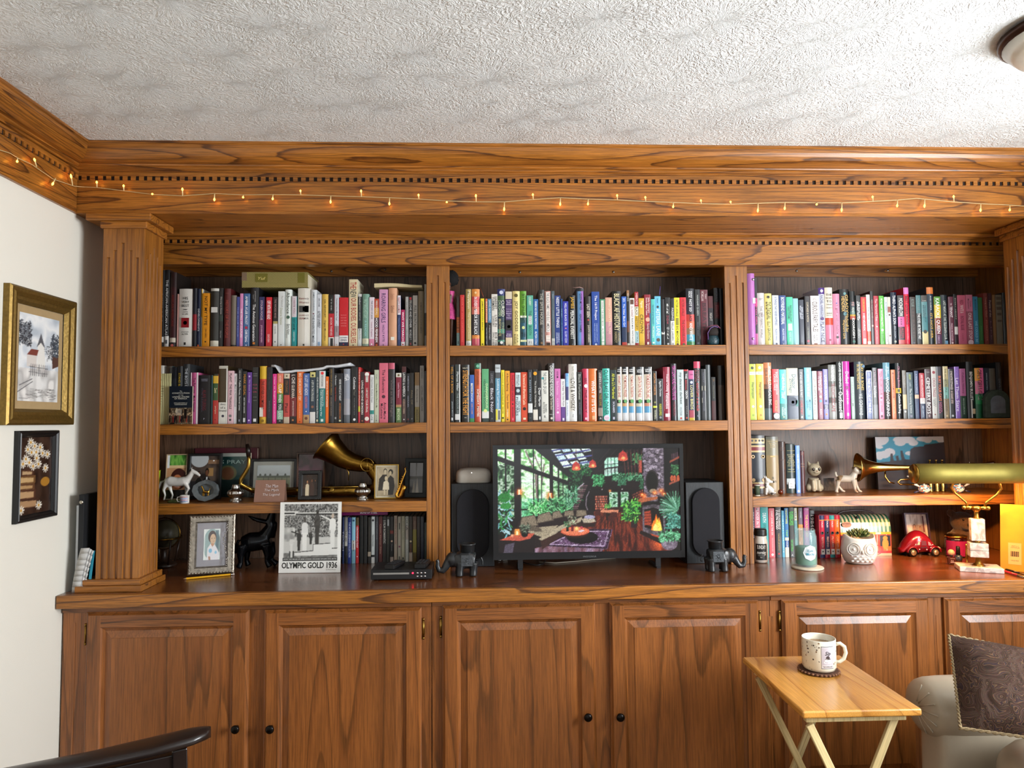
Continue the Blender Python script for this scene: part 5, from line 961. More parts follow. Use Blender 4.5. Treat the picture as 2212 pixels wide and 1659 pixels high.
R3='''
166 398 148|15161b*.05,c8b07a*.09,15161b*.03,c8b07a*.03,7a1f2a*.06,c8b07a*.03,15161b*.015,1a202a*.45,15161b*.05,c8b07a*.025,6a1c26*.05,c8b07a*.03,15161b|#o/1a1a1e/.06/.12/.14/-.36;#o/1a1a1e/.06/.12/.14/-.12;#o/1a1a1e/.06/.12/.14/.12;#o/1a1a1e/.06/.12/.14/.36;#o/c8a878/.33/.4/.24/-.34;#o/c8a878/.33/.4/.24/.34;#o/c8a878/.73/.8/.24/-.34;#o/c8a878/.73/.8/.24/.34;#o/5a3a24/.35/.38/.12/-.34;#o/5a3a24/.35/.38/.12/.34|thick black leather book with gilt bands and corners|H
412 606 165|66665a*.05,7c7458*.28,927a50*.63,8a744e|^THE OXFORD_American_Fiction_GUIDE/c8b078/.07/.2/.86;#b/c8a85a/.34/.36/.4;^R_813.5/3a3224/.7/.82/.5|wide tan cloth book with a dull green title block|H
608 716 246|3a2620|^LONG_WALK/6a4a38/.1/.18/.7;^NO MORE/6a4a38/.32/.38/.7;#o/8a6a58/.9/.94/.16|dark brown leather book|H
722 858 282|20302e*.7,c8d0d0*.12,223230|^FAVORITE_SHORT_AND_OTHER_MYSTERIES_OF THE_GREAT DAY/b8ae78/.2/.46/.86;^HAMPTON/d0c890/.495/.53/.7;#b/b8a85a/.13/.135/.9;#b/b8a85a/.56/.565/.9;#b/e4e2de/.78/.9/.7;^751_DAY/333/.79/.89/.6|dark green library book with gold rules and a white label|H
860 930 303|4a80c8|WHEN HEROES & GHOSTS/e8f0fa/.18/.5/.4;#o/d8d0c8/.93/.98/.6|slim cornflower blue paperback
930 1004 388|46202a|^OLD_RED/a86a5a/.03/.1/.8;^FOLK_SONGS/a87a5a/.28/.4/.8|small worn maroon book beside the china kitten|H
'''
R4='''
200 226 112|2a2f52|Bridgerton/c8ccd8/.1/.9/.6|thin indigo book at the divider end
230 316 110|d27a8c|MURDER IN THE FAMILY/f8ecee/.02/.7/.5|rose pink paperback partly behind the mason jar
320 440 110|309e9e|DEATH/f4fafa/.12/.3/.44;OF THE/1a4a4c/.34/.42/.36;AUTHOR/f0f8f8/.44/.66/.44|teal paperback DEATH OF THE partly behind the mason jar
446 540 128|da626c|DAISY JONES & THE SIX/fae8e8/.06/.55/.36;TAYLOR JENKINS REID/f4c8c8/.6/.88/.26;#o/fff/.92/.965/.4|coral paperback with fine white capitals
546 640 112|1f1d20|THE SEVEN HUSBANDS OF/e8e8e4/.04/.44/.3/.2;EVELYN HUGO/fff/.06/.44/.4/-.2;TAYLOR JENKINS/c8a858/.52/.86/.24;#o/c0343a/.9/.95/.3|black paperback with white and gold capitals
645 686 165|5cb0d2|THE LAST LOVE NOTE/d8ecf4/.1/.9/.4|thin light blue paperback
690 752 125|2c72b2*.6,d8d4c0*.06,2c5a9a*.14,d6d6cc|NIGHTMARE/d8e04a/.03/.32/.5;TRIP/8ad03a/.44/.58/.5;NOLEN/e8e8e0/.67/.8/.4|blue paperback with lime letters
757 838 118|1b201d|BORED GAY/4ad84a/.08/.36/.4/.2;WEREWOLF/4ad84a/.08/.36/.42/-.22;TONY SANTORELLA/48c848/.64/.88/.4;^A/eee/.93/.98/.5|black paperback with neon green letters
842 888 124|d8d6be*.25,7ab0b4|LIES & WEDDINGS/3a6a7c/.06/.6/.5|narrow aqua and cream paperback behind the candle
906 976 122|5c4c60*.34,e0923c|KEVIN/d8d0d8/.08/.2/.3;COLIN GETS/5a2c10/.36/.6/.5|mauve and orange paperback behind the candle
990 1074 120|a8327e|THE GOLDEN BOY/e8c85a/.14/.6/.5;^SMITH/f0d8e8/.02/.06/.8|magenta paperback with gold title
1080 1158 162|202022|1984/f4f4f2/.1/.36/.62;#o/e8e8e4/.38/.46/.8;#o/222/.4/.44/.4|black paperback with white numerals
'''
DV='''
853 880 230|1c2c58|TOUGH/ddd/.3/.72/.5|navy disc case peeking beside the white paperback cover
884 924 232|8d8a84*.3,b8b4ac*.32,2a2a2c*.2,1c1c1e|BAD ASS/222/.3/.52/.6|grey disc case BAD ASS
926 976 235|26377c|THE MOVIE LEGENDS COLLECTION/c8d0e8/.1/.86/.5|royal blue disc case
980 1029 232|8fc4d8*.5,d0d4d0*.2,7aa8b8|SUMMER/5a2a2a/.5/.74/.3;#o/3a5a7a/.04/.1/.6|ice blue disc case
1033 1074 235|5a4a2c*.17,b82c30|CROWNING DAY/f6f0f0/.2/.66/.56;#o/f0d0d0/.8/.9/.4|red disc case CROWNING DAY
1080 1132 212|0f1010||first of two plain black disc cases
1134 1186 212|121313||second of two plain black disc cases
1192 1236 232|22201c*.75,a89a88*.1,1c1a18|GODFATHER/4a4034/.2/.6/.36|dark disc case with a small portrait
1240 1286 222|cdd2d0*.82,2a2a2a*.05,d8d8d4|#o/444/.02/.14/.7;TRENCH ROAD/1a1a1a/.38/.64/.46|white disc case TRENCH ROAD
1290 1334 222|3a3a40|THUNDER/777/.1/.5/.4|dark grey disc case beside the white one
1338 1388 222|541d1c|Classic Horror Films/c09a84/.16/.8/.36|oxblood disc case
1391 1440 222|1f1d1c|5 FILM ROMANTIC/d8d4cc/.08/.58/.6|black disc case 5 FILM with tilted letters
1443 1486 222|22231f|#b/bbb/.06/.2/.5;LETHAL/5a5a44/.3/.6/.36|black disc case with a white square outline
1490 1536 222|141216*.3,7c2a26*.07,141216*.5,a89890|#o/d8b8a0/.5/.56/.6;Ramona/999/.6/.74/.3|black disc case with a red square
1542 1586 210|b3a494|WAR (War of the Worlds)/8a2a2a/.06/.6/.5;#b/8a3030/.93/.97/.4|beige disc case with red letters
1592 1636 220|b8b1a2|#b/4a4a4a/.14/.28/.3;#o/7a3a5a/.62/.68/.6;#b/555/.86/.93/.4|warm grey disc case with a violet dot
1640 1686 216|b7b39c|TITANIC TALES/444/.1/.5/.3;#b/444/.88/.93/.5|stone coloured disc case
1692 1736 220|c9ccc6*.2,b0a8a0*.3,c5c8c2|OKLA/222/.02/.3/.6;Comedy Nation/556/.6/.86/.3|white disc case with black blocks
1741 1788 220|3a3128*.78,b8a898|#o/d8c8a0/.5/.58/.6;DEAD MEN/8a4a2a/.6/.8/.4|dark brown disc case with a pale foot
1792 1842 220|6a4a3c*.28,8c8030*.5,5c4a20|PEPPER/a08a6a/.1/.3/.4|olive yellow disc case
1846 1892 220|2c1f1a|COTTON CLUB/5a4a3a/.14/.66/.36|very dark brown disc case
1896 1942 222|1c2133||very dark blue disc case
1946 1980 300|2a3a38||narrow teal disc case in the shade by the stile
'''
U1,U2,U3='top row, first bay','top row, middle bay','top row, last bay'
V1,V2,V3='second row, first bay','second row, middle bay','second row, last bay'
def grp(a):return 'books of the '+a.replace(',',' of the')
XLIM={'first':(BL,sum(S1)/2-0.011),'middle':(sum(S1)/2+0.011,sum(S2)/2-0.011),'last':(sum(S2)/2+0.011,BR)}
YS=2.945
ZW0=ZW
RW={}
RW['L1']=row(L1,330,570,7.1355,746,ZSA,YS,U1,grp(U1))+row(L1b,620,570,7.1355,746,ZSA,YS,U1,grp(U1))
RW['L2']=row(L2,330,770,7.1355,915,ZSB,YS,V1,grp(V1))+row(L2b,620,770,7.1355,913,ZSB,YS,V1,grp(V1))
RW['M1']=row(M1,960,570,7.1355,745,ZSA,YS,U2,grp(U2))+row(M1b,1260,570,7.1355,744,ZSA,YS,U2,grp(U2))
RW['M2']=row(M2,960,770,7.1355,910,ZSB,YS,V2,grp(V2))+row(M2b,1260,770,7.1355,908,ZSB,YS,V2,grp(V2))
RW['R1']=row(R1,1600,580,7.3733,743,ZSA,YS,U3,grp(U3))+row(R1b,1890,580,7.3733,742,ZSA,YS,U3,grp(U3))
RW['R2']=row(R2,1610,770,7.3733,906,ZSB,YS,V3,grp(V3))+row(R2b,1890,770,7.3733,904,ZSB,YS,V3,grp(V3))
RW['R3']=row(R3,1600,920,7.1355,1065,ZSC,3.02,'third shelf, last bay','books on the third shelf of the last bay',depth=0.155)
RW['R4']=row(R4,1600,1080,7.1355,1204,ZW,3.025,'on the worktop, last bay','books standing on the worktop',depth=0.15)
RW['DV']=row(DV,600,1080,6.1444,1217,ZW,3.036,'on the worktop, first bay','disc cases standing on the worktop',depth=0.14,rnd=0.002)
for b_,*_ in RW['DV']:b_.name='disc_case';b_['category']='disc case'
# OBJECTS: helpers
def mpp(u,v,y):return(py(u+1,v,y)-py(u,v,y)).length
def blob(mb,name,mat,parent,vox=0.003,smooth=6,loc=(0,0,0),rot=(0,0,0),fac=0.5):
 "fuses overlapping volumes into one continuous skin"
 o=mb.build(name,mat,parent,loc=loc,rot=rot)
 m=o.modifiers.new('r','REMESH');m.mode='VOXEL';m.voxel_size=vox;m.use_smooth_shade=True
 m=o.modifiers.new('s','SMOOTH');m.iterations=smooth;m.factor=fac
 return o
M_BRASS=simple('aged_brass','a8843c',0.28,1.0,var=0.18,scale=60)
M_DBRASS=simple('dark_lacquered_brass','7a5a22',0.30,1.0,var=0.2,scale=50)
M_SILVER=simple('tarnished_silver','b8b6b2',0.22,1.0,var=0.15,scale=90)
M_BLACK=simple('black_frame_lacquer','121213',0.35)
M_BLKPL=simple('black_plastic','141416',0.42,var=0.03)
M_GLASS=simple('picture_glass','ffffff',0.02,trans=1.0,var=0.0)
M_WHITEC=simple('white_glazed_ceramic','d9d5cd',0.22,coat=0.4,var=0.05,scale=70)
def ring4(mb,w,h,b,y0,y1,prof=None):
 "mitred frame around an opening; outer w x h centred on x, standing on z=0; prof = [(inset fraction, depth)]"
 prof=prof or[(0,y1),(0,y0+0.2*(y1-y0)),(0.15,y0),(0.8,y0),(1.0,y0+0.5*(y1-y0)),(1.0,y1)]
 for(i0,d0),(i1,d1)in zip(prof[:-1],prof[1:]):
  def R(i,d):i*=b;return[(-w/2+i,d,i),(w/2-i,d,i),(w/2-i,d,h-i),(-w/2+i,d,h-i)]
  A,B=R(i0,d0),R(i1,d1)
  for k in range(4):mb.quad(A[k],A[(k+1)%4],B[(k+1)%4],B[k])
def framed(name,label,cat,loc,w,h,b,fmat,cv,tilt=0.12,rz=0.0,mount=None,mb_in=0.0,prof=None,thick=0.014,group=None,ornate=False,extra=None,easel=True):
 rot=Matrix.Rotation(rz,4,'Z')@Matrix.Rotation(-tilt,4,'X')
 loc=(loc[0],loc[1],loc[2]+thick/2*math.sin(tilt)+0.0006)
 t=thing(name,label,cat,loc,group=group,rot=rot.to_euler())
 m=MB();ring4(m,w,h,b,-thick/2,thick/2,prof)
 m.quad((w/2,thick/2,0),(-w/2,thick/2,0),(-w/2,thick/2,h),(w/2,thick/2,h))
 m.build('frame',fmat,t)
 if ornate:
  q=MB();n=int(h/0.011);k2=int(w/0.011)
  for i in range(n):
   for x in(-w/2+b*0.22,w/2-b*0.22):q.ball((x,-thick/2-0.001,(i+0.5)*h/n),0.0042,6,4,(0.8,0.6,1.1))
  for i in range(k2):
   for z in(b*0.22,h-b*0.22):q.ball((-w/2+(i+0.5)*w/k2,-thick/2-0.001,z),0.0042,6,4,(1.1,0.6,0.8))
  q.build('carved_edge',fmat,t,kind='stuff')
 iw,ih=w-2*b,h-2*b;y=0.002
 if mount:
  MB().quad((-iw/2,y,b),(iw/2,y,b),(iw/2,y,h-b),(-iw/2,y,h-b)).build('mount',simple('mount_'+mount,mount,0.8),t)
 g=mb_in;a=y-0.0008
 pw,ph=iw-2*g,ih-2*g
 link('picture',cv.mesh('picture',(-pw/2,a,h-b-g),(pw,0,0),(0,0,-ph)),GLOSSY,t)
 if easel:
  MB().box(-w*0.12,w*0.12,0,0.0025,0,h*0.72).build('easel_back',M_BLACK,t,loc=(0,thick/2+0.0002,0.004),rot=(0.0,0,0))
 return t
def photo_people(cv,figs,bgc=None):
 for(x,y0,s,hair,skin,cloth)in figs:
  cv.poly([(x-0.16*s,1.0),(x-0.15*s,y0+0.30*s),(x-0.05*s,y0+0.2*s),(x+0.05*s,y0+0.2*s),(x+0.15*s,y0+0.30*s),(x+0.16*s,1.0)],cloth)
  cv.ell(x,y0+0.06*s,0.075*s,0.10*s,hair);cv.ell(x,y0+0.09*s,0.055*s,0.085*s,skin)
  cv.rect(x-0.03*s,y0+0.075*s,x-0.012*s,y0+0.085*s,'221a18');cv.rect(x+0.012*s,y0+0.075*s,x+0.03*s,y0+0.085*s,'221a18');cv.rect(x-0.02*s,y0+0.13*s,x+0.02*s,y0+0.137*s,'6a3a34')
  # LEFT WALL
def wall_frame(name,label,y0,y1,z0,z1,b,thick,fm_v,fm_h,cv,mount,g):
 "hangs on the left wall, looking to +x; y1 is the far side"
 w,h=y1-y0,z1-z0
 t=thing(name,label,'picture',(XL+0.0005,(y0+y1)/2,z0),rot=(0,0,pi/2))
 prof=[(0,0.0),(0,-thick*0.75),(0.12,-thick*0.95),(0.3,-thick*0.9),(0.42,-thick),(0.62,-thick*0.75),(0.8,-thick*0.7),(1.0,-thick*0.25)]
 m=MB();ring4(m,w,h,b,0,0,prof);m.build('frame',fm_v,t)
 iw,ih=w-2*b,h-2*b
 if mount:MB().quad((-iw/2,-0.003,b),(iw/2,-0.003,b),(iw/2,-0.003,h-b),(-iw/2,-0.003,h-b)).build('mount',simple('mount_'+mount,mount,0.85),t)
 link('picture',cv.mesh('picture',(-iw/2+g,-0.004,h-b-g*1.15),(iw-2*g,0,0),(0,0,-(ih-2.3*g))),GLOSSY,t)
 return t
cv=Canvas(64,128,'d9dee2')
A=cv.all();cv.tex(A,['b8c2cc','dfe4e8','eef0f0','c8d0d8'],4,5,5)
cv.tex(cv.Y>0.62,['e8e8e6','d0d0ce','b8b6b4','eceae6'],6,5,9)
cv.poly([(0.45,0.62),(0.45,0.36),(0.54,0.22),(0.62,0.34),(0.66,0.62)],'e8e6e0');cv.poly([(0.43,0.37),(0.53,0.2),(0.64,0.37),(0.53,0.31)],'5a5c62')
cv.poly([(0.2,0.47),(0.3,0.4),(0.48,0.4),(0.44,0.47)],'7a4038');cv.poly([(0.2,0.47),(0.44,0.47),(0.44,0.6),(0.2,0.6)],'d8d2cc')
cv.poly([(0.82,0.45),(1,0.42),(1,0.56),(0.84,0.6)],'5a4038')
for i in range(9):cv.line(0.3+0.05*i,0.57,0.3+0.05*i,0.7,0.012,'55565a')
cv.line(0.26,0.6,0.72,0.61,0.012,'4a4a50');cv.line(0.26,0.66,0.72,0.67,0.01,'5a5a60')
cv.leaves(0.0,0.1,0.28,0.36,260,['3c4048','5a6068','2e3238','7a8288'],0.05,0.02,2);cv.leaves(0.8,0.2,1,0.45,150,['3a3f48','55606a'],0.05,0.02,3)
cv.leaves(0.65,0.3,0.85,0.5,40,['44484c','7a7c80'],0.05,0.015,4)
cv.line(0.05,0.82,0.34,0.74,0.02,'6a6a6e');cv.line(0.0,0.9,0.35,0.77,0.015,'55555a');cv.leaves(0.2,0.85,0.85,0.95,60,['a8a8a6','8a8886','c8c8c4'],0.1,0.015,6,(-0.3,0.3))
cv.line(0.04,0.965,0.3,0.96,0.008,'555');cv.line(0.78,0.965,0.93,0.96,0.008,'444')
M_GILT=simple('gilt_frame','7c6330',0.38,0.7,var=0.22,scale=120,bump=0.3)
wall_frame('framed_watercolour','gilt framed watercolour of a village street with a church',2.235,2.595,CZ+0.002,CZ+0.441,0.052,0.026,M_GILT,None,cv,'a98f66',0.022)
cv=Canvas(60,100,'2a1c18');cv.tex(cv.all(),['1e1412','33221c','3c2a22','241814'],4,6,3)
for i,(x0,x1,y0,y1,c1_,c2_)in enumerate(((.08,.45,.42,.5,'4a2c20','b89a74'),(.04,.5,.5,.6,'6a4a2c','c2a070'),(.0,.48,.6,.68,'5a3c28','b08c60'),(.02,.52,.68,.8,'4c2e22','b8946c'),(.0,.6,.8,.92,'3c261e','a88460'))):
 cv.rect(x0,y0,x1,y1,c1_);cv.poly([(x0+0.03,y0+0.015),(x1-0.06,y0+0.03),(x1-0.06,y1-0.015),(x0+0.03,y1-0.02)],c2_)
cv.ell(0.8,0.6,0.14,0.06,'a8762c')
rr=random.Random(4)
for x,y in((.25,.16),(.45,.12),(.62,.14),(.36,.2),(.5,.2),(.7,.22),(.85,.24),(.2,.28),(.12,.34),(.3,.33),(.52,.28),(.58,.36),(.42,.38),(.8,.42),(.33,.07),(.1,.93),(.62,.9)):
 for k in range(9):
  a=k*2*pi/9;cv.line(x,y,x+0.085*math.cos(a),y+0.052*math.sin(a),0.03,['e8e2d4','d0c8b8'][k%2])
 cv.ell(x,y,0.028,0.018,'c08a2c')
wall_frame('framed_daisy_print','small black framed print of daisies on a stack of old books',2.306,2.520,CZ-0.309,CZ-0.0165,0.022,0.018,M_BLACK,None,cv,None,0.0)
M_PAPERW=simple('white_folder_card','d6dade',0.5);M_DARKCARD=simple('black_binder_cloth','17181b',0.6);M_TEAL=simple('teal_cover','2c8fa8',0.5)
def slab(name,label,cat,mat,x,y,w,t,h,rz=0.0,lean=0.0,bevel=0.001,name2='cover',z=0.0):
 th=thing(name,label,cat,(x,y,ZW+0.0004+z),rot=(0,lean,rz))
 MB().box(-t/2,t/2,0,w,0,h).build(name2,mat,th,bevel=bevel);return th
q=slab('magazine_file','white card folder standing between the cream wall and column','folder',M_PAPERW,-1.452,2.63,0.24,0.020,0.30,0.0)
MB().box(-0.0085,0.0085,0.004,0.236,0.004,0.296).build('papers',PAPER,q)
q=slab('ring_binder','black binder standing behind the white folder by the column','binder',M_DARKCARD,-1.4287,2.60,0.26,0.018,0.32,z=0.0214)
MB().lathe([(0.0065,0),(0.0065,0.002)],14,M=Matrix.Rotation(pi/2,4,'X')).build('ring_hole',simple('nickel_eyelet','c8c0b0',0.3,1.0),q,loc=(0.0,-0.0003,0.293))
slab('drawing_board','tall black board slipped behind the column','board',M_DARKCARD,-1.389,2.787,0.10,0.008,0.42,0.0)
mg=thing('folded_magazine','creased grey magazine slumped in front of the black binder','magazine',(-1.438,2.592,ZW+0.0004))
m=MB()
for k in range(5):
 off=k*0.0045
 pts=[(off*0.7+0.028*(s**1.6)-0.012,off*0.25,0.150*s+(0.004 if s>0.8 else 0))for s in[i/8 for i in range(9)]]
 m.col(['b8b6b2','8e8d8b','c9c7c2','7c7b7a','bdbbb6'][k])
 for a,b_ in zip(pts[:-1],pts[1:]):m.quad((a[0],a[1],a[2]),(a[0]+0.026,a[1]+0.004,a[2]-0.003*k),(b_[0]+0.028,b_[1]+0.004,b_[2]-0.003*k),(b_[0],b_[1],b_[2]),True)
mgo=m.build('leaves',printed('magazine_paper',0.55,bump=0.4),mg);md=mgo.modifiers.new('t','SOLIDIFY');md.thickness=0.002
tl=thing('teal_notebook','teal notebook leaning behind the creased magazine','notebook',(-1.3965,2.606,ZW+0.0435),rot=(0,0.10,0))
MB().box(-0.004,0.004,0,0.0035,0,0.10).build('cover',M_TEAL,tl)
# FIRST BAY, upper shelves
def zrow(name,xa,xb):return max([h for(_,A,B,h)in RW[name]if B>xa and A<xb])
pa,pb=py(523,605,2.955),py(664.8,605,2.955)
zt_=ZSA+max(h for(_,A,B,h)in RW['L1']if B>pa.x+0.02 and A<pb.x-0.02)+0.0012
hh_=py(600,588,2.955).z-zt_
ob=thing('old_ledger','old checked yellow book lying flat on the upper row','book',((pa.x+pb.x)/2,2.955,zt_),rz=0.0)
w_=pb.x-pa.x
m=MB();m.col('9a8f50')
m.box(-w_/2,w_/2,0,0.19,hh_-0.004,hh_).box(-w_/2,w_/2,0,0.19,0,0.004).box(-w_/2,w_/2,-0.002,0.0035,0,hh_)
mm_,nt,b,N,L=newmat('gingham_cloth')
tc=N.new('ShaderNodeTexCoord');ck=N.new('ShaderNodeTexChecker');ck.inputs['Scale'].default_value=300;ck.inputs['Color1'].default_value=(*HL('a89c5c'),1);ck.inputs['Color2'].default_value=(*HL('5c5428'),1)
L.new(tc.outputs['Object'],ck.inputs['Vector']);L.new(ck.outputs['Color'],b.inputs['Base Color']);setp(b,Roughness=0.7)
m.build('cover',mm_,ob)
MB().box(-w_/2+0.003,w_/2-0.004,0.004,0.186,0.0042,hh_-0.0042).build('pages',PAPER,ob)
m=MB().col('6c661c');m.box(-w_/2+0.055,-w_/2+0.105,-0.0032,-0.0022,hh_*0.35,hh_*0.9).box(w_/2-0.04,w_/2-0.012,-0.0032,-0.0022,hh_*0.3,hh_*0.95);m.col('d8c878')
put_text(m,'Yul',(-w_/2+0.066,-0.0036,hh_*0.5),(1,0,0),(0,0,1),0.03,0.012,0.01,0.3);m.build('label',INK,ob,kind='stuff')
m=MB().col('7a6450');m.box(-w_/2-0.0005,-w_/2+0.02,-0.003,0.012,hh_*0.45,hh_*0.98);m.build('corner_patch',PRINT,ob)
pa,pb=py(809,612,2.965),py(912,628,2.965)
zl=ZSA+max(h for(_,A,B,h)in RW['L1']if B>pa.x and A<pa.x+0.10)+0.002
zr_=ZSA+max(h for(_,A,B,h)in RW['L1']if B>pb.x-0.05 and A<pb.x-0.01)+0.0035
tb=thing('open_booklet','limp tan booklet lying aslant over the row\'s shaded end','book',(pa.x,2.957,zl+0.002))
m=MB();L_=pb.x-pa.x;rg=[]
for i in range(13):
 s=i/12;z=(zr_-zl+0.006)*min(1,s*0.9)+0.006*math.sin(s*pi);z=max(z,0.0);th=0.016*(1-0.45*s)
 rg.append([(s*L_,0,z),(s*L_,0.13,z+0.002),(s*L_,0.13,z+th),(s*L_,0,z+th+0.001)])
m.col('cbbd94');m.loft(rg,True,True,True,False);m.build('pages',printed('aged_paper',0.75),tb)
pa,pb=py(586,800,2.95),py(757,786,2.95)
en=thing('bent_envelope','bent white envelope resting on the second row','envelope',(pa.x,2.95,0))
m=MB();rg=[]
RL2=[(A,B,h)for(_,A,B,h)in RW['L2']]
n=20
for i in range(n+1):
 s=i/n;x=pa.x+(pb.x-pa.x)*s
 z=py(586+(757-586)*s,806-26*s**1.7*0.72,2.95).z
 zmin=ZSB+max([h for A,B,h in RL2 if B>x-0.012 and A<x+0.012]or[0])+0.002
 rg.append([x-pa.x,max(z,zmin)])
rg=[[(x,0,z-0.001),(x,0.11,z),(x,0.11,z+0.0045),(x,0,z+0.0075)]for x,z in rg]
m.loft(rg,True,True,True,True);m.build('paper',simple('white_envelope_paper','d4d6da',0.6),en)
pa,pb=py(338,916,2.926),py(364,916,2.918)
cd=thing('greeting_card','pale yellow printed card curled upright by the column','card',(pa.x,2.932,ZSB+0.0004))
zt1=py(370,807,2.925).z-ZSB
m=MB().col('dcd79e');n=10;W2=py(370.5,850,2.93).x-pa.x
P=[(-0.02+(W2+0.02)*i/n,0.004*math.sin(i/n*pi)-0.004-0.004*(i/n),)for i in range(n+1)]
for(x0,y0),(x1,y1)in zip(P[:-1],P[1:]):m.quad((x0,y0,0),(x1,y1,0),(x1,y1,zt1),(x0,y0,zt1),True)
o=m.build('sheet',PRINT,cd);md=o.modifiers.new('t','SOLIDIFY');md.thickness=0.0012
m=MB().col('3a3a2a')
put_text(m,'AND-',(0.000,-0.0105,zt1*0.86),(1,0,0),(0,0,1),0.020,0.006,0.01)
for i,s in enumerate(('Tip the','to go','still',"if it's",'still','just be','sometime','be a bear')):put_text(m,s,(0.012-0.0015*i,-0.0105,zt1*(0.74-0.05*i)),(1,0,0),(0,0,1),0.018,0.0042,0.006)
m.build('lettering',INK,cd)
pa,pb=py(364,918,2.912),py(414.5,918,2.912);wc=pb.x-pa.x;hc=py(390,834.5,2.912).z-ZSB
cb_=thing('constitution_booklet','small dark booklet about the CONSTITUTION standing against the books','booklet',((pa.x+pb.x)/2,2.914,ZSB+0.0004))
MB().box(-wc/2,wc/2,0,0.006,0,hc).build('pages',PAPER,cb_)
cv=Canvas(56,92,'16202a')
cv.rect(0,0.57,1,1,'2a2018');cv.tex(cv.Y>0.57,['1c1612','4a3a2a','8a745a','2e241c','b8a888'],9,9,4);cv.rect(0.3,0.6,0.55,0.76,'c0b8a8',0.6)
for i in range(14):cv.ell(0.05+0.07*i,0.74+0.03*math.sin(i*2),0.02,0.025,'c8a888');cv.rect(0.03+0.07*i,0.77,0.075+0.07*i,0.95,['241a16','5a4432','8a2a24','1a1a22'][i%4])
cv.rect(0.65,0.6,0.76,0.85,'181412')
link('front_cover',cv.mesh('c',(-wc/2,-0.0005,hc),(wc,0,0),(0,0,-hc)),GLOSSY,cb_)
m=MB().col('dcd8c8')
for s,z,ww,hh in(('The',.88,.1,.022),('CONSTITUTION',.82,.74,.036),('OF THE',.775,.2,.02),('UNITED STATES',.72,.72,.036),('OF AMERICA',.675,.54,.032),('DECLARATION of',.565,.56,.024),('INDEPENDENCE',.525,.52,.024)):
 put_text(m,s,(-wc*ww/2,-0.0012,hc*(z-0.02)),(1,0,0),(0,0,1),wc*ww,hc*hh,0.008)
m.build('cover_lettering',INK,cb_)
M_EDGE=None
# FIRST BAY, third shelf
Z3=ZSC+0.0004
def at3(u,v):return pz(u,v,ZSC)
def H(u,v0,v1,y):return py(u,v0,y).z-py(u,v1,y).z
pa,pb=py(418,1000,3.16),py(555,1000,3.16)
al=thing('burgundy_album','burgundy album standing flat against the back panel','album',((pa.x+pb.x)/2,3.165,Z3));hA=py(480,968,3.16).z-Z3;w_=pb.x-pa.x
MB().box(-w_/2,w_/2,0.0,0.003,0,hA).box(-w_/2,w_/2,0.02,0.023,0,hA).box(-w_/2,-w_/2+0.003,0,0.023,0,hA).build('cover',simple('burgundy_cloth','4c1622',0.5),al)
MB().box(-w_/2+0.003,w_/2-0.003,0.0032,0.0198,0.003,hA-0.003).build('pages',PAPER,al)
p=at3(338,1083);cu=thing('lime_cup','lime green cup half hidden by the fluted column','cup',(p.x-0.01,2.975,Z3));
MB().lathe([(0.026,0),(0.03,0.01),(0.034,0.125),(0.036,0.128),(0.033,0.128),(0.029,0.012)],24,cap1=True).build('body',simple('lime_plastic','9cb81e',0.4),cu)
w1_=0.085;cv=Canvas(44,84,'b98a62');cv.rect(0,0,1,.25,'4f8a3c');cv.tex(cv.Y<.24,['2e6a24','78b04c','3c7a2c'],8,4,2);cv.rect(0,.24,1,.30,'d8b888');cv.rect(0,0,.12,.3,'d8dce0')
cv.ell(.62,.55,.42,.24,'3a1a14');cv.ell(.55,.62,.26,.17,'b06a44');cv.ell(.42,.58,.07,.03,'2a1814');cv.ell(.68,.6,.07,.03,'2a1814');cv.ring(.42,.59,.11,.05,.25,'221');cv.ring(.68,.61,.11,.05,.25,'221');cv.line(.44,.72,.66,.73,.05,'e0b0a0');cv.rect(0,.8,1,1,'1a1416')
framed('tall_photo_frame','tall tilted photo of a smiling woman with glasses','photo frame',(py(378,1080,3.045).x,3.045,Z3),0.083,H(378,986,1075,3.05)+0.018,0.004,simple('pine_edge','b8a080',0.5),cv,0.16,0.18)
cv=Canvas(70,100,'3c3230');cv.tex(cv.all(),['2a2422','4a3e38','5c4c40'],4,6,3);cv.ell(.3,.08,.32,.2,'b8bcbe');cv.rect(.6,.1,1,.2,'8a6a50');cv.ell(.8,.12,.03,.015,'fff');cv.rect(.62,.3,.8,.5,'a07a4c');cv.rect(0,.62,1,1,'2c2a2c')
photo_people(cv,[(.3,.4,.7,'221a16','8a5a40','181818'),(.58,.34,.9,'1a1614','6a4430','141416')]);cv.rect(.555,.52,.605,.68,'d8d8d8')
framed('black_photo_frame','black framed photo of two guests dressed up in a hall','photo frame',(py(440,1080,3.06).x,3.055,Z3),0.140,0.192,0.012,M_BLACK,cv,0.10,0.0)
pa,pb=py(480,1000,3.13),py(534,1000,3.13);w_=pb.x-pa.x+0.03;hB=py(505,979,3.13).z-Z3
pbk=thing('prayer_book','tall dark teal picture book with PRAY on its cover','book',((pa.x+pb.x)/2-0.004,3.135,Z3))
MB().box(-w_/2,w_/2,0.0005,0.018,0,hB).build('pages',PAPER,pbk)
cv=Canvas(60,100,'1c3434');cv.rect(0,0,1,.08,'a0a49c');cv.tex(cv.Y>.08,['16302f','23423e','1a3836'],4,6,2);cv.ell(.3,.45,.28,.17,'6a5a34',.7);cv.ell(.3,.46,.2,.14,'5a3a26');cv.rect(.1,.6,.9,1,'14201e')
link('front_cover',cv.mesh('c',(-w_/2,0,hB),(w_,0,0),(0,0,-hB)),GLOSSY,pbk)
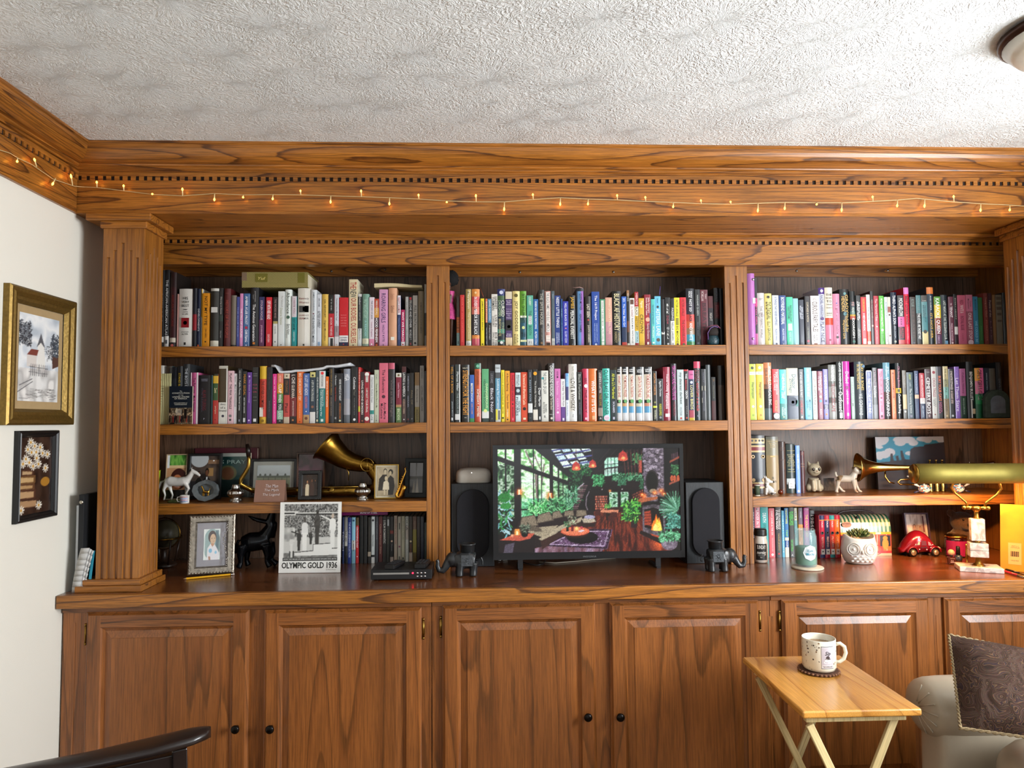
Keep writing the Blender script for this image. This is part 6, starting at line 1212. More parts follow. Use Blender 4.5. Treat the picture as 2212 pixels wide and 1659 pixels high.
m=MB().col('8aa098');put_text(m,'S PRAY',(-w_/2+0.012,-0.0006,hB*0.76),(1,0,0),(0,0,1),w_*0.78,hB*0.085,0.0);m.build('cover_lettering',INK,pbk)
cv=Canvas(80,60,'8a8c80');cv.rect(0,0,1,.45,'aab0b0');cv.rect(0,.42,1,.5,'4c5444');cv.rect(0,.5,1,1,'787c60')
for x in(.1,.25,.4,.62,.85):cv.ell(x,.4,.03,.07,'444c44');
for x in(.2,.35,.55,.75,.9):cv.line(x,.45,x,.8,.008,'3a3a38');cv.ell(x,.82,.06,.09,'4a3a30')
framed('landscape_frame','wide black framed picture of a misty field behind the card','photo frame',(py(589,1070,3.10).x,3.10,Z3),0.198,0.165,0.013,M_BLACK,cv,0.10,0.0,mount='9a988e',mb_in=0.016)
cv=Canvas(44,60,'3a1a28');cv.tex(cv.all(),['2a121c','4c2436','5a2c40'],4,5,2);cv.ell(.4,.62,.28,.18,'7a4456');cv.ell(.66,.7,.2,.14,'6a3448')
framed('plum_picture_frame','dark wood frame with a plum picture behind the beaded frame','photo frame',(py(669,1070,3.10).x,3.105,Z3),0.122,0.190,0.009,simple('mahogany_edge','4a2c1c',0.3),cv,0.08,0.0)
cv=Canvas(40,52,'2a1a14');cv.tex(cv.all(),['1c120e','3a2418'],5,5,2);photo_people(cv,[(.32,.28,.75,'241812','b08058','c8b89a'),(.62,.22,.8,'1a120e','6a4028','3a241c'),(.84,.25,.5,'1a120e','8a5a3c','2a1a14')])
pb_=at3(668,1081)
bf=framed('beaded_frame','small black frame edged with silver beads holding a couple photo','photo frame',(pb_.x,2.975,Z3),0.094,0.120,0.017,M_BLACK,cv,0.14,0.05)
q=MB()
for i in range(15):
 for x in(-0.0445,0.0445):q.ball((x,-0.0075,0.003+i*0.114/14),0.0014,5,4)
for i in range(12):
 for z in(0.003,0.117):q.ball((-0.0445+i*0.089/11,-0.0075,z),0.0014,5,4)
q.build('bead_edge',M_SILVER,bf,kind='stuff')
cv=Canvas(52,66,'a8987c',2);cv.tex(cv.all(),['a49478','b6a68a','9c8c70'],3,3,2)
cv.poly([(.08,.8),(.12,.42),(.3,.27),(.5,.27),(.55,.8)],'2a241e');cv.ell(.42,.17,.085,.1,'1c1814');cv.ell(.42,.19,.07,.085,'c0b092')
cv.poly([(.55,.95),(.56,.4),(.68,.3),(.84,.4),(.88,.66),(.8,.95)],'1e1a18');cv.ell(.69,.19,.11,.09,'18140f');cv.ell(.67,.23,.065,.075,'b8a888')
cv.poly([(.3,.78),(.34,.52),(.48,.46),(.6,.54),(.62,.78)],'d8ccb0');cv.ell(.46,.40,.065,.075,'c8b898');cv.rect(.36,.76,.43,.95,'c8b898');cv.rect(.5,.76,.57,.95,'c8b898')
p=py(835,1062,2.99)
framed('family_portrait','sepia family portrait in a thin brass frame','photo frame',(p.x,2.992,Z3),0.102,0.142,0.005,M_BRASS,cv,0.06,0.0,mount='d6cdb4',mb_in=0.0045)
cv=Canvas(44,70,'4a4c50');cv.rect(0,0,1,.5,'74767c');cv.rect(0,.45,1,.55,'2c2e30');cv.poly([(.45,.0),(.55,0),(.5,.6)],'2a2c2e');cv.poly([(.2,1),(.35,.55),(.42,1)],'8a8478');cv.poly([(.45,1),(.58,.5),(.7,1)],'9a948a')
sf=framed('slate_frame','rough slate slab frame with a grey lakeside photo','photo frame',(py(898,1070,3.02).x,3.02,Z3),0.096,0.165,0.020,simple('rough_slate','2c3032',0.75,var=0.25,scale=60,bump=0.8),cv,0.12,-0.12)
p=at3(376,1088)
ho=thing('horse_figurine','white and grey horse figurine trotting on a green base','figurine',(p.x-0.008,2.957,Z3),rz=0.0)
m=MB();m.lathe([(0.045,0),(0.043,0.006),(0.036,0.009)],20,sx=0.85,sy=0.55);m.build('base',simple('mossy_base','5a6a3c',0.7,var=0.25,scale=80),ho)
m=MB();zc=0.083
m.tube([(-0.048,0,zc),(-0.03,0,zc+0.003),(0.0,0,zc-0.001),(0.03,0,zc+0.002),(0.045,0,zc+0.006)],[0.015,0.02,0.018,0.019,0.013],12)
m.tube([(0.035,0,zc+0.004),(0.052,0,zc+0.026),(0.058,0,zc+0.040)],[0.015,0.0105,0.009],10)
m.tube([(0.056,0,zc+0.042),(0.075,0,zc+0.034),(0.090,0,zc+0.022)],[0.010,0.0075,0.005],10)
for sy in(-0.004,0.004):m.tube([(0.056,sy,zc+0.048),(0.057,sy*1.5,zc+0.061)],[0.003,0.001],6)
for pts in([(-0.042,-.007,zc-.006),(-0.052,-.008,.05),(-.045,-.008,.03),(-.05,-.008,.009)],[(-0.038,.007,zc-.006),(-0.030,.008,.048),(-.022,.008,.028),(-.028,.008,.009)],[(0.034,-.007,zc-.006),(0.048,-.008,.055),(.040,-.008,.040),(.034,-.008,.036)],[(0.032,.007,zc-.006),(0.034,.008,.045),(.034,.008,.009)]):m.tube(pts,[0.0105,0.0062,0.004,0.0042][:len(pts)],8)
blob(m,'body',simple('dappled_white_china','c9c5be',0.3,var=0.18,scale=30,coat=0.3),ho,0.0028,4)
m=MB();m.tube([(-0.050,0,zc+0.004),(-0.066,0,zc-0.002),(-0.073,0,zc-0.022),(-0.078,0,zc-0.038)],[0.004,0.006,0.005,0.001],8);m.build('tail',simple('pale_grey_hair','a8a49c',0.5),ho)
m=MB()
for i in range(7):s=i/6;m.ball((0.036+0.020*s,0,zc+0.022+0.026*s),0.0065,6,5,(0.9,0.6,1.0))
m.build('mane',simple('dark_mane','3c3632',0.6),ho)
p=at3(396,1088)
mc=thing('miniature_mug','tiny souvenir mug beside the horse','mug',(p.x,2.917,Z3))
MB().lathe([(0.016,0),(0.0175,0.002),(0.018,0.032),(0.0162,0.032),(0.0155,0.004)],20).build('body',M_WHITEC,mc)
MB().tube([(-0.017,-0.003,0.026),(-0.026,-0.005,0.025),(-0.029,-0.005,0.016),(-0.025,-0.005,0.008),(-0.017,-0.003,0.006)],0.0022,6).build('handle',M_WHITEC,mc)
m=MB()
for i,c in enumerate(('3a5a9a','8a3a7a','5a7ac0','9a4a6a')):
 m.col(c)
 for k in range(6):
  a=-2.3+0.3*k;a2=a+0.24;r=0.0183;z0=0.006+i*0.006
  m.quad((r*math.cos(a),r*math.sin(a),z0),(r*math.cos(a2),r*math.sin(a2),z0),(r*math.cos(a2),r*math.sin(a2),z0+0.0035),(r*math.cos(a),r*math.sin(a),z0+0.0035))
m.build('print',INK,mc)
p=at3(443,1085)
ge=thing('agate_slice','grey agate slice with a tiny gilt animal in its hollow','ornament',(p.x,2.945,Z3))
def octo(r,n,seed,sx=1.0):
 rg=random.Random(seed);return[(r*sx*math.cos(2*pi*i/n)*(1+rg.uniform(-.06,.06)),r*math.sin(2*pi*i/n)*(1+rg.uniform(-.06,.06)))for i in range(n)]
oc=octo(0.042,12,3,1.22);ic=[(x*0.66+0.001,z*0.6+0.002)for x,z in oc];zc=0.0465
m=MB()
for i in range(12):
 j=(i+1)%12
 def V(q,y):return(q[0],y,q[1]+zc)
 m.quad(V(oc[i],0),V(oc[j],0),V(ic[j],0.003),V(ic[i],0.003));m.quad(V(ic[i],0.003),V(ic[j],0.003),V(ic[j],0.016),V(ic[i],0.016));m.quad(V(oc[j],0),V(oc[i],0),V(oc[i],0.022),V(oc[j],0.022))
b0=m.add([(q[0],0.016,q[1]+zc)for q in ic]);m.face([b0+i for i in range(12)])
b0=m.add([(q[0],0.022,q[1]+zc)for q in oc]);m.face([b0+11-i for i in range(12)])
m.build('stone',simple('grey_agate','5a6062',0.35,var=0.35,scale=45,bump=0.3),ge)
m=MB();m.tube([(-0.010,0.006,zc-0.004),(0.012,0.006,zc-0.006)],[0.0058,0.005],8);m.tube([(-0.008,0.006,zc),(-0.014,0.006,zc+0.014)],[0.005,0.0035],8);m.ball((-0.016,0.006,zc+0.016),0.0045)
for x in(-0.011,-0.006,0.008,0.012):m.tube([(x,0.006,zc-0.006),(x,0.006,zc-0.024)],[0.0032,0.002],6)
m.tube([(0.013,0.006,zc-0.004),(0.018,0.006,zc+0.010)],[0.0025,0.0015],6)
blob(m,'gilt_animal',M_BRASS,ge,0.0016,2)
def lighter(u,v,y,label,twist):
 p=pz(u,v,ZSC);t=thing('silver_lighter',label,'table lighter',(p.x,y,Z3))
 m=MB();prof=[(0.024,0),(0.0245,0.003),(0.021,0.006),(0.0205,0.010),(0.015,0.0135),(0.022,0.019),(0.031,0.030),(0.0325,0.038),(0.028,0.046),(0.019,0.050),(0.017,0.054)]
 seg=48;rings=[]
 for r,z in prof:
  amp=0.06 if 0.015<z<0.048 else 0.0
  rings.append([(r*(1+amp*math.cos(12*(2*pi*i/seg)+twist*z*40))*math.cos(2*pi*i/seg),r*(1+amp*math.cos(12*(2*pi*i/seg)+twist*z*40))*math.sin(2*pi*i/seg),z)for i in range(seg)])
 m.loft(rings);m.build('urn',M_SILVER,t)
 MB().lathe([(0.0165,0.0542),(0.017,0.056),(0.014,0.068),(0.013,0.0695)],20).build('lighter_insert',M_SILVER,t,bevel=0.001)
 m=MB()
 for i in range(18):a=2*pi*i/18;m.ball((0.0205*math.cos(a),0.0205*math.sin(a),0.0085),0.0016,5,4)
 m.build('bead_ring',M_SILVER,t,kind='stuff')
lighter(508,1084,2.955,'fluted silver table lighter left of the brown tent card',0.0)
lighter(783,1080,2.965,'swirl fluted silver table lighter in front of the saxophone',1.0)
pa,pb=at3(545,1086),at3(611,1085)
tc_=thing('tent_card','brown tent card reading The Man The Myth The Legend','card',((pa.x+pb.x)/2,2.928,Z3),rz=0.02)
w_=pb.x-pa.x;hT=H(578,1039,1085,2.94)
m=MB();b=0.038
for s in(0,1):
 y0=0 if s==0 else 2*b*0.6;
 m.quad((-w_/2,y0,0),(w_/2,y0,0),(w_/2,b*0.6,hT),(-w_/2,b*0.6,hT))
o=m.build('card',simple('kraft_card','8a6656',0.75),tc_);md=o.modifiers.new('t','SOLIDIFY');md.thickness=0.0008
m=MB();dy=b*0.6/hT
n_=Vector((0,dy,1)).normalized()
for c,e,off in(('1c1014',0.016,-0.0009),('f0dcd8',0.0,-0.0013)):
 m.col(c)
 for i,s in enumerate(('The Man','The Myth','The Legend')):
  ww=w_*(0.42,0.47,0.56)[i];z=hT*(0.66-0.205*i)
  put_text(m,s,(-ww/2+w_*0.06,z*dy+off,z),(1,0,0),n_,ww,hT*0.15,0.03 if c[0]=='1' else-0.005,0.15)
m.build('lettering',INK,tc_)
sx_=thing('saxophone','brass saxophone lying along the third shelf with its bell up','saxophone',(0,0,0))
YS3=3.05
def P3(u,v,y=YS3):return tuple(py(u,v,y))
rS=0.021
zb_=Z3+0.0245
bx0,bx1=py(548,1060,YS3).x,py(800,1060,YS3).x
m=MB();m.tube([(bx0,YS3+0.03,zb_+0.004),((bx0+bx1)/2,YS3+0.025,zb_+0.0),(bx1,YS3+0.01,zb_+0.006)],[0.011,0.018,0.024],16);m.build('body_tube',M_DBRASS,sx_)
q=P3(812,1030)
bell=[(bx1,YS3+0.01,zb_+0.006),(bx1+0.03,YS3+0.005,zb_+0.022),(bx1+0.030,YS3,zb_+0.06),P3(800,1007),P3(782,1003),P3(760,998),P3(742,990),P3(728,980),P3(716,971),P3(708,964),P3(703,960)]
m=MB();m.tube(bell,[0.024,0.026,0.0265,0.029,0.033,0.038,0.043,0.05,0.057,0.067,0.078],28,cap=False);o=m.build('bell',M_DBRASS,sx_);md=o.modifiers.new('t','SOLIDIFY');md.thickness=0.0015
m=MB();c=Vector(P3(793,1004,YS3-0.036));r=0.027
m.tube([tuple(c+Vector((r*math.cos(a*pi/8),0,r*math.sin(a*pi/8))))for a in range(17)],0.0016,6);m.tube([tuple(c+Vector((-r,0,0))),tuple(c+Vector((r,0,0)))],0.0012,6);m.tube([tuple(c+Vector((0,0,-r-0.012))),tuple(c+Vector((0,0,r)))],0.0014,6);m.build('bell_brace',M_BRASS,sx_)
m=MB();z0=zb_+0.016
m.tube([(bx0-0.001,YS3+0.03,zb_+0.004),(bx0-0.028,YS3+0.01,zb_+0.02),P3(519,1046),P3(521,1035),P3(530,1021),P3(537,1008),P3(538,994),P3(537,982)],[0.011,0.0105,0.0095,0.009,0.0085,0.008,0.0075,0.007],14);m.build('neck',M_BRASS,sx_)
MB().tube([P3(537,986),P3(536,972),P3(534,959)],[0.009,0.0105,0.006],14).build('mouthpiece',simple('ebonite','1c120e',0.3),sx_)
m=MB()
for i in range(7):
 x=bx0+0.05+i*(bx1-bx0-0.08)/6;rr_=0.008+0.0018*i
 k=MB();k.lathe([(rr_,0),(rr_,0.003),(rr_*0.6,0.005)],16,(0,0,0),M=Matrix.Rotation(pi/2-0.5,4,'X'));k.build('key_cup',M_BRASS,sx_,loc=(x,YS3+0.003,zb_+0.012))
MB().tube([(bx0+0.03,YS3-0.004,zb_+0.020),(bx1-0.01,YS3-0.016,zb_+0.024)],0.0016,6).tube([(bx0+0.05,YS3-0.002,zb_+0.006),(bx1-0.03,YS3-0.018,zb_+0.004)],0.0016,6).build('key_rods',M_BRASS,sx_)
q1=P3(752,1035);MB().tube([P3(748,1012,YS3-0.025),P3(753,1020,YS3-0.028),P3(753,1038,YS3-0.02)],0.0018,6).build('guard',M_BRASS,sx_)
p=at3(862,1078)
ms=thing('mini_saxophone','miniature gold saxophone ornament leaning against the slate frame','ornament',(p.x,2.972,Z3+0.0035))
m=MB();m.tube([(0.030,0.012,0.128),(0.024,0.01,0.122),(0.028,0.008,0.11),(0.018,0.006,0.085),(0.004,0.003,0.045),(-0.010,0,0.016),(-0.008,0,0.007),(0.002,0,0.005),(0.010,0,0.014),(0.018,0,0.036),(0.026,0,0.052)],[0.002,0.002,0.0025,0.0035,0.005,0.0062,0.0066,0.007,0.0075,0.009,0.0125],12)
M_GOLD=simple('polished_gold','c8923a',0.22,1.0,var=0.12,scale=80)
m.build('horn',M_GOLD,ms)
m=MB()
for i in range(8):s=i/7;m.ball((0.020-0.026*s-0.004,-0.003,0.09-0.068*s),0.0034,6,4)
m.build('keys',M_GOLD,ms)
# FIRST BAY, on the worktop
ZT=ZW+0.0004
def atw(u,v):return pz(u,v,ZW)
p=atw(352,1236)
gl=thing('desk_globe','dark desk globe in the shade behind the column','globe',(py(354,1200,3.04).x,3.04,ZT));M_DW=simple('dark_walnut','2a1a10',0.4)
MB().lathe([(0.05,0),(0.052,0.008),(0.045,0.016),(0.015,0.024),(0.011,0.05),(0.012,0.07)],22).build('base',M_DW,gl)
MB().lathe([(0.064,0.115),(0.070,0.115),(0.070,0.122),(0.064,0.122),(0.064,0.115)],28,cap0=False,cap1=False).build('horizon_ring',M_DBRASS,gl)
m=MB()
for k in range(4):a=k*pi/2+pi/4;m.tube([(0.045*math.cos(a),0.045*math.sin(a),0.012),(0.066*math.cos(a),0.066*math.sin(a),0.115)],0.004,8)
m.build('stand_legs',M_DW,gl)
MB().ball((0,0,0.135),0.058,28,18).build('ball',simple('antique_globe_map','4a4432',0.4,var=0.45,scale=14),gl)
MB().tube([(0.064*math.cos(a),0,0.135+0.064*math.sin(a))for a in[i*2*pi/32 for i in range(33)]],0.0025,6,cap=False).tube([(0,0,0.197),(0,0,0.222)],0.002,6).build('meridian_ring',M_DBRASS,gl)
cv=Canvas(50,72,'d4dcd8');cv.ell(.5,.5,.52,.5,'8fa6a4');cv.rect(.72,.05,.9,.9,'4a6068',.7);cv.rect(.0,.0,.1,1,'e0e4e2',.6)
cv.ell(.52,.26,.24,.2,'4a3c38');cv.ell(.56,.33,.17,.165,'c8a888');cv.rect(.46,.3,.52,.315,'332');cv.rect(.62,.3,.68,.315,'332');cv.rect(.55,.41,.64,.42,'8a4a44')
cv.poly([(.22,1),(.24,.62),(.42,.48),(.66,.5),(.84,.66),(.95,.8),(.9,1)],'d8d6d8');cv.ell(.42,.7,.1,.07,'7ab0cc');cv.ell(.74,.76,.07,.05,'8ab8d0');cv.poly([(.42,.48),(.54,.58),(.66,.5),(.56,.46)],'b88a6a');cv.poly([(.3,.88),(.42,.88),(.44,1),(.34,1)],'a87a60')
pl_,pr_=atw(402,1250),atw(504,1241)
w_=(Vector(pr_)-Vector(pl_)).length;rz_=math.atan2(pr_.y-pl_.y,pr_.x-pl_.x)
M_OSIL=simple('antique_silver_gilt','8e867a',0.3,0.9,var=0.4,scale=90,bump=0.4)
fo=framed('ornate_silver_frame','ornate antique silver frame with a portrait of an older woman','photo frame',((pl_.x+pr_.x)/2,(pl_.y+pr_.y)/2+0.008,ZT+0.0055),w_,H(450,1118,1245,2.83),0.030,M_OSIL,cv,0.13,rz_*0.6,mount='97959a',mb_in=0.024,ornate=True,thick=0.016)
m=MB();r_=random.Random(2)
for i in range(46):
 s=i/45;x=w_*0.30+0.006*math.sin(s*9)+r_.uniform(-.006,.006);z=0.03+0.18*s;m.ball((x,-0.016,z),r_.uniform(0.0016,0.0032),5,4)
m.build('rosary_beads',M_SILVER,fo,kind='stuff')
pa,pb=atw(396,1252.5),atw(507,1242)
pn=thing('yellow_pencil','yellow pencil lying along the foot of the ornate frame','pencil',(pa.x,pa.y-0.004,ZT+0.0038),rz=math.atan2(pb.y-pa.y,pb.x-pa.x));Lp=(Vector(pb)-Vector(pa)).length;RY=Matrix.Rotation(pi/2,4,'Y')
MB().lathe([(0.0037,0.012),(0.0037,Lp-0.014)],6,M=RY,sm=False).build('shaft',simple('pencil_yellow_paint','dca21c',0.35),pn)
MB().lathe([(0.0006,0.0),(0.0037,0.0119)],10,M=RY).build('tip',simple('pencil_wood','8a6a48',0.6),pn)
MB().lathe([(0.0038,Lp-0.0139),(0.0038,Lp-0.007)],12,M=RY).build('ferrule',M_SILVER,pn);MB().lathe([(0.0036,Lp-0.0069),(0.0034,Lp)],12,M=RY).build('eraser',simple('eraser_white','c8b8b0',0.7),pn)
p=atw(552,1232)
dk=thing('black_donkey','glossy black braying donkey figure behind the white picture book','figurine',(py(560,1230,2.99).x-0.004,2.985,ZT),rz=0.15)
m=MB()
m.tube([(-0.062,0,0.098),(-0.03,0,0.105),(0.01,0,0.108),(0.045,0,0.120)],[0.030,0.040,0.038,0.034],14)
m.tube([(0.035,0,0.13),(0.052,0,0.165),(0.056,0,0.185)],[0.034,0.024,0.020],12)
m.tube([(0.045,0,0.178),(0.052,-0.006,0.205),(0.058,-0.012,0.228),(0.060,-0.016,0.243)],[0.021,0.017,0.012,0.0105],12)
for sy,dx in((-0.014,-0.012),(0.014,-0.03)):m.tube([(0.03,sy,0.185),(0.01+dx,sy*1.4,0.195),(-0.02+dx,sy*1.6,0.212)],[0.008,0.009,0.002],8)
for x,sy,k in((-0.06,-0.02,-0.012),(-0.05,0.02,0.01),(0.035,-0.022,0.016),(0.042,0.02,0.03)):
 m.tube([(x,sy,0.095),(x+k*0.4,sy*1.1,0.052),(x+k*0.2,sy*1.1,0.028),(x+k,sy*1.1,0.006)],[0.023,0.014,0.010,0.014],10)
m.tube([(-0.075,0,0.115),(-0.088,0,0.09),(-0.085,0,0.06)],[0.007,0.006,0.009],8)
blob(m,'body',simple('black_bronze','14161a',0.22,0.6,var=0.1),dk,0.004,6)
pl_,pr_=atw(602.5,1238),atw(734.5,1237.5)
w_=pr_.x-pl_.x;hO=H(668,1089,1238,2.88)+0.004
og=thing('olympic_book','white photo book cover reading OLYMPIC GOLD 1936','book',((pl_.x+pr_.x)/2,2.862,ZT+0.0008),rot=(-0.06,0,-0.02))
MB().box(-w_/2,w_/2,0.0005,0.006,0,hO).build('boards',simple('white_board','dcdcd8',0.4),og)
cv=Canvas(110,126,'e6e6e2')
b_=(cv.X>.075)&(cv.X<.94)&(cv.Y>.03)&(cv.Y<.80)
cv.tex(b_&(cv.Y<.52),['1c1c1c','e0e0dc','2a2a2a','c8c8c4','3a3a3a'],46,46,4,oct=1)
cv.rect(.075,.13,.3,.19,'d8d8d4');cv.rect(.075,.15,.24,.175,'202022');cv.rect(.26,.165,.94,.185,'1c1c1e');cv.rect(.26,.15,.94,.166,'c8c8c4')
cv._put(b_&(cv.Y>.5),'c4c4c0');cv.tex(b_&(cv.Y>.36)&(cv.Y<.56)&(cv.X<.25),['e0e0dc','c4c4c0','8a8a88'],10,10,3);cv.tex(b_&(cv.Y>.72),['9a9a98','5a5a58','7c7c7a'],12,10,6)
cv.poly([(.25,.735),(.25,.71),(.55,.69),(.55,.60),(.86,.585),(.86,.66),(.94,.655),(.94,.75),(.25,.76)],'dcdcd8');cv.pline([(.25,.71),(.55,.69),(.55,.60),(.86,.585),(.86,.66),(.94,.655)],.012,'2a2a2a');cv.rect(.18,.69,.245,.78,'d0d0cc');cv.rect(.17,.69,.185,.78,'222');cv.rect(.225,.69,.245,.78,'1c1c1c')
def fig(x,y0,y1,w,coat,leg,head='3a3634'):
 h=y1-y0;cv.ell(x,y0+h*.07,w*.42,h*.075,head);cv.poly([(x-w,y0+h*.5),(x-w*.9,y0+h*.2),(x-w*.4,y0+h*.14),(x+w*.4,y0+h*.14),(x+w*.9,y0+h*.2),(x+w,y0+h*.5)],coat);cv.poly([(x-w*.7,y0+h*.45),(x+w*.7,y0+h*.45),(x+w*.6,y1),(x-w*.6,y1)],leg)
fig(.41,.23,.69,.055,'d8d8d6','e2e2de','4a4642');fig(.61,.12,.60,.05,'3a3836','2e2c2a','1a1614');fig(.86,.17,.65,.055,'e4e4e0','e0e0dc','b8a898');cv.line(.82,.26,.68,.20,.022,'e0e0dc');cv.line(.62,.25,.57,.30,.03,'2a2826')
fig(.32,.40,.69,.035,'222','1c1c1c');fig(.51,.42,.6,.03,'262626','202020');cv.line(.3,.45,.2,.42,.02,'222');fig(.2,.5,.7,.03,'d0d0cc','d8d8d4','888')
cv.rect(.065,.785,.945,.83,'2c2c2c')
link('front_cover',cv.mesh('c',(-w_/2,0,hO),(w_,0,0),(0,0,-hO)),GLOSSY,og)
m=MB().col('141414');put_text(m,'OLYMPIC GOLD 1936',(-w_*0.45,-0.0008,hO*0.062),(1,0,0),(0,0,1),w_*0.9,hO*0.088,0.022)
m.col('e8e8e4');put_text(m,'HOW THE IMAGE OF JESSE OWENS CRUSHED HITLER\'S EVIL MYTH',(-w_*0.425,-0.0009,hO*0.182),(1,0,0),(0,0,1),w_*0.86,hO*0.018,0.01);m.col('333');put_text(m,'by Michael Burgan',(w_*0.27,-0.0008,hO*0.036),(1,0,0),(0,0,1),w_*0.16,hO*0.013,0.0)
m.build('cover_lettering',INK,og)
pa,pb=py(738,1110,3.05),py(838,1110,3.05)
zdv=ZW+max(h for*_,h in RW['DV'])+0.002
vx=thing('video_box','magenta video box BUNS OF STEEL lying on the disc cases','video box',(pa.x-0.08,3.042,zdv))
hv_=min(0.0255,ZSC-0.0205-zdv-0.001);w_=pb.x-pa.x+0.08
MB().box(0,w_,0,0.105,0,hv_).build('case',simple('magenta_card','7a1a5c',0.4),vx,bevel=0.001)
m=MB().col('e8dce4');put_text(m,'BUNS OF STEEL',(w_*0.58,-0.0006,hv_*0.25),(1,0,0),(0,0,1),w_*0.26,hv_*0.5,0.02,0.2);m.build('lettering',INK,vx)
pl_,pr_=atw(801,1255),atw(932,1254.5)
w_=pr_.x-pl_.x;dp=0.155;hD=0.040
pl=thing('dvd_player','flat black disc player in front of the disc cases','dvd player',((pl_.x+pr_.x)/2,2.70,ZT))
MB().box(-w_/2,w_/2,0,dp,0.004,hD).build('housing',M_BLKPL,pl,bevel=0.002)
m=MB()
for x in(-w_/2+0.02,w_/2-0.02):
 for y in(0.02,dp-0.02):m.lathe([(0.008,0),(0.008,0.0039)],10,(x,y,0))
m.build('feet',M_BLKPL,pl)
MB().box(-w_*0.46,w_*0.13,-0.0012,-0.0002,0.023,0.0295).build('tray_strip',simple('brushed_silver_strip','b4b4b2',0.3,0.8),pl)
MB().ball((w_*0.19,-0.0008,0.027),0.0032,10,6).build('standby_light',simple('red_led','ff1830',0.4,emis=9.0),pl)
M_CHR=simple('chrome_buttons','c8c8c8',0.15,1.0)
for i in range(3):
 for j in range(2):MB().ball((w_*(0.265+0.062*i),-0.0003,0.027-0.0125*j),0.0042,10,6,(1,0.4,0.75)).build('button',M_CHR,pl)
def remote(label,x,y,rz,w,l,up):
 r=thing('remote_control',label,'remote',(x,y,ZT+hD+0.0006),rz=rz)
 m=MB();rg=[]
 for i in range(9):
  s=i/8;yy=l*(s-0.5);ww=w/2*(1 if 0.08<s<0.95 else 0.86);hh_=0.016 if s<0.5 else 0.013
  rg.append([(-ww,yy,0.002),(-ww*0.9,yy,0),(ww*0.9,yy,0),(ww,yy,0.002),(ww,yy,hh_*0.75),(ww*0.85,yy,hh_),(-ww*0.85,yy,hh_),(-ww,yy,hh_*0.75)])
 m.loft(rg,True,True,True,False);m.build('shell',M_BLKPL,r,bevel=0.001)
 for i in range(3):
  for j in range(7):MB().box(-0.0045,0.0045,-0.003,0.003,0,0.0016).build('button',simple('rubber_grey','2e2f32',0.6),r,loc=((i-1)*w*0.27,-l*0.34+j*l*0.105,0.0158 if j<2 else 0.0140))
 return r
a_,b2=py(852,1224,2.75),py(918,1222,2.79)
remote('black remote in the middle of the disc player',a_.x,2.765,-0.25,0.043,0.115,0)
remote('black remote at the stile end of the disc player',b2.x-0.008,2.775,-0.1,0.046,0.12,0)
# MIDDLE BAY
p=py(968,745,2.985)
M_SKIN=simple('brown_vinyl_skin','5a3626',0.4);
dl=thing('doll','fashion doll with a big black afro and pink dress behind the stile','doll',(py(965,745,2.985).x+0.011,2.985,ZSA+0.0006))
Sd=py(971,578,2.985).z-ZSA-0.004
m=MB();k=Sd/0.30
for sx in(-0.009,0.010):m.tube([(sx,0,0.14*k),(sx*0.9,0,0.085*k),(sx*0.8,0,0.012*k),(sx*0.8,-0.008,0.004)],[0.011*k,0.008*k,0.0045*k,0.004],10)
m.tube([(0,0,0.13*k),(0,0,0.165*k),(0,0,0.195*k),(0,0,0.215*k)],[0.018*k,0.012*k,0.018*k,0.012*k],12)
m.tube([(0.017*k,0,0.205*k),(0.026*k,-0.002,0.165*k),(0.034*k,-0.012,0.128*k)],[0.0065*k,0.005*k,0.0035*k],8);m.tube([(-0.015*k,0,0.205*k),(-0.016*k,-0.012,0.165*k),(-0.012*k,-0.022,0.135*k)],[0.0065*k,0.005*k,0.0035*k],8)
m.ball((0.036*k,-0.014,0.120*k),0.005*k,8,6,(0.8,0.6,1.3));m.tube([(0,0,0.21*k),(0,0,0.235*k)],[0.006*k,0.006*k],10);m.ball((0,-0.002,0.252*k),0.0165*k,14,10,(0.85,0.95,1.15));m.ball((0,-0.0175*k,0.249*k),0.0028*k,6,5)
blob(m,'body',M_SKIN,dl,0.0022,3)
m=MB()
m.lathe([(0.027*k,0.105*k),(0.023*k,0.14*k),(0.0145*k,0.168*k),(0.0205*k,0.198*k),(0.0195*k,0.212*k)],20,sy=0.8,cap0=False,cap1=False)
m.build('dress',simple('pink_sequin','d0407e',0.35,var=0.5,scale=120,bump=0.5),dl)
m=MB();r_=random.Random(5);m.ball((0.004,0.010,0.262*k),0.030*k,16,12)
for i in range(60):a=r_.uniform(0,2*pi);e=r_.uniform(-0.6,1.4);m.ball((0.004+0.026*k*math.cos(a)*math.cos(e),0.012+0.028*k*abs(math.sin(a))*math.cos(e),0.262*k+0.028*k*math.sin(e)),0.0075*k,6,5)
m.build('afro_hair',simple('black_curls','0c0a0a',0.9,var=0.3,scale=300,bump=1.0),dl)
m=MB()
for sx in(-0.006,0.006):m.col('e8e4e0');m.ball((sx*k,-0.0165*k,0.256*k),0.0026*k,6,5);m.col('140c0a');m.ball((sx*k,-0.0185*k,0.256*k),0.0014*k,6,5)
m.col('a03048');m.ball((0,-0.0165*k,0.2415*k),0.003*k,8,5,(1.4,0.5,0.5));m.build('face_details',INK,dl)
def ribbon(label,pts,y,col,r=0.0012):
 t=thing('bookmark_ribbon',label,'bookmark',(0,0,0));q=[tuple(py(u,v,y+dy))for u,v,dy in pts]
 MB().tube(q,r,6).build('ribbon',simple('ribbon_'+col,col,0.5),t)
ribbon('rust red ribbon trailing from the orange hardcover',[(1034,624.6,0.05),(1037,621,0.03),(1040,630,0.0),(1044.5,641,-0.012)],2.955,'9a4a2c')
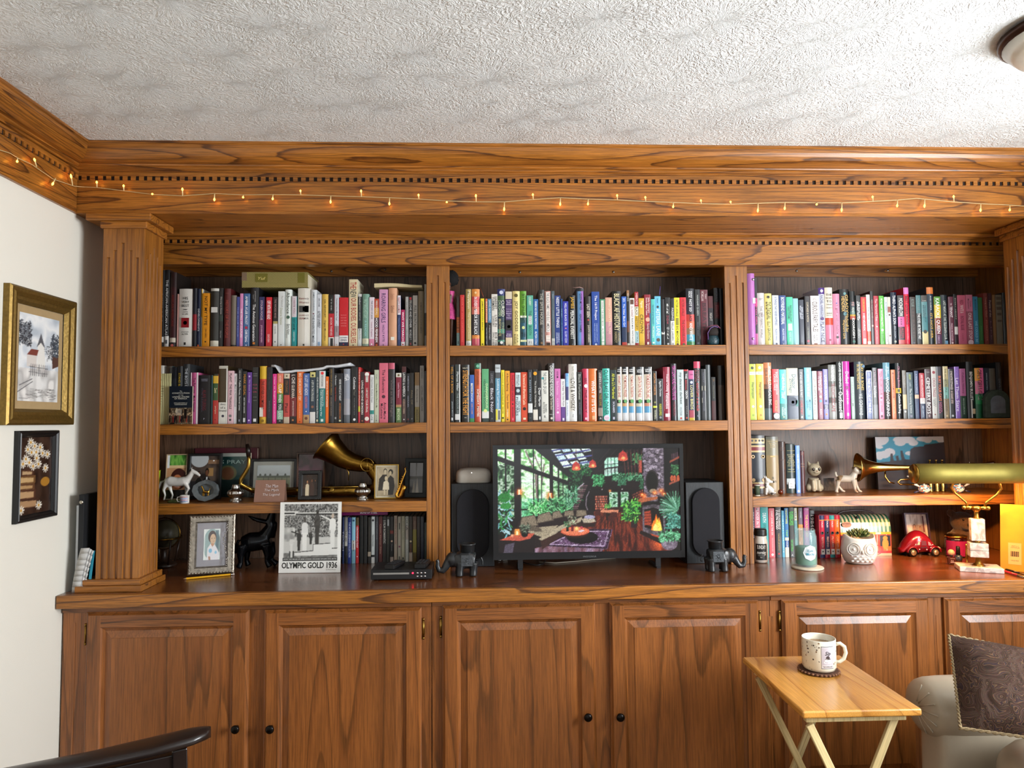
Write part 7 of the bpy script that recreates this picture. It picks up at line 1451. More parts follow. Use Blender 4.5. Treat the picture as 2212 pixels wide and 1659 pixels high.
ribbon('pale pink ribbon curling over the violet hardcover',[(1236,620.5,0.02),(1243,621.5,0.01),(1252,620.5,0.01),(1259,622.5,0.02)],2.965,'c8a09a')
ribbon('violet ribbon sticking up behind the sky blue paperback',[(1424.5,638,0.02),(1425.2,628,0.02),(1426,618.5,0.02)],2.96,'5a4a8a',0.0016)
p=py(1539,741,2.93)
po=thing('teal_pouch','little dark teal beaded pouch with violet loops in the corner','pouch',(p.x,2.922,ZSA+0.0006))
MB().lathe([(0.016,0),(0.024,0.006),(0.026,0.022),(0.021,0.036),(0.017,0.042)],18,sy=0.6).build('bag',simple('teal_beads','143038',0.35,var=0.4,scale=150,bump=0.6),po)
MB().lathe([(0.020,0.040),(0.024,0.055),(0.020,0.070),(0.010,0.076)],16,sy=0.6).build('gathered_top',simple('dark_brown_cloth','1e1512',0.8,var=0.3,bump=0.5),po)
m=MB();m.tube([(-0.024,-0.012,0.022),(-0.026,-0.014,0.05),(-0.014,-0.014,0.07),(0.004,-0.012,0.078),(0.02,-0.01,0.074)],0.0018,6);m.build('loop',simple('violet_cord','6a4a86',0.5),po)
MB().tube([(-0.034,-0.012,0.070),(-0.010,-0.013,0.082),(0.016,-0.012,0.082),(0.028,-0.01,0.070)],0.0022,6).build('handle',simple('pink_cord','6a3448',0.5),po)
M_ASH=oak('black_ash_veneer','z','202428','1a1d20','101214',rough=0.5,cross=30,lines=8,alongf=1.0,coat=0.0)
def speaker(u0,u1,vt,y,label,rz):
 a,b=py(u0,1200,y),py(u1,1200,y);w=b.x-a.x;h=py((u0+u1)/2,vt,y).z-ZW
 t=thing('bookshelf_speaker',label,'speaker',((a.x+b.x)/2,y,ZT),rz=rz)
 MB().box(-w/2,w/2,0,0.20,0,h).build('cabinet',M_ASH,t,bevel=0.002)
 W2,zt_,zb_=w*0.5-0.021,h-0.022,0.030
 pts=[]
 for k in range(17):a_=pi*k/16;pts.append((W2*math.cos(a_),zt_-W2+W2*math.sin(a_)))
 for k in range(17):a_=pi+pi*k/16;pts.append((W2*math.cos(a_),zb_+W2+W2*math.sin(a_)))
 m=MB();n=len(pts)
 m.loft([[(x,-0.0003,z)for x,z in pts],[(x,-0.012,z)for x,z in pts],[(x*0.96,-0.015,(z-h/2)*0.985+h/2)for x,z in pts]],True,False,True,False)
 m.build('grille',simple('black_speaker_cloth','17171c',0.9,var=0.2,scale=900,bump=0.3),t)
 return t,h
sl,hS=speaker(975,1068,1045,2.935,'black ash speaker between the stile and the television',0.0)
speaker(1484,1566,1042,2.925,'black ash speaker between the television and the second stile',0.0)
a,b=py(984,1040,2.94),py(1060,1040,2.94)
ro=thing('wifi_router','white puck-shaped router on top of the speaker','router',((a.x+b.x)/2,3.02,ZT+hS+0.0006));w=(b.x-a.x)*1.02
m=MB();hR=py(1020,1013.5,2.95).z-ZT-hS
def sq(r,n=32,e=4.5):return[(r*math.copysign(abs(math.cos(2*pi*i/n))**(2/e),math.cos(2*pi*i/n)),r*math.copysign(abs(math.sin(2*pi*i/n))**(2/e),math.sin(2*pi*i/n)))for i in range(n)]
m.loft([[(x,y,z)for x,y in sq(r)]for r,z in((w*.48,0),(w*.5,0.004),(w*.495,hR*.55),(w*.47,hR*.78),(w*.38,hR*.94),(w*.2,hR),(w*.02,hR))]);m.build('shell',simple('white_router_plastic','c9c4bb',0.35),ro)
MB().ball((-0.006,-w*0.475,hR*0.74),0.0016,6,5).build('status_light',simple('white_led','ffffff',0.5,emis=4.0),ro)
YTV=2.845
a,b=py(1065,1100,YTV),py(1478,1100,YTV);w=b.x-a.x;zt1=py(1270,960,YTV).z;zb1=py(1270,1207,YTV).z
tv=thing('television','flat television showing a sunlit glasshouse living room','television',((a.x+b.x)/2,YTV,ZT));X0=(a.x+b.x)/2
z1,z0=zt1-ZT,max(zb1-ZT,0.012);sw0=py(1075.5,1080,YTV).x-X0;sw1=py(1469.5,1080,YTV).x-X0;sz1=py(1270,969.2,YTV).z-ZT;sz0=py(1270,1192,YTV).z-ZT
m=MB();M_TV=simple('tv_black_plastic','17181a',0.3)
m.box(-w/2,w/2,0.0,0.022,z0,sz0).box(-w/2,w/2,0.0,0.022,sz1,z1).box(-w/2,sw0,0.0,0.022,sz0,sz1).box(sw1,w/2,0.0,0.022,sz0,sz1)
m.build('bezel',M_TV,tv);MB().box(-w/2+0.01,w/2-0.01,0.0222,0.050,z0+0.02,z1-0.02).build('rear_shell',M_TV,tv,bevel=0.01)
for x in(-w*0.36,w*0.36):
 MB().box(x-0.008,x+0.008,0.0,0.14,0,0.006).box(x-0.010,x+0.010,0.006,0.018,0.006,z0+0.03).build('foot',M_BLKPL,tv)
m=MB().col('77797c');put_text(m,'INSIGNIA',(-0.026,-0.0006,z0+0.006),(1,0,0),(0,0,1),0.052,0.006,0.002,0,1.2);m.build('maker_lettering',INK,tv)
cv=Canvas(300,170,'140f12')
A=cv.all()
gm=cv.pmask([(0,0),(.27,0),(.40,.24),(.40,.62),(0,.68)])
cv.tex(gm,['2e7a36','bfeeb0','f2fff0','6ac05a','e4ffe4'],22,16,3,oct=3)
cv.tex(gm&(cv.X<.09)&(cv.Y>.14),['20402a','5a8a5a','c8d8c8','2e5a34'],50,34,5,oct=2);cv.tex(gm&(cv.X>.30)&(cv.Y>.3),['2c5a34','b8e0b8','4a8a4a'],60,40,8)
cv.glow(.17,.3,.05,'eafff2',.8,.6);cv.glow(.25,.45,.04,'e8fff4',.7,.6)
for x0,y0,x1,y1,w_ in((.155,.02,.21,.25,.008),(.21,.25,.22,.62,.014),(.20,.05,.235,.2,.006),(.255,.15,.24,.35,.008),(.195,.3,.20,.6,.006)):cv.line(x0,y0,x1,y1,w_,'8a7a74')
cv.tex(gm&(cv.Y>.48)&(cv.X>.13),['2e8a5a','7ae0a8','3aa06a','c8f8d8'],40,26,12,al=.75)
D='171216'
for x0,x1,t0 in((.04,.05,0),(.09,.128,0),(.193,.200,0),(.217,.223,.24),(.236,.242,.03),(.283,.304,.04),(.329,.336,.12),(.354,.359,.17),(.383,.41,.2)):cv.rect(x0,t0,x1,.68,D)
cv.poly([(0,.065),(.40,.325),(.40,.365),(0,.115)],D);cv.poly([(.20,0),(.27,0),(.43,.27),(.40,.30)],'1c171c');cv.line(.0,.60,.4,.56,.008,D)
cv.poly([(.27,0),(.62,0),(.56,.22),(.43,.28)],'1c1820')
for k in range(4):
 for j in range(3):
  x=.285+.055*k-.0*j;y=-.02+.075*j
  q=[(x+.028*j+.0,y+.012*k*0),(x+.040+.028*j,y-.012),(x+.064+.028*j,y+.045),(x+.022+.028*j,y+.058)]
  if max(p_[0]for p_ in q)<.525:cv.poly(q,['d8f0e4','a8c4f0','e8fff4'][(k+j)%3]);cv.tex(cv.pmask(q),['c8f0d8','f4ffff','8ab8a0'],60,40,k+j,al=.5)
for k in range(4):cv.line(.30+.02*k,.02+.05*k,.49+.012*k,-.04+.055*k,.008,'55589a')
for k in range(5):cv.line(.62+.04*k,0,.52+.03*k,.2,.004,'3a2c2e',.8)
cv.rect(.585,.09,.66,.27,'b8e8d0');cv.tex((cv.X>.585)&(cv.X<.66)&(cv.Y>.09)&(cv.Y<.27),['c8f8e4','9ad8b8','eafff6'],16,14,2,al=.8);cv.poly([(.585,.09),(.60,.09),(.585,.13)],'140f12')
for x in(.604,.622,.641):cv.line(x,.09,x,.27,.003,'2a3a3a')
cv.line(.585,.16,.66,.15,.003,'2a3a3a')
cv.poly([(.50,.36),(.55,.28),(.66,.26),(.80,.25),(.80,.40),(.60,.42)],'241418')
for i in range(40):x=.53+.27*i/40;cv.line(x,.27-.06*math.sin(i/40*1.4),x,.19-.03*math.sin(i/40*1.4)+.02,.0022,'3a2a30')
cv.pline([(.50,.29),(.54,.23),(.60,.195),(.68,.18),(.80,.175)],.008,'2e2026');cv.leaves(.52,.26,.58,.36,255,['2e7a48','4ab070','1c4a2e','6ac88a'],0.0074,0.0044,21);cv.leaves(.63,.25,.79,.31,408,['2e6a48','4a9a6a','1c4a30','7ab890'],0.0074,0.0044,22);cv.leaves(.66,.3,.70,.36,102,['2e6a48','4a8a6a'],0.0074,0.0044,23);cv.leaves(.78,.3,.80,.45,102,['2c5a40','3a7a54'],0.0074,0.0039,24);cv.leaves(.74,.06,.79,.16,85,['3a7a4a','5aa068'],0.0087,0.0039,25)
for i in range(7):cv.line(.69+.02*i,.02,.70+.018*i,.26,.004,'8a4a44',.8)
cv.rect(.775,.12,.79,.24,'c05a4a')
cv.leaves(.40,.16,.51,.26,272,['1c4a2c','2e7a44','123420','4a9a5a'],0.0087,0.0044,26);cv.leaves(.395,.25,.46,.5,374,['143420','2a5a3a','3a7a4c','0e2416'],0.0099,0.0050,27)
for i in range(15):y=.36+.018*i;x=.49-.0045*i;cv.poly([(x-.04,y),(x,y-.004),(x+.002,y+.007),(x-.042,y+.011)],['7a5a60','5a4048','8a6a70'][i%3])
cv.pline([(.47,.34),(.43,.40),(.40,.48),(.41,.56)],.006,'b0a4b0');cv.pline([(.505,.40),(.485,.47),(.48,.55),(.49,.60)],.005,'8a7c88')
cv.rect(.50,.40,.80,.66,'1c1012')
for j in range(6):
 for i in range(14):cv.rect(.532+.0048*i,.462+.023*j,.536+.0048*i,.48+.023*j,['b84a3a','d87a5a','8a2c2a','e0a080'][(i*3+j)%4])
for j in range(6):
 for i in range(12):x=.735+.005*i;cv.rect(x,.43+.025*j-.004*i+.02,x+.0038,.447+.025*j-.004*i+.02,['9a4a3c','6a2c2c','b86a50'][(i+j)%3])
m1_=(cv.X>.61)&(cv.X<.715)&(cv.Y>.425)&(cv.Y<.575);cv.tex(m1_,['2a5a3a','d8f4e4','4a8a5a','a8d8b8'],60,50,4,oct=2);cv.rect(.655,.42,.672,.58,'1a1416');cv.rect(.61,.575,.76,.60,'4a2420')
cv.glow(.613,.415,.012,'ffb060',1,.6);cv.glow(.57,.4,.005,'fff',1,.6);cv.glow(.68,.4,.005,'fff',1,.6)
fm=cv.pmask([(.48,.64),(.53,.61),(.77,.63),(.80,.70),(.945,.88),(.95,1.0),(.14,1.0),(.20,.96)])
cv.tex(fm,['4a1a14','7a3020','9a4428','5c221a'],60,8,5)
for i in range(26):cv.line(.30+.045*i-.25,1.0,.53+.010*i,.62,.0022,'3a120e',.7)
cv.a[~fm&(cv.Y>.9)&(cv.X>.95)]=hx('181012')
cv.glow(.595,.84,.03,'ff8a4a',.75,.35);cv.glow(.58,.9,.02,'ffa060',.6,.3);cv.glow(.88,.93,.05,'ff7a3a',.8,.5);cv.glow(.70,.67,.03,'c86a4a',.5,.5)
cv.tex(cv.pmask([(.14,1),(.25,.93),(.58,.97),(.56,1)]),['8a7a9a','6a4a5a','b0a0c0'],30,6,7,al=.8)
rm=cv.pmask([(.245,.935),(.42,.775),(.625,.785),(.595,.975)]);cv.tex(rm,['5a3a5c','8a6a90','3a2038','b09ab8'],70,46,6,oct=2)
cv.pline([(.255,.93),(.425,.785),(.615,.793),(.588,.965),(.255,.93)],.006,'2a1428');cv.pline([(.28,.922),(.43,.80),(.60,.806),(.578,.945),(.28,.922)],.003,'d0bcd8')
cv.ell(.46,.86,.085,.06,'140a12')
cv.poly([(.545,.62),(.57,.595),(.66,.6),(.655,.63)],'d08a6a');cv.rect(.59,.63,.61,.70,'2a1412')
for x,y in((.53,.60),(.62,.62),(.67,.61),(.60,.66)):cv.rect(x,y,x+.03,y+.05,'5a2420');cv.line(x,y+.05,x-.004,y+.12,.004,'3a1814');cv.line(x+.03,y+.05,x+.034,y+.12,.004,'3a1814')
cv.leaves(.585,.54,.615,.585,40,['4a9a4a','8ac86a'],0.0074,0.0033,31)
sm=(cv.X>.80)&(cv.X<.912)&(cv.Y<.52);cv.tex(sm,['5c525c','8a7e8a','75697a','9c909e'],26,30,5,oct=2)
r_=np.random.default_rng(8)
for i in range(120):x,y=r_.uniform(.80,.905),r_.uniform(0,.5);cv.ell(x,y,.0085,.016,['7c7080','9a8e9c','6a5e6c','ab9fae'][i%4]);cv.pline([(x-.009,y+.006),(x-.004,y+.018),(x+.006,y+.018)],.003,'2c242c')
cv.ell(.845,.33,.036,.115,'15120f');cv.ring(.845,.33,.036,.115,.16,'3a3234');cv.ell(.85,.42,.02,.02,'c8b89a',.8)
cv.poly([(.765,.52),(.775,.49),(.875,.475),(.875,.5),(.78,.535)],'b86a44');cv.rect(.875,.475,.93,.56,'1c1618')
for x,y in((.80,.47),(.86,.44),(.895,.42),(.91,.45),(.79,.455)):cv.glow(x,y,.022,'ff6a20',.9,.7);cv.glow(x,y,.008,'fff0a0',1,.7)
cv.poly([(.79,.84),(.79,.57),(.85,.55),(.915,.57),(.915,.86)],'6a606a');cv.tex((cv.X>.79)&(cv.X<.915)&(cv.Y>.56)&(cv.Y<.86),['4a424a','8a7f8a','5c535c'],36,30,9,al=.7);cv.poly([(.80,.60),(.85,.58),(.90,.61),(.905,.80),(.86,.80),(.80,.77)],'1a0c0a');cv.poly([(.80,.62),(.835,.61),(.84,.76),(.80,.75)],'b04a30')
for j in range(5):cv.line(.80,.64+.028*j,.84,.635+.028*j,.003,'5a1a14')
for x,h_,c in((.865,.16,'ff7a1a'),(.88,.13,'ff9a2a'),(.852,.1,'ff8a20'),(.87,.12,'ffd040'),(.882,.09,'ffe060'),(.86,.07,'fff080')):cv.poly([(x-.016,.80),(x-.012,.80-h_*.5),(x,.80-h_),(x+.01,.80-h_*.55),(x+.016,.81)],c)
cv.poly([(.78,.80),(.92,.90),(.95,.96),(.94,.98),(.77,.83)],'2a1a1a');cv.poly([(.83,.83),(.90,.87),(.92,.90),(.84,.85)],'c85a34')
for x0,y0,x1,y1 in((.945,.13,1,.08),(.94,.345,1,.30)):cv.poly([(x0,y0),(x1,y1),(x1,y1+.022),(x0,y0+.02)],'a85a44')
for x,y in((.955,.06),(.965,.055),(.975,.05),(.985,.045)):cv.rect(x,y,x+.007,y+.05,['c8b0b8','6a4a5a','8a6a7a','5a3a44'][int(x*1000)%4])
for x in(.955,.970,.99):cv.ell(x,.30,.008,.03,'c8643c')
cv.leaves(.955,.17,.99,.26,136,['3a7a4a','5a9a64','244c30'],0.0087,0.0033,41)
for k in range(16):a=-2.9+.2*k;cv.line(.97,.56,.97+.085*math.cos(a),.56+.15*math.sin(a)*.9,.006,['4a8a6a','7ab090','2c5a44'][k%3])
for k in range(14):a=2.0+.22*k;cv.line(.985,.60,.985+.10*math.cos(a),.60+.12*math.sin(a),.009,['3a7a5a','5a9a7a','8ac0a8'][k%3])
cv.leaves(.93,.66,1,.78,102,['4a9a8a','7ac0b0','2c6a5a'],0.0186,0.0077,42);cv.ell(.935,.93,.045,.065,'8a7c8c');cv.tex(((cv.X-.935)/.045)**2+((cv.Y-.93)/.065)**2<1,['6a5c6c','a094a4'],80,60,3,al=.8);cv.leaves(.885,.82,.985,.90,221,['3a8a5a','6ab88a','1e4a30','8ad0a8'],0.0136,0.0060,43)
cv.rect(.725,.70,.76,.775,'3a2026');cv.leaves(.69,.52,.77,.70,289,['2e7a3a','5ab84a','1a4a26','8ad860'],0.0186,0.0060,44)
for x,y,s in((.43,.17,1.0),(.52,.15,.9),(.687,.075,1.15)):
 cv.line(x,max(0,y-.16),x,y-.04,.003,'5a3a3a');cv.poly([(x-.024*s,y+.03*s),(x-.018*s,y-.02*s),(x,y-.045*s),(x+.018*s,y-.02*s),(x+.024*s,y+.03*s)],'c8423a');cv.ell(x,y+.03*s,.024*s,.014*s,'e86a4a');cv.glow(x+.002,y+.018*s,.012,'ffe08a',1,.6)
for x,y in((.118,.42),(.285,.46)):cv.glow(x,y,.03,'ff6a20',.8,.5);cv.rect(x-.010,y-.03,x+.010,y+.02,'ff9a4a');cv.rect(x-.004,y-.03,x+.004,y+.02,'fff0c0');cv.rect(x-.009,y+.02,x+.009,y+.05,'2a1a16')
cv.leaves(.0,.42,.07,.82,102,['1e6a34','3aa050','7ab8c0','12301c','a8c8d0'],0.0279,0.0066,51);cv.ell(.035,.47,.032,.045,'2a8a3a');cv.ell(.045,.55,.03,.03,'3a9a48')
cv.leaves(.17,.52,.27,.63,153,['2e9a4a','6ad07a','1c5a30','a8f0a8'],0.0186,0.0050,52);cv.leaves(.28,.49,.40,.64,323,['1e5a34','3a8a54','5ab070','0e2c1a','8ad098'],0.0186,0.0055,53);cv.leaves(.37,.40,.43,.55,85,['2a6a44','5aa07a','8ac0a0'],0.0186,0.0055,54)
cv.poly([(.10,.86),(.11,.70),(.18,.68),(.42,.60),(.52,.60),(.53,.70),(.46,.72),(.32,.82),(.23,.95),(.10,.95)],'2c1c20')
for q in([(.12,.75),(.13,.66),(.20,.64),(.22,.74)],[(.21,.72),(.22,.64),(.28,.61),(.305,.69)],[(.295,.68),(.30,.615),(.335,.60),(.355,.66)],[(.36,.655),(.365,.605),(.41,.60),(.415,.65)],[(.425,.66),(.43,.595),(.48,.60),(.485,.65)]):cv.poly(q,'8c7f6c');cv.pline(q+[q[0]],.004,'5a4e42')
cv.poly([(.22,.87),(.33,.75),(.42,.69),(.46,.66),(.45,.71),(.40,.74),(.33,.80),(.26,.90)],'b0a48c');cv.poly([(.16,.80),(.20,.76),(.33,.74),(.25,.86)],'a89c84');cv.poly([(.23,.89),(.45,.71),(.455,.76),(.33,.86),(.24,.97)],'4a2c26');cv.poly([(.455,.68),(.52,.67),(.535,.71),(.47,.73)],'b8ac98');cv.ell(.50,.665,.03,.018,'a8a4c0');cv.rect(.455,.72,.53,.76,'3a2424')
for q in([(.165,.79),(.175,.74),(.205,.735),(.215,.79)],[(.195,.80),(.21,.75),(.235,.77),(.24,.80)]):cv.poly(q,'6e6254')
cv.ell(.42,.82,.076,.045,'3a1814');cv.ell(.42,.80,.078,.044,'d86a4a');cv.ell(.42,.797,.070,.038,'e8815c');cv.rect(.398,.74,.412,.80,'7a1c2c');cv.rect(.372,.755,.385,.80,'1c2a20');cv.leaves(.36,.71,.39,.75,40,['5a9a6a','2e5a3a'],0.0074,0.0028,61);cv.leaves(.385,.66,.43,.74,85,['5a6a4a','b0c0a0','7a2a3a'],0.0087,0.0028,62);cv.glow(.428,.775,.015,'ffe080',1,.6);cv.poly([(.435,.80),(.455,.785),(.475,.795),(.45,.81)],'d8c8d0');cv.ell(.455,.765,.008,.012,'c04a5a')
cv.poly([(.01,.875),(.10,.815),(.20,.815),(.175,.865),(.12,.885)],'c8604a');cv.poly([(.01,.88),(.12,.888),(.175,.868),(.20,.82),(.20,1),(.01,1)],'24161c');cv.poly([(.04,.92),(.09,.90),(.08,1),(.03,1)],'8a849c',.6)
cv.glow(.105,.80,.03,'ff8a30',.9,.7);cv.rect(.092,.77,.118,.83,'ffb050',.8);cv.rect(.100,.79,.110,.83,'fff0b0');cv.ell(.145,.82,.018,.03,'15100f');cv.leaves(.125,.73,.17,.80,68,['4a5a4a','8a9a84','2a3a2c'],0.0124,0.0033,63);cv.rect(.07,.82,.085,.845,'e0a080')
gy=cv.a.mean(2,keepdims=True);cv.a=gy+(cv.a-gy)*0.85;cv.a=cv.a*(0.70+0.6*cv.rng.random(cv.a.shape[:2]+(1,)));cv.a=np.clip(cv.a,0,1)**1.28
link('screen',cv.mesh('screen',(sw0,0.0035,sz1),(sw1-sw0,0,0),(0,0,sz0-sz1)),printed('lit_screen',0.25,emis=1.3),tv)
cb1=thing('white_cable','thin white cable trailing under the television','cable',(0,0,0))
MB().tube([tuple(pz(u,v,ZW+0.003))for u,v in((1165,1214),(1200,1216),(1245,1212.5),(1280,1209),(1330,1206))],0.0022,6).build('wire',simple('white_cable_pvc','b8b0a0',0.5),cb1)
cb2=thing('black_cable','black cable looping under the television','cable',(0,0,0))
MB().tube([tuple(pz(u,v,ZW+0.0032))for u,v in((1120,1211),(1140,1218),(1160,1221),(1174,1218),(1178,1209))],0.0024,6).build('wire',M_BLKPL,cb2)
cb3=thing('audio_plug','grey audio plug lying at the foot of the speaker','plug',(0,0,0))
q0,q1,q2=pz(1074,1211,ZW+0.004),pz(1086,1210,ZW+0.004),pz(1096,1208.5,ZW+0.004)
MB().tube([tuple(q0),tuple(q1)],0.0016,8).build('pin',M_SILVER,cb3);MB().tube([tuple(q1),tuple(q2)],0.0034,8).build('sleeve',simple('grey_rubber','8a8a84',0.6),cb3)
def elephant(u,v,y,face,label,s=1.0):
 p=pz(u,v,ZW);t=thing('elephant_candle_holder',label,'figurine',(p.x,y,ZT),rz=0.0);M_=simple('black_carved_stone','1f2123',0.38,var=0.2,scale=60,coat=0.2)
 f=face;m=MB()
 def q(x,yy,z):return(x*f*s,yy*s,z*s)
 m.tube([q(-0.038,0,0.056),q(-0.015,0,0.060),q(0.012,0,0.058),q(0.03,0,0.056)],[0.028*s,0.035*s,0.034*s,0.028*s],14)
 m.ball(q(0.045,-0.004,0.060),0.027*s,14,10,(1,0.9,1.05))
 for x,yy in((-0.034,-0.017),(-0.036,0.016),(0.016,-0.019),(0.020,0.016)):m.tube([q(x,yy,0.05),q(x+0.002,yy*1.05,0.022),q(x+0.003,yy*1.05,0.001)],[0.017*s,0.0135*s,0.0145*s],10)
 m.tube([q(0.058,-0.006,0.056),q(0.072,-0.010,0.032),q(0.082,-0.012,0.020),q(0.095,-0.013,0.022),q(0.101,-0.013,0.038),q(0.099,-0.013,0.054),q(0.104,-0.013,0.061)],[0.017*s,0.014*s,0.012*s,0.0105*s,0.009*s,0.0075*s,0.008*s],10)
 m.tube([q(-0.060,0.002,0.066),q(-0.067,0.002,0.05),q(-0.066,0.002,0.036)],[0.004*s,0.003*s,0.0045*s],8)
 blob(m,'body',M_,t,0.0026,4)
 for yy in(-0.022,0.022):
  e=MB();c=Vector(q(0.026,yy*1.15,0.058));e.ball(tuple(c),0.020*s,14,8,(0.95,0.22,1.2),M=Matrix.Rotation((0.25 if yy<0 else-0.25)*f,4,'Z'));e.build('ear',M_,t)
 MB().lathe([(0.020*s,0.086*s),(0.0265*s,0.089*s),(0.0275*s,0.112*s),(0.031*s,0.114*s),(0.031*s,0.118*s),(0.0275*s,0.118*s),(0.0255*s,0.094*s),(0.004*s,0.093*s)],26,(-0.010*f*s,0,0)).build('bowl',M_,t)
 b=MB();b.prism([(-0.030*s,0),(0.012*s,0),(0.012*s,0.04*s),(-0.030*s,0.04*s)]if f>0 else[(-0.012*s,0),(0.030*s,0),(0.030*s,0.04*s),(-0.012*s,0.04*s)],'y',-0.0350*s,-0.0320*s)
 for k in range(14):a=k*0.9;b.ball(((-0.009*f+0.012*math.cos(a)*(k/14))*s,-0.0360*s,(0.02+0.014*math.sin(a)*(k/14))*s),0.0022*s,5,4)
 b.build('saddle_cloth',simple('engraved_pewter','5a5f64',0.35,0.7,var=0.4,scale=150),t,loc=(0,0,0.040*s))
 k_=MB()
 for yy in(-0.011,0.006):k_.tube([q(0.060,yy-0.003,0.044),q(0.072,yy-0.006,0.034),q(0.079,yy-0.007,0.034)],[0.003*s,0.0024*s,0.0008*s],6)
 k_.build('tusks',simple('grey_tusk','8a8c8c',0.35),t)
 return t
elephant(1004,1243,2.775,-1,'black elephant candle holder facing the disc player',1.03)
elephant(1552,1233,2.785,1,'black elephant candle holder facing the mason jar',1.0)
# LAST BAY, upper shelves
a,b=py(1617,740,YS),py(1633.5,740,YS)
bi=thing('violet_binder','tall violet ring binder at the start of the top row','binder',(0,0,ZSA+0.0006));hB=py(1624,591,YS).z-ZSA
A_=RW['R1'][0][2]+0.0008;Bx=min(py(1633.8,740,YS).x,RW['R1'][1][1]-0.0008)
m=MB();n=8
arc=[(A_+(Bx-A_)*k/n,YS-0.003+0.006*(1-math.sin(pi*k/n)))for k in range(n+1)]
m.loft([[(x,y,0)for x,y in arc]+[(Bx,YS+0.23,0),(A_,YS+0.23,0)],[(x,y,hB)for x,y in arc]+[(Bx,YS+0.23,hB),(A_,YS+0.23,hB)]],True,True,True,False)
m.build('cover',simple('violet_binder_vinyl','b874b8',0.35,var=0.03),bi)
for v in(604,732):
 q=py(1627,v,YS-0.003);MB().lathe([(0.0052,0),(0.0052,0.0015),(0.0030,0.0025)],14,M=Matrix.Rotation(pi/2,4,'X')).build('eyelet',simple('steel_eyelet','c0bcc0',0.25,1.0),bi,loc=(q.x,YS-0.0032,q.z-ZSA))
q=py(1628,650,YS);MB().box(q.x-0.006,q.x+0.006,YS-0.0042,YS-0.0036,q.z-ZSA-0.012,q.z-ZSA+0.012).build('label_stub',simple('torn_white_label','e0d8e0',0.6),bi)
a,b=py(1890+1762/7.3733,903,2.918),py(1890+2155/7.3733,903,2.918);w=b.x-a.x;hP=py(2156,770+530/7.3733,2.918).z-ZSB
pq=thing('stone_plaque','mossy green arched stone plaque with a pale worn picture','plaque',((a.x+b.x)/2,2.914,ZSB+0.0008))
def arch(w,h,n=14):r=w/2;return[(-w/2,0),(w/2,0)]+[(r*math.cos(pi*k/n),h-r*0.86+r*0.86*math.sin(pi*k/n))for k in range(n+1)]
m=MB();m.prism(arch(w,hP),'y',0.0,0.022);m.build('slab',simple('mossy_stone','2c352c',0.85,var=0.3,scale=70,bump=0.9),pq,bevel=0.004)
m=MB();q_=[(x,z+hP*0.17)for x,z in arch(w*0.6,hP*0.62)];m.prism(q_,'y',-0.0008,-0.0001);m.build('inset_picture',simple('worn_photo_stone','565a62',0.6,var=0.35,scale=35),pq)
# LAST BAY, third shelf
p=pz(1632,1070,ZSC);sp_=thing('thread_spool','green thread spool at the edge of the third shelf','spool',(p.x,2.947,Z3))
M_SPW=simple('spool_white','d4d0c4',0.5)
MB().lathe([(0.0125,0),(0.0125,0.003),(0.005,0.0035)],18).build('lower_flange',M_SPW,sp_);MB().lathe([(0.005,0.0415),(0.0125,0.042),(0.0125,0.045)],18).build('upper_flange',M_SPW,sp_)
MB().lathe([(0.0108,0.0036),(0.0112,0.022),(0.0108,0.0414)],20).build('thread',simple('green_thread','3f4c38',0.7,var=0.2,scale=400,bump=0.6),sp_);MB().tube([(0.008,-0.008,0.04),(0.004,-0.012,0.05),(0.0,-0.008,0.056)],0.0006,5).build('thread_end',simple('green_thread','3f4c38'),sp_)
p=pz(1659,1069,ZSC);pu=thing('spotted_pup','small spotted white china dog sitting by the spool','figurine',(p.x-0.002,2.967,Z3))
m=MB();m.tube([(0.012,0,0.014),(0.004,0,0.024),(-0.008,0,0.036)],[0.017,0.0155,0.012],12);m.tube([(-0.008,0,0.034),(-0.007,0,0.052)],[0.0105,0.010],10);m.ball((-0.004,0,0.060),0.0125,12,8);m.tube([(0.002,-0.002,0.058),(0.018,-0.004,0.054)],[0.0085,0.005],8)
for sy in(-0.007,0.007):m.tube([(-0.010,sy,0.066),(-0.015,sy*1.5,0.083)],[0.006,0.001],8);m.tube([(-0.012,sy,0.03),(-0.013,sy,0.002)],[0.0065,0.0055],8);m.tube([(0.012,sy*1.5,0.015),(0.014,sy*1.5,0.002)],[0.009,0.006],8)
m.tube([(0.022,0,0.008),(0.032,-0.002,0.010)],[0.006,0.003],8)
SPOT={}
def spotted(name,c1,c2,scale,thr,rough=0.25):
 m,nt,b,N,L=newmat(name);tc=N.new('ShaderNodeTexCoord');nz=N.new('ShaderNodeTexNoise');nz.inputs['Scale'].default_value=scale;nz.inputs['Detail'].default_value=1;L.new(tc.outputs['Object'],nz.inputs['Vector'])
 r=N.new('ShaderNodeValToRGB');r.color_ramp.elements[0].position=thr;r.color_ramp.elements[0].color=(*HL(c1),1);r.color_ramp.elements[1].position=thr+0.06;r.color_ramp.elements[1].color=(*HL(c2),1);L.new(nz.outputs['Fac'],r.inputs['Fac']);L.new(r.outputs['Color'],b.inputs['Base Color']);setp(b,Roughness=rough);b.inputs['Coat Weight'].default_value=0.3;return m
blob(m,'body',spotted('spotted_china','cfcac2','5a5450',45,0.60),pu,0.0018,3)
MB().ball((0.021,-0.005,0.055),0.0042,8,6).build('nose',M_BLKPL,pu)
p=pz(1676,1067,ZSC);ag=thing('amber_glass','amber glass nugget beside the spotted dog','ornament',(p.x+0.004,2.972,Z3))
MB().ball((0,0,0.012),0.0122,14,10,(0.9,0.8,0.95)).build('nugget',simple('amber','7a2c0c',0.08,trans=0.6,ior=1.5),ag)
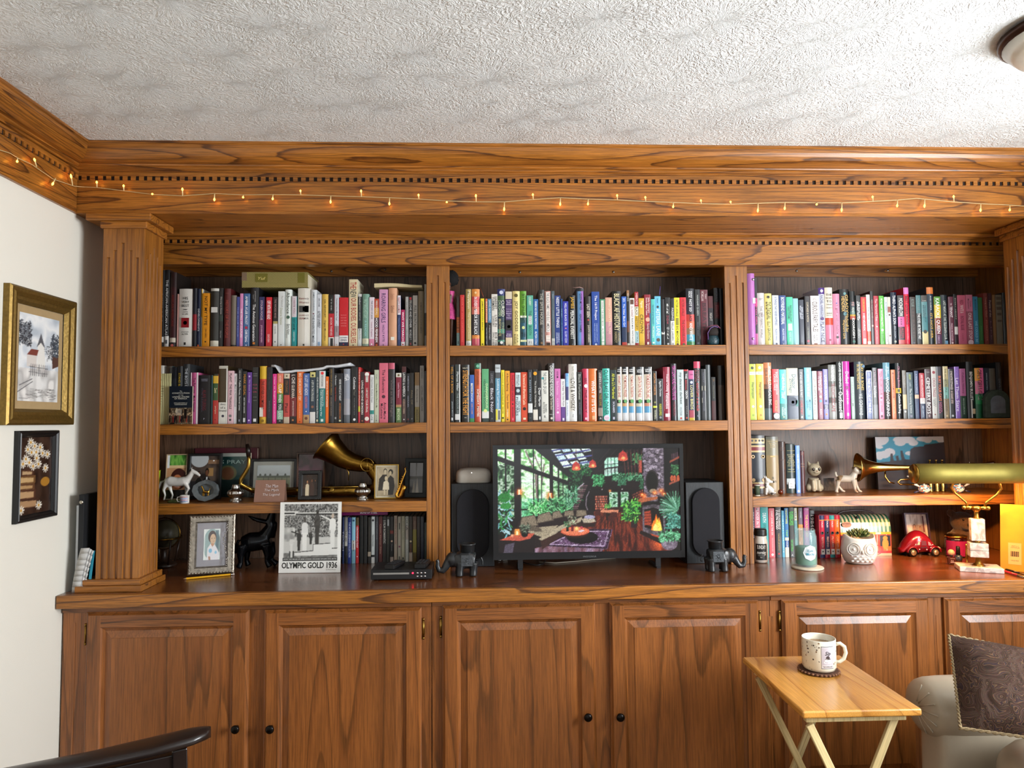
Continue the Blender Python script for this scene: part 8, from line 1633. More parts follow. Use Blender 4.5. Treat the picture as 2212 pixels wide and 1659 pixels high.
p=pz(1757,1062,ZSC);ki=thing('china_kitten','big-eyed cream china kitten sitting by the small maroon book','figurine',(p.x,3.085,Z3+0.0025))
m=MB();m.tube([(0,0.004,0.006),(0,0.002,0.030),(0,0,0.058)],[0.031,0.029,0.022],14);m.ball((0.001,-0.006,0.094),0.031,18,12,(1.0,0.85,0.92))
for sx in(-1,1):
 m.tube([(sx*0.017,-0.002,0.112),(sx*0.024,0,0.132)],[0.011,0.0015],8);m.tube([(sx*0.012,-0.020,0.05),(sx*0.012,-0.026,0.006)],[0.009,0.0085],10);m.ball((sx*0.013,-0.029,0.006),0.009,8,6,(1,1.1,0.7));m.ball((sx*0.024,-0.006,0.016),0.017,10,8)
m.tube([(0.028,0.0,0.008),(0.038,-0.006,0.008),(0.036,-0.012,0.014)],[0.006,0.006,0.005],8)
m.ball((0.0,-0.030,0.086),0.010,10,8,(1.2,0.7,0.8))
blob(m,'body',simple('cream_bisque','b5a88e',0.35,var=0.12,scale=50,coat=0.2),ki,0.0026,4)
m=MB()
for sx in(-1,1):m.col('20160f');m.ball((sx*0.0125,-0.0315,0.097),0.0062,10,8,(1,0.6,1.1));m.col('f0e8e0');m.ball((sx*0.0125-0.002,-0.0358,0.0995),0.0016,6,5)
m.col('b0705c');m.ball((0,-0.0385,0.089),0.0026,8,6);m.build('face_details',printed('face_glaze',0.2),ki)
pc=thing('dark_postcard','small dark postcard leaning between kitten and terrier','card',(py(1792,1050,3.13).x,3.128,Z3),rot=(-0.12,0,0.1));cv=Canvas(40,34,'1a1714');cv.tex(cv.all(),['14110f','3a322a','55483c'],8,6,5);cv.rect(.5,.3,.7,.5,'6a5c50')
link('picture',cv.mesh('c',(-0.026,0,0.055),(0.052,0,0),(0,0,-0.055)),PRINT,pc);MB().box(-0.026,0.026,0.0004,0.0016,0.0008,0.055).build('card_back',PAPER,pc)
p=pz(1826,1064,ZSC);te=thing('china_terrier','standing tan and white china terrier below the trumpet','figurine',(p.x+0.004,3.02,Z3),rz=-0.12)
m=MB();zc=0.060
m.tube([(-0.040,0,zc),(-0.02,0,zc+0.001),(0.005,0,zc-0.001),(0.025,0,zc+0.004)],[0.014,0.016,0.016,0.018],12);m.tube([(0.022,0,zc+0.006),(0.032,0,zc+0.028)],[0.017,0.013],10);m.ball((0.036,-0.002,zc+0.036),0.0175,14,10);m.tube([(0.040,-0.004,zc+0.032),(0.054,-0.010,zc+0.027)],[0.0115,0.0085],10)
for sy in(-0.014,0.012):m.ball((0.030,sy,zc+0.040),0.010,8,6,(0.8,0.6,1.3))
m.tube([(-0.046,0,zc+0.008),(-0.050,0,zc+0.024),(-0.047,0,zc+0.030)],[0.006,0.0055,0.0045],8)
for x,sy,k,ky in((-0.042,-0.009,-0.012,0),(-0.034,0.010,0.016,0),(0.020,-0.010,0.008,0),(0.030,0.010,0.024,0)):m.tube([(x,sy,zc-0.004),(x-0.004 if x<0 else x+k*0.4,sy*1.1,0.030),(x+k*0.8,sy*1.1,0.010),(x+k,sy*1.1-0.002,0.005)],[0.012,0.0075,0.0062,0.0064],8);m.ball((x+k+0.004,sy*1.1-0.002,0.0055),0.0058,8,6,(1.3,1,0.9))
blob(m,'body',spotted('tan_white_china','cdc3b4','8f7252',22,0.56),te,0.0024,4)
m=MB().col('1a1410')
for sy in(-0.014,0.0035):m.ball((0.050,sy,zc+0.042),0.0030,8,6)
m.ball((0.0625,-0.012,zc+0.029),0.0036,8,6);m.col('d08a4a');m.ball((0.057,-0.012,zc+0.020),0.004,8,5,(1,1,0.5));m.build('face_details',printed('face_glaze',0.2),te)
a,b=py(1892,1000,3.15),py(2043,1000,3.15);w=b.x-a.x;hC=py(1960,944,3.15).z-ZSC
pt=thing('desert_painting','canvas of dark mesas under a blue sky with clouds','painting',((a.x+b.x)/2,3.14,Z3+0.001),rot=(-0.06,0,0.03))
cv=Canvas(90,78,'2f87a6');
for x,y,rx,ry in((.06,.05,.14,.12),(.02,.13,.08,.08),(.42,.06,.16,.07),(.36,.12,.08,.06),(.55,.12,.07,.06),(.7,.05,.1,.05),(.76,.08,.06,.05),(.9,.02,.14,.06),(.2,.3,.08,.08),(.12,.34,.08,.07),(.05,.36,.06,.08),(.49,.32,.07,.04),(.06,.2,.05,.03),(.98,.06,.1,.07)):cv.ell(x,y,rx,ry,'c2c4cc')
cv.poly([(0,.55),(0,.49),(.2,.47),(.21,.32),(.24,.32),(.25,.45),(.29,.46),(.28,.37),(.32,.36),(.33,.45),(.36,.45),(.355,.27),(.385,.27),(.41,.43),(.48,.44),(.50,.25),(.56,.2),(.70,.19),(.71,.16),(.85,.14),(1,.115),(1,1),(0,1)],'33303a')
link('picture',cv.mesh('c',(-w/2,-0.0004,hC),(w,0,0),(0,0,-hC)),PRINT,pt);MB().box(-w/2,w/2,0.0,0.014,0.0012,hC).build('stretcher',simple('canvas_edge','3a3634',0.8),pt)
YT=3.045
M_TR=simple('trumpet_brass','b59a5a',0.2,1.0,var=0.1,scale=60)
tr=thing('trumpet','brass trumpet on the third shelf with its bell to the terrier','trumpet',(0,0,0))
def T(u,v,dy=0.0):return tuple(py(u,v,YT+dy))
zb_=py(1900,1009,YT).z;xa=py(1852,1009,YT).x;xb=py(2165,1004,YT).x
rim=(py(1865,978,YT).z-py(1865,1040,YT).z)/2
RYm=Matrix.Rotation(pi/2,4,'Y');m=MB()
prof=[(rim,0),(rim*0.985,0.004),(rim*0.74,0.022),(rim*0.52,0.045),(rim*0.36,0.075),(rim*0.25,0.12),(rim*0.19,0.18),(0.0085,0.26),(0.0065,0.36)]
m.lathe(prof,36,M=RYm,cap0=False,cap1=False);o=m.build('bell',M_TR,tr,loc=(xa,YT,zb_),rot=(0,0,-0.22));md=o.modifiers.new('t','SOLIDIFY');md.thickness=0.001
MB().tube([T(2105,1002),T(2080,1003),T(1990,1004.5)],0.0052,10).build('leadpipe',M_TR,tr)
MB().tube([T(1994,1034,-0.02),T(1945,1036,-0.02),T(1939,1041,-0.02),T(1944,1046,-0.02),T(1985,1047,-0.02)],0.0042,10).build('tuning_slide',M_TR,tr)
MB().tube([T(1912,1017,-0.01),T(1912,1030,-0.015),T(1920,1041,-0.02),T(1932,1044,-0.02)],[0.003,0.0045,0.0035,0.003],8).build('finger_ring',M_TR,tr)
MB().ball(T(1962,1029,-0.022),0.0062,10,6,(1.2,0.9,0.6)).build('slide_stay',simple('pearl','e0dcd4',0.2),tr)
for i,u in enumerate((2006,2019.5,2032.5)):
 zt2=py(u,1002,YT-0.02).z;xx=py(u+3,1020,YT-0.02).x
 v_=MB().lathe([(0.0105,Z3),(0.0105,Z3+0.004),(0.0092,Z3+0.006),(0.0092,zt2-0.006),(0.0102,zt2-0.005),(0.0102,zt2)],18,(0,0,0)).build('valve',M_TR,tr,loc=(xx,YT-0.02,0))
 MB().lathe([(0.0030,zt2),(0.0030,zt2+0.014),(0.0068,zt2+0.0145),(0.0068,zt2+0.018)],14).build('finger_button',M_TR,v_)
MB().ball(T(2094,999,-0.005),0.004,8,6).tube([T(2093,1000,-0.005),T(2092,1006,-0.005)],0.0025,8).build('lyre_screw',M_SILVER,tr)
MB().lathe([(0.004,0),(0.0055,0.05),(0.0125,0.078),(0.0135,0.084)],16,M=RYm).build('mouthpiece',M_SILVER,tr,loc=T(2105,1002),rot=(0,0,0))
def fish(u,v,y,f,label):
 p=pz(u,v,ZSC);t=thing('pottery_fish',label,'figurine',(p.x,y,Z3));m=MB()
 m.ball((0,0,0.020),0.020,16,10,(1.35,0.75,0.95));blobm=m
 mp,nt,b,N,L=newmat('painted_pottery');tc=N.new('ShaderNodeTexCoord');vo=N.new('ShaderNodeTexVoronoi');vo.inputs['Scale'].default_value=160;L.new(tc.outputs['Object'],vo.inputs['Vector'])
 r=N.new('ShaderNodeValToRGB');e=r.color_ramp;e.interpolation='CONSTANT';e.elements[0].color=(*HL('d8d4cc'),1);e.elements[1].position=.3;e.elements[1].color=(*HL('c8643c'),1)
 for p_,c in((.5,'2c5a8a'),(.7,'d8d4cc'),(.85,'5a8a9a')):k=e.elements.new(p_);k.color=(*HL(c),1)
 sx=N.new('ShaderNodeSeparateColor');L.new(vo.outputs['Color'],sx.inputs[0]);L.new(sx.outputs[0],r.inputs['Fac']);L.new(r.outputs['Color'],b.inputs['Base Color']);setp(b,Roughness=0.25)
 m.build('body',mp,t)
 M_FIN=simple('indigo_striped_fin','262a4c',0.3)
 for k,(x,z,a)in enumerate(((0.034,0.034,0.6),(0.036,0.008,-0.4),(0.004,0.040,1.4),(0.006,0.006,-1.2))):
  fm_=MB();
  for j in range(4):aa=a+(j-1.5)*0.22;fm_.tube([(x*0.72*f,-0.006,z*0.7+0.006),((x+0.014*math.cos(aa))*f,-0.006,max(0.003,z+0.014*math.sin(aa)))],[0.0024,0.0015],6)
  fm_.build('fin',M_FIN if k%2 else simple('white_fin','c8c8cc',0.3),t)
 MB().ball((-0.020*f,-0.013,0.024),0.0036,8,6).build('eye',simple('blue_glaze','2c6a9a',0.2),t)
fish(1996,1066,2.957,-1,'painted pottery fish under the near end of the lamp shade')
fish(2068,1065,2.957,1,'painted pottery fish behind the curved lamp arm')
# LAST BAY, on the worktop
p=pz(1641,1214,ZW);rj=mpp(1641,1180,2.93)*14.6
mj=thing('mason_jar_candle','white mason jar candle with black lid reading SUNDAY morning','candle',(p.x+0.003,2.935,ZT));hJ=py(1641,1157,2.93).z-ZW
MB().lathe([(rj*.80,0),(rj*.95,.004),(rj,.014),(rj,hJ*.72),(rj*.93,hJ*.84),(rj*.83,hJ*.92),(rj*.83,hJ)],28).build('jar',simple('milky_glass','c8c2b8',0.12,coat=0.5,var=0.03),mj)
hL=py(1641,1142.5,2.93).z-ZW-hJ
MB().lathe([(rj*.90,hJ+.0003),(rj*.93,hJ+.003),(rj*.89,hJ+.006),(rj*.92,hJ+.011),(rj*.88,hJ+.014),(rj*.91,hJ+.019),(rj*.86,hJ+hL*.9),(rj*.80,hJ+hL)],28).build('lid',simple('matt_black_lid','121212',0.4),mj)
def curved(mb,r,a0,a1,z0,z1,n=10,c=None):
 if c:mb.col(c)
 for i in range(n):b0=a0+(a1-a0)*i/n;b1=a0+(a1-a0)*(i+1)/n;mb.quad((r*math.cos(b0),r*math.sin(b0),z0),(r*math.cos(b1),r*math.sin(b1),z0),(r*math.cos(b1),r*math.sin(b1),z1),(r*math.cos(b0),r*math.sin(b0),z1),True)
def bent(mb,t,r,ac,width,zc,h,shear=0.0,bold=0.006):
 d,F,asp=textdata(t,bold,shear);
 if not len(d):return
 b=mb.add([(r*math.cos(ac+(q[0]-0.5)*width/r),r*math.sin(ac+(q[0]-0.5)*width/r),zc+(q[1]-0.5)*h)for q in d])
 for f in F:mb.face([b+i for i in f])
ac=-pi/2-math.atan2(p.x,2.93)+0.12;lb=MB();curved(lb,rj*1.01,ac-0.85,ac+0.85,hJ*.12,hJ*.72,10,'141414');lb.build('label',INK,mj)
m=MB().col('e8e4dc');bent(m,'SUNDAY',rj*1.025,ac,rj*1.25,hJ*.60,hJ*.14);bent(m,'morning',rj*1.025,ac,rj*1.35,hJ*.38,hJ*.16,0.35);bent(m,'N. 1',rj*1.025,ac,rj*.3,hJ*.22,hJ*.05);curved(m,rj*1.025,ac-.5,ac+.5,hJ*.285,hJ*.29,6);m.build('label_lettering',INK,mj)
p=pz(1743.5,1227,ZW)
co=thing('stone_coaster','round pale stone coaster under the glass candle','coaster',(p.x,2.805,ZT));rc=mpp(1743,1227,2.80)*32.5
MB().lathe([(rc*.97,0),(rc,.002),(rc,.0055),(rc*.97,.007)],36).build('disc',simple('pale_sandstone','c6bba6',0.7,var=0.1,scale=60),co)
ca=thing('candle_glass','clear glass candle labelled Cafe Mocha on the coaster','candle',(p.x-0.002,2.812,ZT+0.0076));rg_=mpp(1743,1190,2.8)*22.3;hG=py(1743,1144,2.80).z-ZT-0.0076
M_GL=simple('clear_blue_glass','a8d4dc',0.04,var=0.0,coat=0.5);M_GL.node_tree.nodes['Principled BSDF'].inputs['Alpha'].default_value=0.22
MB().lathe([(rg_*.9,0),(rg_,.004),(rg_*1.02,hG*.5),(rg_,hG*.82),(rg_*.88,hG*.93),(rg_*.88,hG),(rg_*.82,hG),(rg_*.82,hG*.93),(rg_*.94,hG*.81),(rg_*.95,.008),(rg_*.1,.007)],32,cap1=True).build('glass',M_GL,ca)
MB().lathe([(rg_*.90,.0085),(rg_*.93,.02),(rg_*.935,hG*.52),(rg_*.2,hG*.5)],28).build('wax',simple('sage_green_wax','5d8a55',0.5,var=0.05),ca)
MB().tube([(0,0,hG*.5),(0.001,0,hG*.56)],0.001,6).build('wick',M_BLKPL,ca)
ac=-pi/2-math.atan2(p.x,2.8)+0.42;lb=MB().col('d8dee0');r_=rg_*1.035;n=24;cpt=lb.add([(r_*math.cos(ac),r_*math.sin(ac),hG*.40)]);ring=lb.add([(r_*math.cos(ac+.62*math.cos(2*pi*i/n)*(1+.05*math.cos(4*2*pi*i/n*2))),r_*math.sin(ac+.62*math.cos(2*pi*i/n)*(1+.05*math.cos(8*2*pi*i/n))),hG*.40+hG*.20*math.sin(2*pi*i/n)*(1+.05*math.cos(8*2*pi*i/n)))for i in range(n)])
for i in range(n):lb.face((cpt,ring+i,ring+(i+1)%n))
lb.build('label',INK,ca);m=MB().col('3a8aa0');bent(m,'Cafe',rg_*1.05,ac,rg_*.55,hG*.46,hG*.06);bent(m,'Mocha',rg_*1.05,ac,rg_*.8,hG*.37,hG*.07);m.build('label_lettering',INK,ca)
a,b=py(1600+1165/7.1355,1200,3.0),py(1600+1540/7.1355,1200,3.0);x0,x1=max(a.x,RW['R4'][-1][2]+.0015),b.x
sc_=thing('slipcase','red slipcase holding four matching volumes','slipcase',(0,0,ZT));hS2=py(1790,1080+228/7.1355,3.0).z-ZW
MB().box(x0,x0+.0015,2.995,3.13,0,hS2).box(x1-.0015,x1,2.995,3.13,0,hS2).box(x0,x1,2.995,3.13,0,.0015).box(x0,x1,2.995,3.13,hS2-.0015,hS2).box(x0,x1,3.1285,3.13,0,hS2).build('case',simple('red_slipcase_card','a81c30',0.35),sc_)
wv=(x1-x0-.005)/4
for k,(c,e_,t1,c2)in enumerate((('b01c3c','24305c','TALES OF THE OCEAN','24305c'),('242c54','b01c34','PRINCE RIVERS','b01c34'),('c03a30','2a9090','PILGRIMS','2a9090'),('dd6f28','b01c34','CAPTAIN','b01c34'))):
 bk=make_book(x0+.0025+wv*k+.0004,x0+.0025+wv*(k+1)-.0004,ZT+.0020,hS2-.0045,2.9935,.13,[(e_,.10),('e0903a',.02),(c,.80),(c2,.08)],['TALES/e8dce0/.13/.28/.3','#o/2c3a44/.36/.47/.62','#o/8a9aa4/.385/.43/.3',t1+'/e0c8c8/.5/.76/.42','#b/e6e2dc/.79/.92/.72','#o/333/.82/.88/.3'],None,True)
 tag(bk,('crimson volume with a navy top in the slipcase','navy volume with a red top in the slipcase','red volume with a teal top in the slipcase','orange volume with a red top in the slipcase')[k],'book','volumes in the red slipcase')
a,b=py(1815,1200,3.03),py(1926.5,1200,3.03);w=b.x-a.x;z1=py(1870,1150,3.03).z-ZW;z2=py(1870,1112,3.06).z-ZW
wg=thing('circus_wagon_tin','tin lunch box shaped like a wagon with green striped roof','tin box',((a.x+b.x)/2,3.03,ZT));D_=0.10
cv=Canvas(120,60,'b8442c');cv.rect(0,0,1,.10,'d8a41c');cv.rect(0,.78,1,.88,'a82020');cv.rect(0,.88,1,1,'b0a488');
for x in(.0,.18,.36,.54,.72,.9):cv.rect(x,.12,x+.015,.78,'c8c0b0')
cv.rect(.02,.14,.16,.6,'1c2230');cv.rect(.78,.14,.98,.6,'1c1c24');cv.rect(.70,.02,.8,.1,'d8d0c0')
cv.ell(.1,.5,.06,.22,'d0b090');cv.ell(.09,.28,.04,.08,'d0b090');cv.ell(.88,.5,.06,.22,'d08a3c');cv.ell(.88,.26,.045,.09,'d08a3c');cv.rect(.84,.6,.99,.78,'d08a3c',.5)
cv.ring(.72,.74,.1,.2,.16,'a81c1c');cv.ring(.3,.74,.1,.2,.16,'a81c1c')
MB().box(-w/2,w/2,.0004,D_,0,z1).build('body',simple('lithographed_tin','a83a28',0.3,0.2),wg)
link('printed_front',cv.mesh('c',(-w/2,0,z1),(w,0,0),(0,0,-z1)),GLOSSY,wg)
m=MB();n=12;ns=26;dz=z2-z1
prof=[(D_/2-D_/2*math.cos(pi*k/n),z1+.0004+dz*math.sin(pi*k/n)**0.8)for k in range(n+1)]
for i in range(ns):
 m.col('2f6a4c' if i%2 else 'd2c39a');xa,xb=-w/2+w*i/ns,-w/2+w*(i+1)/ns
 for(y0,q0),(y1,q1)in zip(prof[:-1],prof[1:]):m.quad((xa,y0,q0),(xb,y0,q0),(xb,y1,q1),(xa,y1,q1),True)
for x,rev in((-w/2,True),(w/2,False)):
 m.col('b8a888');k0=m.add([(x,y,z)for y,z in prof]);idx=[k0+i for i in range(n+1)];m.face(idx if rev else idx[::-1])
m.build('striped_roof',printed('glossy_tin_print',0.25,coat=0.3),wg)
hp_=[(w*0.36*math.cos(pi-pi*k/14)*1.0-w*.06,D_/2,z2-0.001+.018*math.sin(pi*k/14))for k in range(15)]
MB().tube(hp_,.0035,8).build('handle',simple('dark_red_handle','2a1214',0.3),wg)
q=py(1855,1119,3.03);MB().ball((q.x-(a.x+b.x)/2,.012,z2-.008),.0062,10,8,(1,.7,1)).build('catch',M_BLKPL,wg)
m=MB().col('b07c5c');ox,oz=py(1828.5,1130,3.03).x-(a.x+b.x)/2,(z1+z2)/2-.002;k0=m.add([(ox+.021*math.cos(2*pi*i/24),-.0025-0.0,oz+.0125*math.sin(2*pi*i/24))for i in range(24)]);m.face([k0+i for i in range(24)]);m.col('5a3420');put_text(m,'BUTTERNUT',(ox-.0165,-.003,oz+.0005),(1,0,0),(0,0,1),.033,.007,.01);put_text(m,'BISCUITS',(ox-.009,-.003,oz-.006),(1,0,0),(0,0,1),.018,.003)
o=m.build('oval_sign',INK,wg);
p=pz(1869,1220,ZW);ro_=mpp(1869,1190,2.84)*37
ow=thing('owl_planter','white ceramic owl planter with big ringed eyes','planter',(p.x,2.862+0.035,ZT));hO=py(1869,1165,2.84).z-ZW
m=MB();seg=40;rings=[]
for r,z,e in((.70,0,0),(.82,.006,0),(.98,hO*.35,0),(1.0,hO*.55,0),(.95,hO*.8,0),(.88,hO*.93,.5),(.86,hO,1),(.80,hO,1),(.78,hO*.82,0)):
 rings.append([(ro_*r*math.cos(2*pi*i/seg),ro_*r*.9*math.sin(2*pi*i/seg),z+e*.013*max(0,abs(math.cos(2*pi*i/seg))**6)*(1 if math.sin(2*pi*i/seg)<.5 else.3))for i in range(seg)])
m.loft(rings,True,True,True);m.build('pot',M_WHITEC,ow)
def onpot(a,z,d=0):r=ro_*(1.0 if z<hO*.6 else.96)+d;return Vector((r*math.cos(a),r*.9*math.sin(a),z))
af=-pi/2-.26
for sg in(-1,1):
 ca_=af+sg*.46;c=onpot(ca_,hO*.60,.002);nrm=Vector((math.cos(ca_),math.sin(ca_)/.9,0.05)).normalized();Mq=nrm.to_track_quat('Z','Y').to_matrix().to_4x4()
 e=MB()
 for R_ in(.0255,.0175):e.loft([[tuple(c+(Mq@Vector(((R_+.0016*math.cos(b_))*math.cos(a_),(R_+.0016*math.cos(b_))*math.sin(a_),.0016*math.sin(b_)+(.0 if R_>.02 else.001)))))for b_ in[k*2*pi/6 for k in range(6)]]for a_ in[k*2*pi/24 for k in range(25)]],True,False,False)
 for k in range(26):a_=2*pi*k/26;e.tube([tuple(c+(Mq@Vector((.018*math.cos(a_),.018*math.sin(a_),0)))),tuple(c+(Mq@Vector((.0252*math.cos(a_),.0252*math.sin(a_),0))))],.0008,4)
 e.build('eye_ring',M_WHITEC,ow);MB().ball(tuple(c),.0052,12,8).build('pupil',M_WHITEC,ow)
m=MB();c=onpot(af,hO*.50,.003);m.tube([tuple(c+Vector((0,0,.008))),tuple(c+Vector((0,-.002,0))),tuple(c+Vector((0,0,-.009)))],[.004,.0045,.001],8);m.build('beak',M_WHITEC,ow)
m=MB()
for j in range(3):
 for i in range(-2,3):
  c=onpot(af+i*.26+(.13 if j%2 else 0),hO*(.34-.10*j),.0006);m.ball(tuple(c-Vector((0,-.003,0))),.0058,8,5,(1.15,.5,.6))
m.build('breast_feathers',M_WHITEC,ow,kind='stuff')
MB().lathe([(ro_*.775,hO*.80),(ro_*.3,hO*.84),(.001,hO*.85)],24,sy=.9,cap0=False).build('soil',simple('potting_soil','2a1c14',0.95,var=0.4,scale=200,bump=1),ow)
su=thing('succulent','green succulent rosettes growing in the owl planter','plant',(p.x,2.862+0.035,ZT+hO*.97));r_=random.Random(11)
M_SU=[simple('succulent_green','55652f',0.5,var=0.3,scale=30),simple('succulent_dark','39452a',0.5,var=0.3,scale=30),simple('succulent_pale','8a8f58',0.5,var=0.3,scale=30)]
lf=MB();lf.loft([[(w_*math.cos(a_),t_*math.sin(a_),z_)for a_ in[k*2*pi/6 for k in range(6)]]for w_,t_,z_ in((.0012,.0008,0),(.0042,.0018,.008),(.0046,.0017,.015),(.0026,.0010,.022),(.0003,.0002,.026))],True,True,True)
lms=[]
for mt in M_SU:lm=lf.mesh('leaf');lm.materials.append(mt);lms.append(lm)
for cx,cy in((0,0),(-.020,-.006),(.022,-.004),(-.010,.016),(.012,.015),(-.034,.004),(.036,.006),(.004,-.022),(-.016,-.020),(.020,-.018)):
 for k in range(13):
  a_=k*2.4+cx*50;el=0.35+k*.075;o=bpy.data.objects.new('leaf',lms[r_.randrange(3)]);COL.objects.link(o);o.parent=su
  o.location=(cx*.8+.004*math.cos(a_),cy*.8+.004*math.sin(a_),.001+.010*(1-min(1,(abs(cx)+abs(cy))*18))+.0006*k);o.rotation_euler=(0,pi/2-el,a_);s_=r_.uniform(.8,1.15);o.scale=(s_,s_,s_)
MB().tube([(.006,0,.01),(.012,-.002,.045),(.010,-.002,.08),(.006,0,.098)],.0007,5).build('dry_stalk',simple('straw','8a7a50',0.8),su)
a,b=py(1946,1195,3.02),py(2034,1195,3.02);w=b.x-a.x
cr_=thing('toy_car','red toy beetle car with the letters m-m on its door','toy car',((a.x+b.x)/2,3.035,ZT));M_RC=simple('candy_red_tin','8c1526',0.18,0.3,coat=0.6,var=0.08)
hC=py(1985,1147,3.0).z-ZW;m=MB();rg=[]
for i in range(21):
 s=i/20;x=-w/2+w*s
 top=.034+(hC-.036)*max(0,math.sin(pi*min(1,max(0,(s-.05)/.80))))**.75 if s<.82 else.034+.010*math.cos((s-.82)/.18*pi/2)
 half=.036*(math.sin(pi*(.08+.84*s)))**.45;zb2=.012
 rg.append([(x,half*math.cos(t),(zb2+top)/2+(top-zb2)/2*math.sin(t))for t in[2*pi*k/20 for k in range(20)]])
m.loft(rg);m.build('body',M_RC,cr_)
rw=.0165
for x in(-w*.27,w*.28):
 ar=MB();ar.loft([[(x+(rw+.006+.003*math.cos(b_))*math.cos(a_),-.032+.008*math.sin(b_),rw+.001+(rw+.006+.003*math.cos(b_))*math.sin(a_))for b_ in[k*2*pi/8 for k in range(8)]]for a_ in[k*pi/14 for k in range(15)]],True,True,True);ar.build('fender',M_RC,cr_)
 for yy in(-.033,.033):
  wh=MB().lathe([(rw,-.006),(rw,.006)],22,M=Matrix.Rotation(pi/2,4,'X')).build('wheel',simple('tyre_rubber','15110f',0.6),cr_,loc=(x,yy,rw))
  MB().lathe([(rw*.78,.0062),(rw*.6,.009),(rw*.2,.010)],20,M=Matrix.Rotation(pi/2 if yy<0 else-pi/2,4,'X')).build('hubcap',simple('cream_chrome_hub','b09a78',0.25,0.7),wh)
m=MB().col('c8bfae');m.poly=None
def side(mb,pts,y):k0=mb.add([(x,y,z)for x,z in pts]);mb.face([k0+i for i in range(len(pts))])
yq=-.0365
side(m,[(-.030*1.0,.050),(-.018,.050),(-.018,.066),(-.024,.062)],yq);m.col('5a1820');side(m,[(-.012,.047),(.012,.047),(.010,.066),(-.010,.068)],yq);m.col('a87a80');side(m,[(.020,.047),(.036,.045),(.026,.060),(.018,.064)],yq)
m.col('1a0c0e');put_text(m,'m-m',(-.014,yq-.0004,.036),(1,0,0),(0,0,1),.028,.006,.03)
m.col('c8b8bc')
for x,z in((-.036,.052),(-.014,.075),(.030,.038),(.038,.050),(.012,.030),(-.020,.031)):side(m,[(x+.0026*math.cos(k),z+.0026*math.sin(k))for k in[i*pi/4 for i in range(8)]],yq)
m.build('painted_windows',INK,cr_)
MB().ball((w*.40,-.022,.032),.0075,10,8).build('headlamp',simple('lamp_glass','c8b8b0',0.1,coat=0.5),cr_)
cv=Canvas(44,60,'c8b8a8');cv.tex(cv.all(),['b8a898','d8ccc0','a89888'],8,3,4);cv.rect(.3,.3,.8,.8,'8a7466',.7);photo_people(cv,[(.4,.3,.7,'4a342a','b08468','5a3a40'),(.66,.36,.65,'6a4a3a','b88c70','3a3038')]);cv.rect(.8,.05,.86,.5,'6a3a3a')
framed('violet_photo_frame','violet edged photo frame of two friends behind the toy car','photo frame',(py(1984,1190,3.11).x,3.10,ZT),.108,.170,.0075,simple('violet_frame','4a3448',0.35),cv,.16,-.05)
p=py(2082,1150,3.07)
td=thing('teddy_bear','brown teddy bear sitting in the shade under the shelf','teddy bear',(p.x,3.09,ZT));M_FUR=simple('brown_plush','4f3826',0.95,var=0.35,scale=180,bump=1.0,sheen=0.4)
m=MB();m.ball((0,0,.055),.052,16,12,(1,.85,1.05));m.ball((0,-.008,.135),.046,18,12,(1.05,.9,.95));m.ball((-.004,-.045,.122),.021,12,8,(1.1,.8,.9))
for sx in(-1,1):m.ball((sx*.043,0,.172),.018,10,8,(1,.55,1));m.tube([(sx*.045,-.005,.08),(sx*.068,-.03,.045)],[.02,.017],10);m.tube([(sx*.035,-.02,.022),(sx*.05,-.06,.020)],[.024,.020],10)
blob(m,'body',M_FUR,td,.005,3);MB().ball((-.004,-.064,.127),.0075,10,8,(1.2,.7,.9)).build('nose',M_BLKPL,td)
for sx in(-.018,.014):MB().ball((sx,-.047,.147),.0042,8,6).build('eye',M_BLKPL,td)
p=pz(2065,1196,ZW);mjr=thing('magenta_jar','magenta labelled jar with a gold lid behind the marble lamp','jar',(py(2064,1190,3.0).x,2.995,ZT));rq=mpp(2064,1180,3.0)*21;hq=py(2064,1160,3.0).z-ZW
MB().lathe([(rq*.9,0),(rq,.004),(rq,hq*.92),(rq*.93,hq)],26).build('glass',simple('dark_jar','24060f',0.1,coat=.5),mjr);lb=MB();curved(lb,rq*1.008,-pi*1.0,0,hq*.08,hq*.86,14,'8a1450');lb.build('label',INK,mjr);MB().lathe([(rq*.97,hq+.0002),(rq,hq+.003),(rq,hq+.008),(rq*.9,hq+.0095)],26).build('lid',M_GOLD,mjr)
p=pz(2056,1219,ZW);nv=thing('nail_varnish','square brown nail varnish bottle with a round cream cap','bottle',(p.x,2.836,ZT),rz=-.2);M_NV=simple('brown_varnish_glass','4a211c',0.08,coat=.8)
MB().box(-.0145,.0145,-.0100,.0100,0,.031).build('bottle',M_NV,nv,bevel=.004);MB().lathe([(.006,.0312),(.006,.034)],12).build('neck',M_BLKPL,nv);MB().ball((0,0,.0465),.0128,16,12).build('cap',simple('cream_cap','d0ae88',0.35),nv)
m=MB().col('e0ccc4');put_text(m,'hot',(-.006,-.0104,.013),(1,0,0),(0,0,1),.010,.005,.01);put_text(m,'toast',(-.008,-.0104,.007),(1,0,0),(0,0,1),.014,.005,.01);put_text(m,'varnish',(-.009,-.0104,.023),(1,0,0),(0,0,1),.018,.0025);m.build('lettering',INK,nv)
nv2=thing('dark_nail_varnish','dark nail varnish bottle with tall black cap by the lamp','bottle',(py(2070,1205,2.9).x,2.90,ZT));MB().lathe([(.013,0),(.015,.004),(.015,.02),(.006,.027)],16).build('bottle',simple('slate_varnish','2c3440',0.08,coat=.8),nv2);MB().lathe([(.0085,.0272),(.0072,.058),(.005,.060)],14).build('cap',M_BLKPL,nv2)
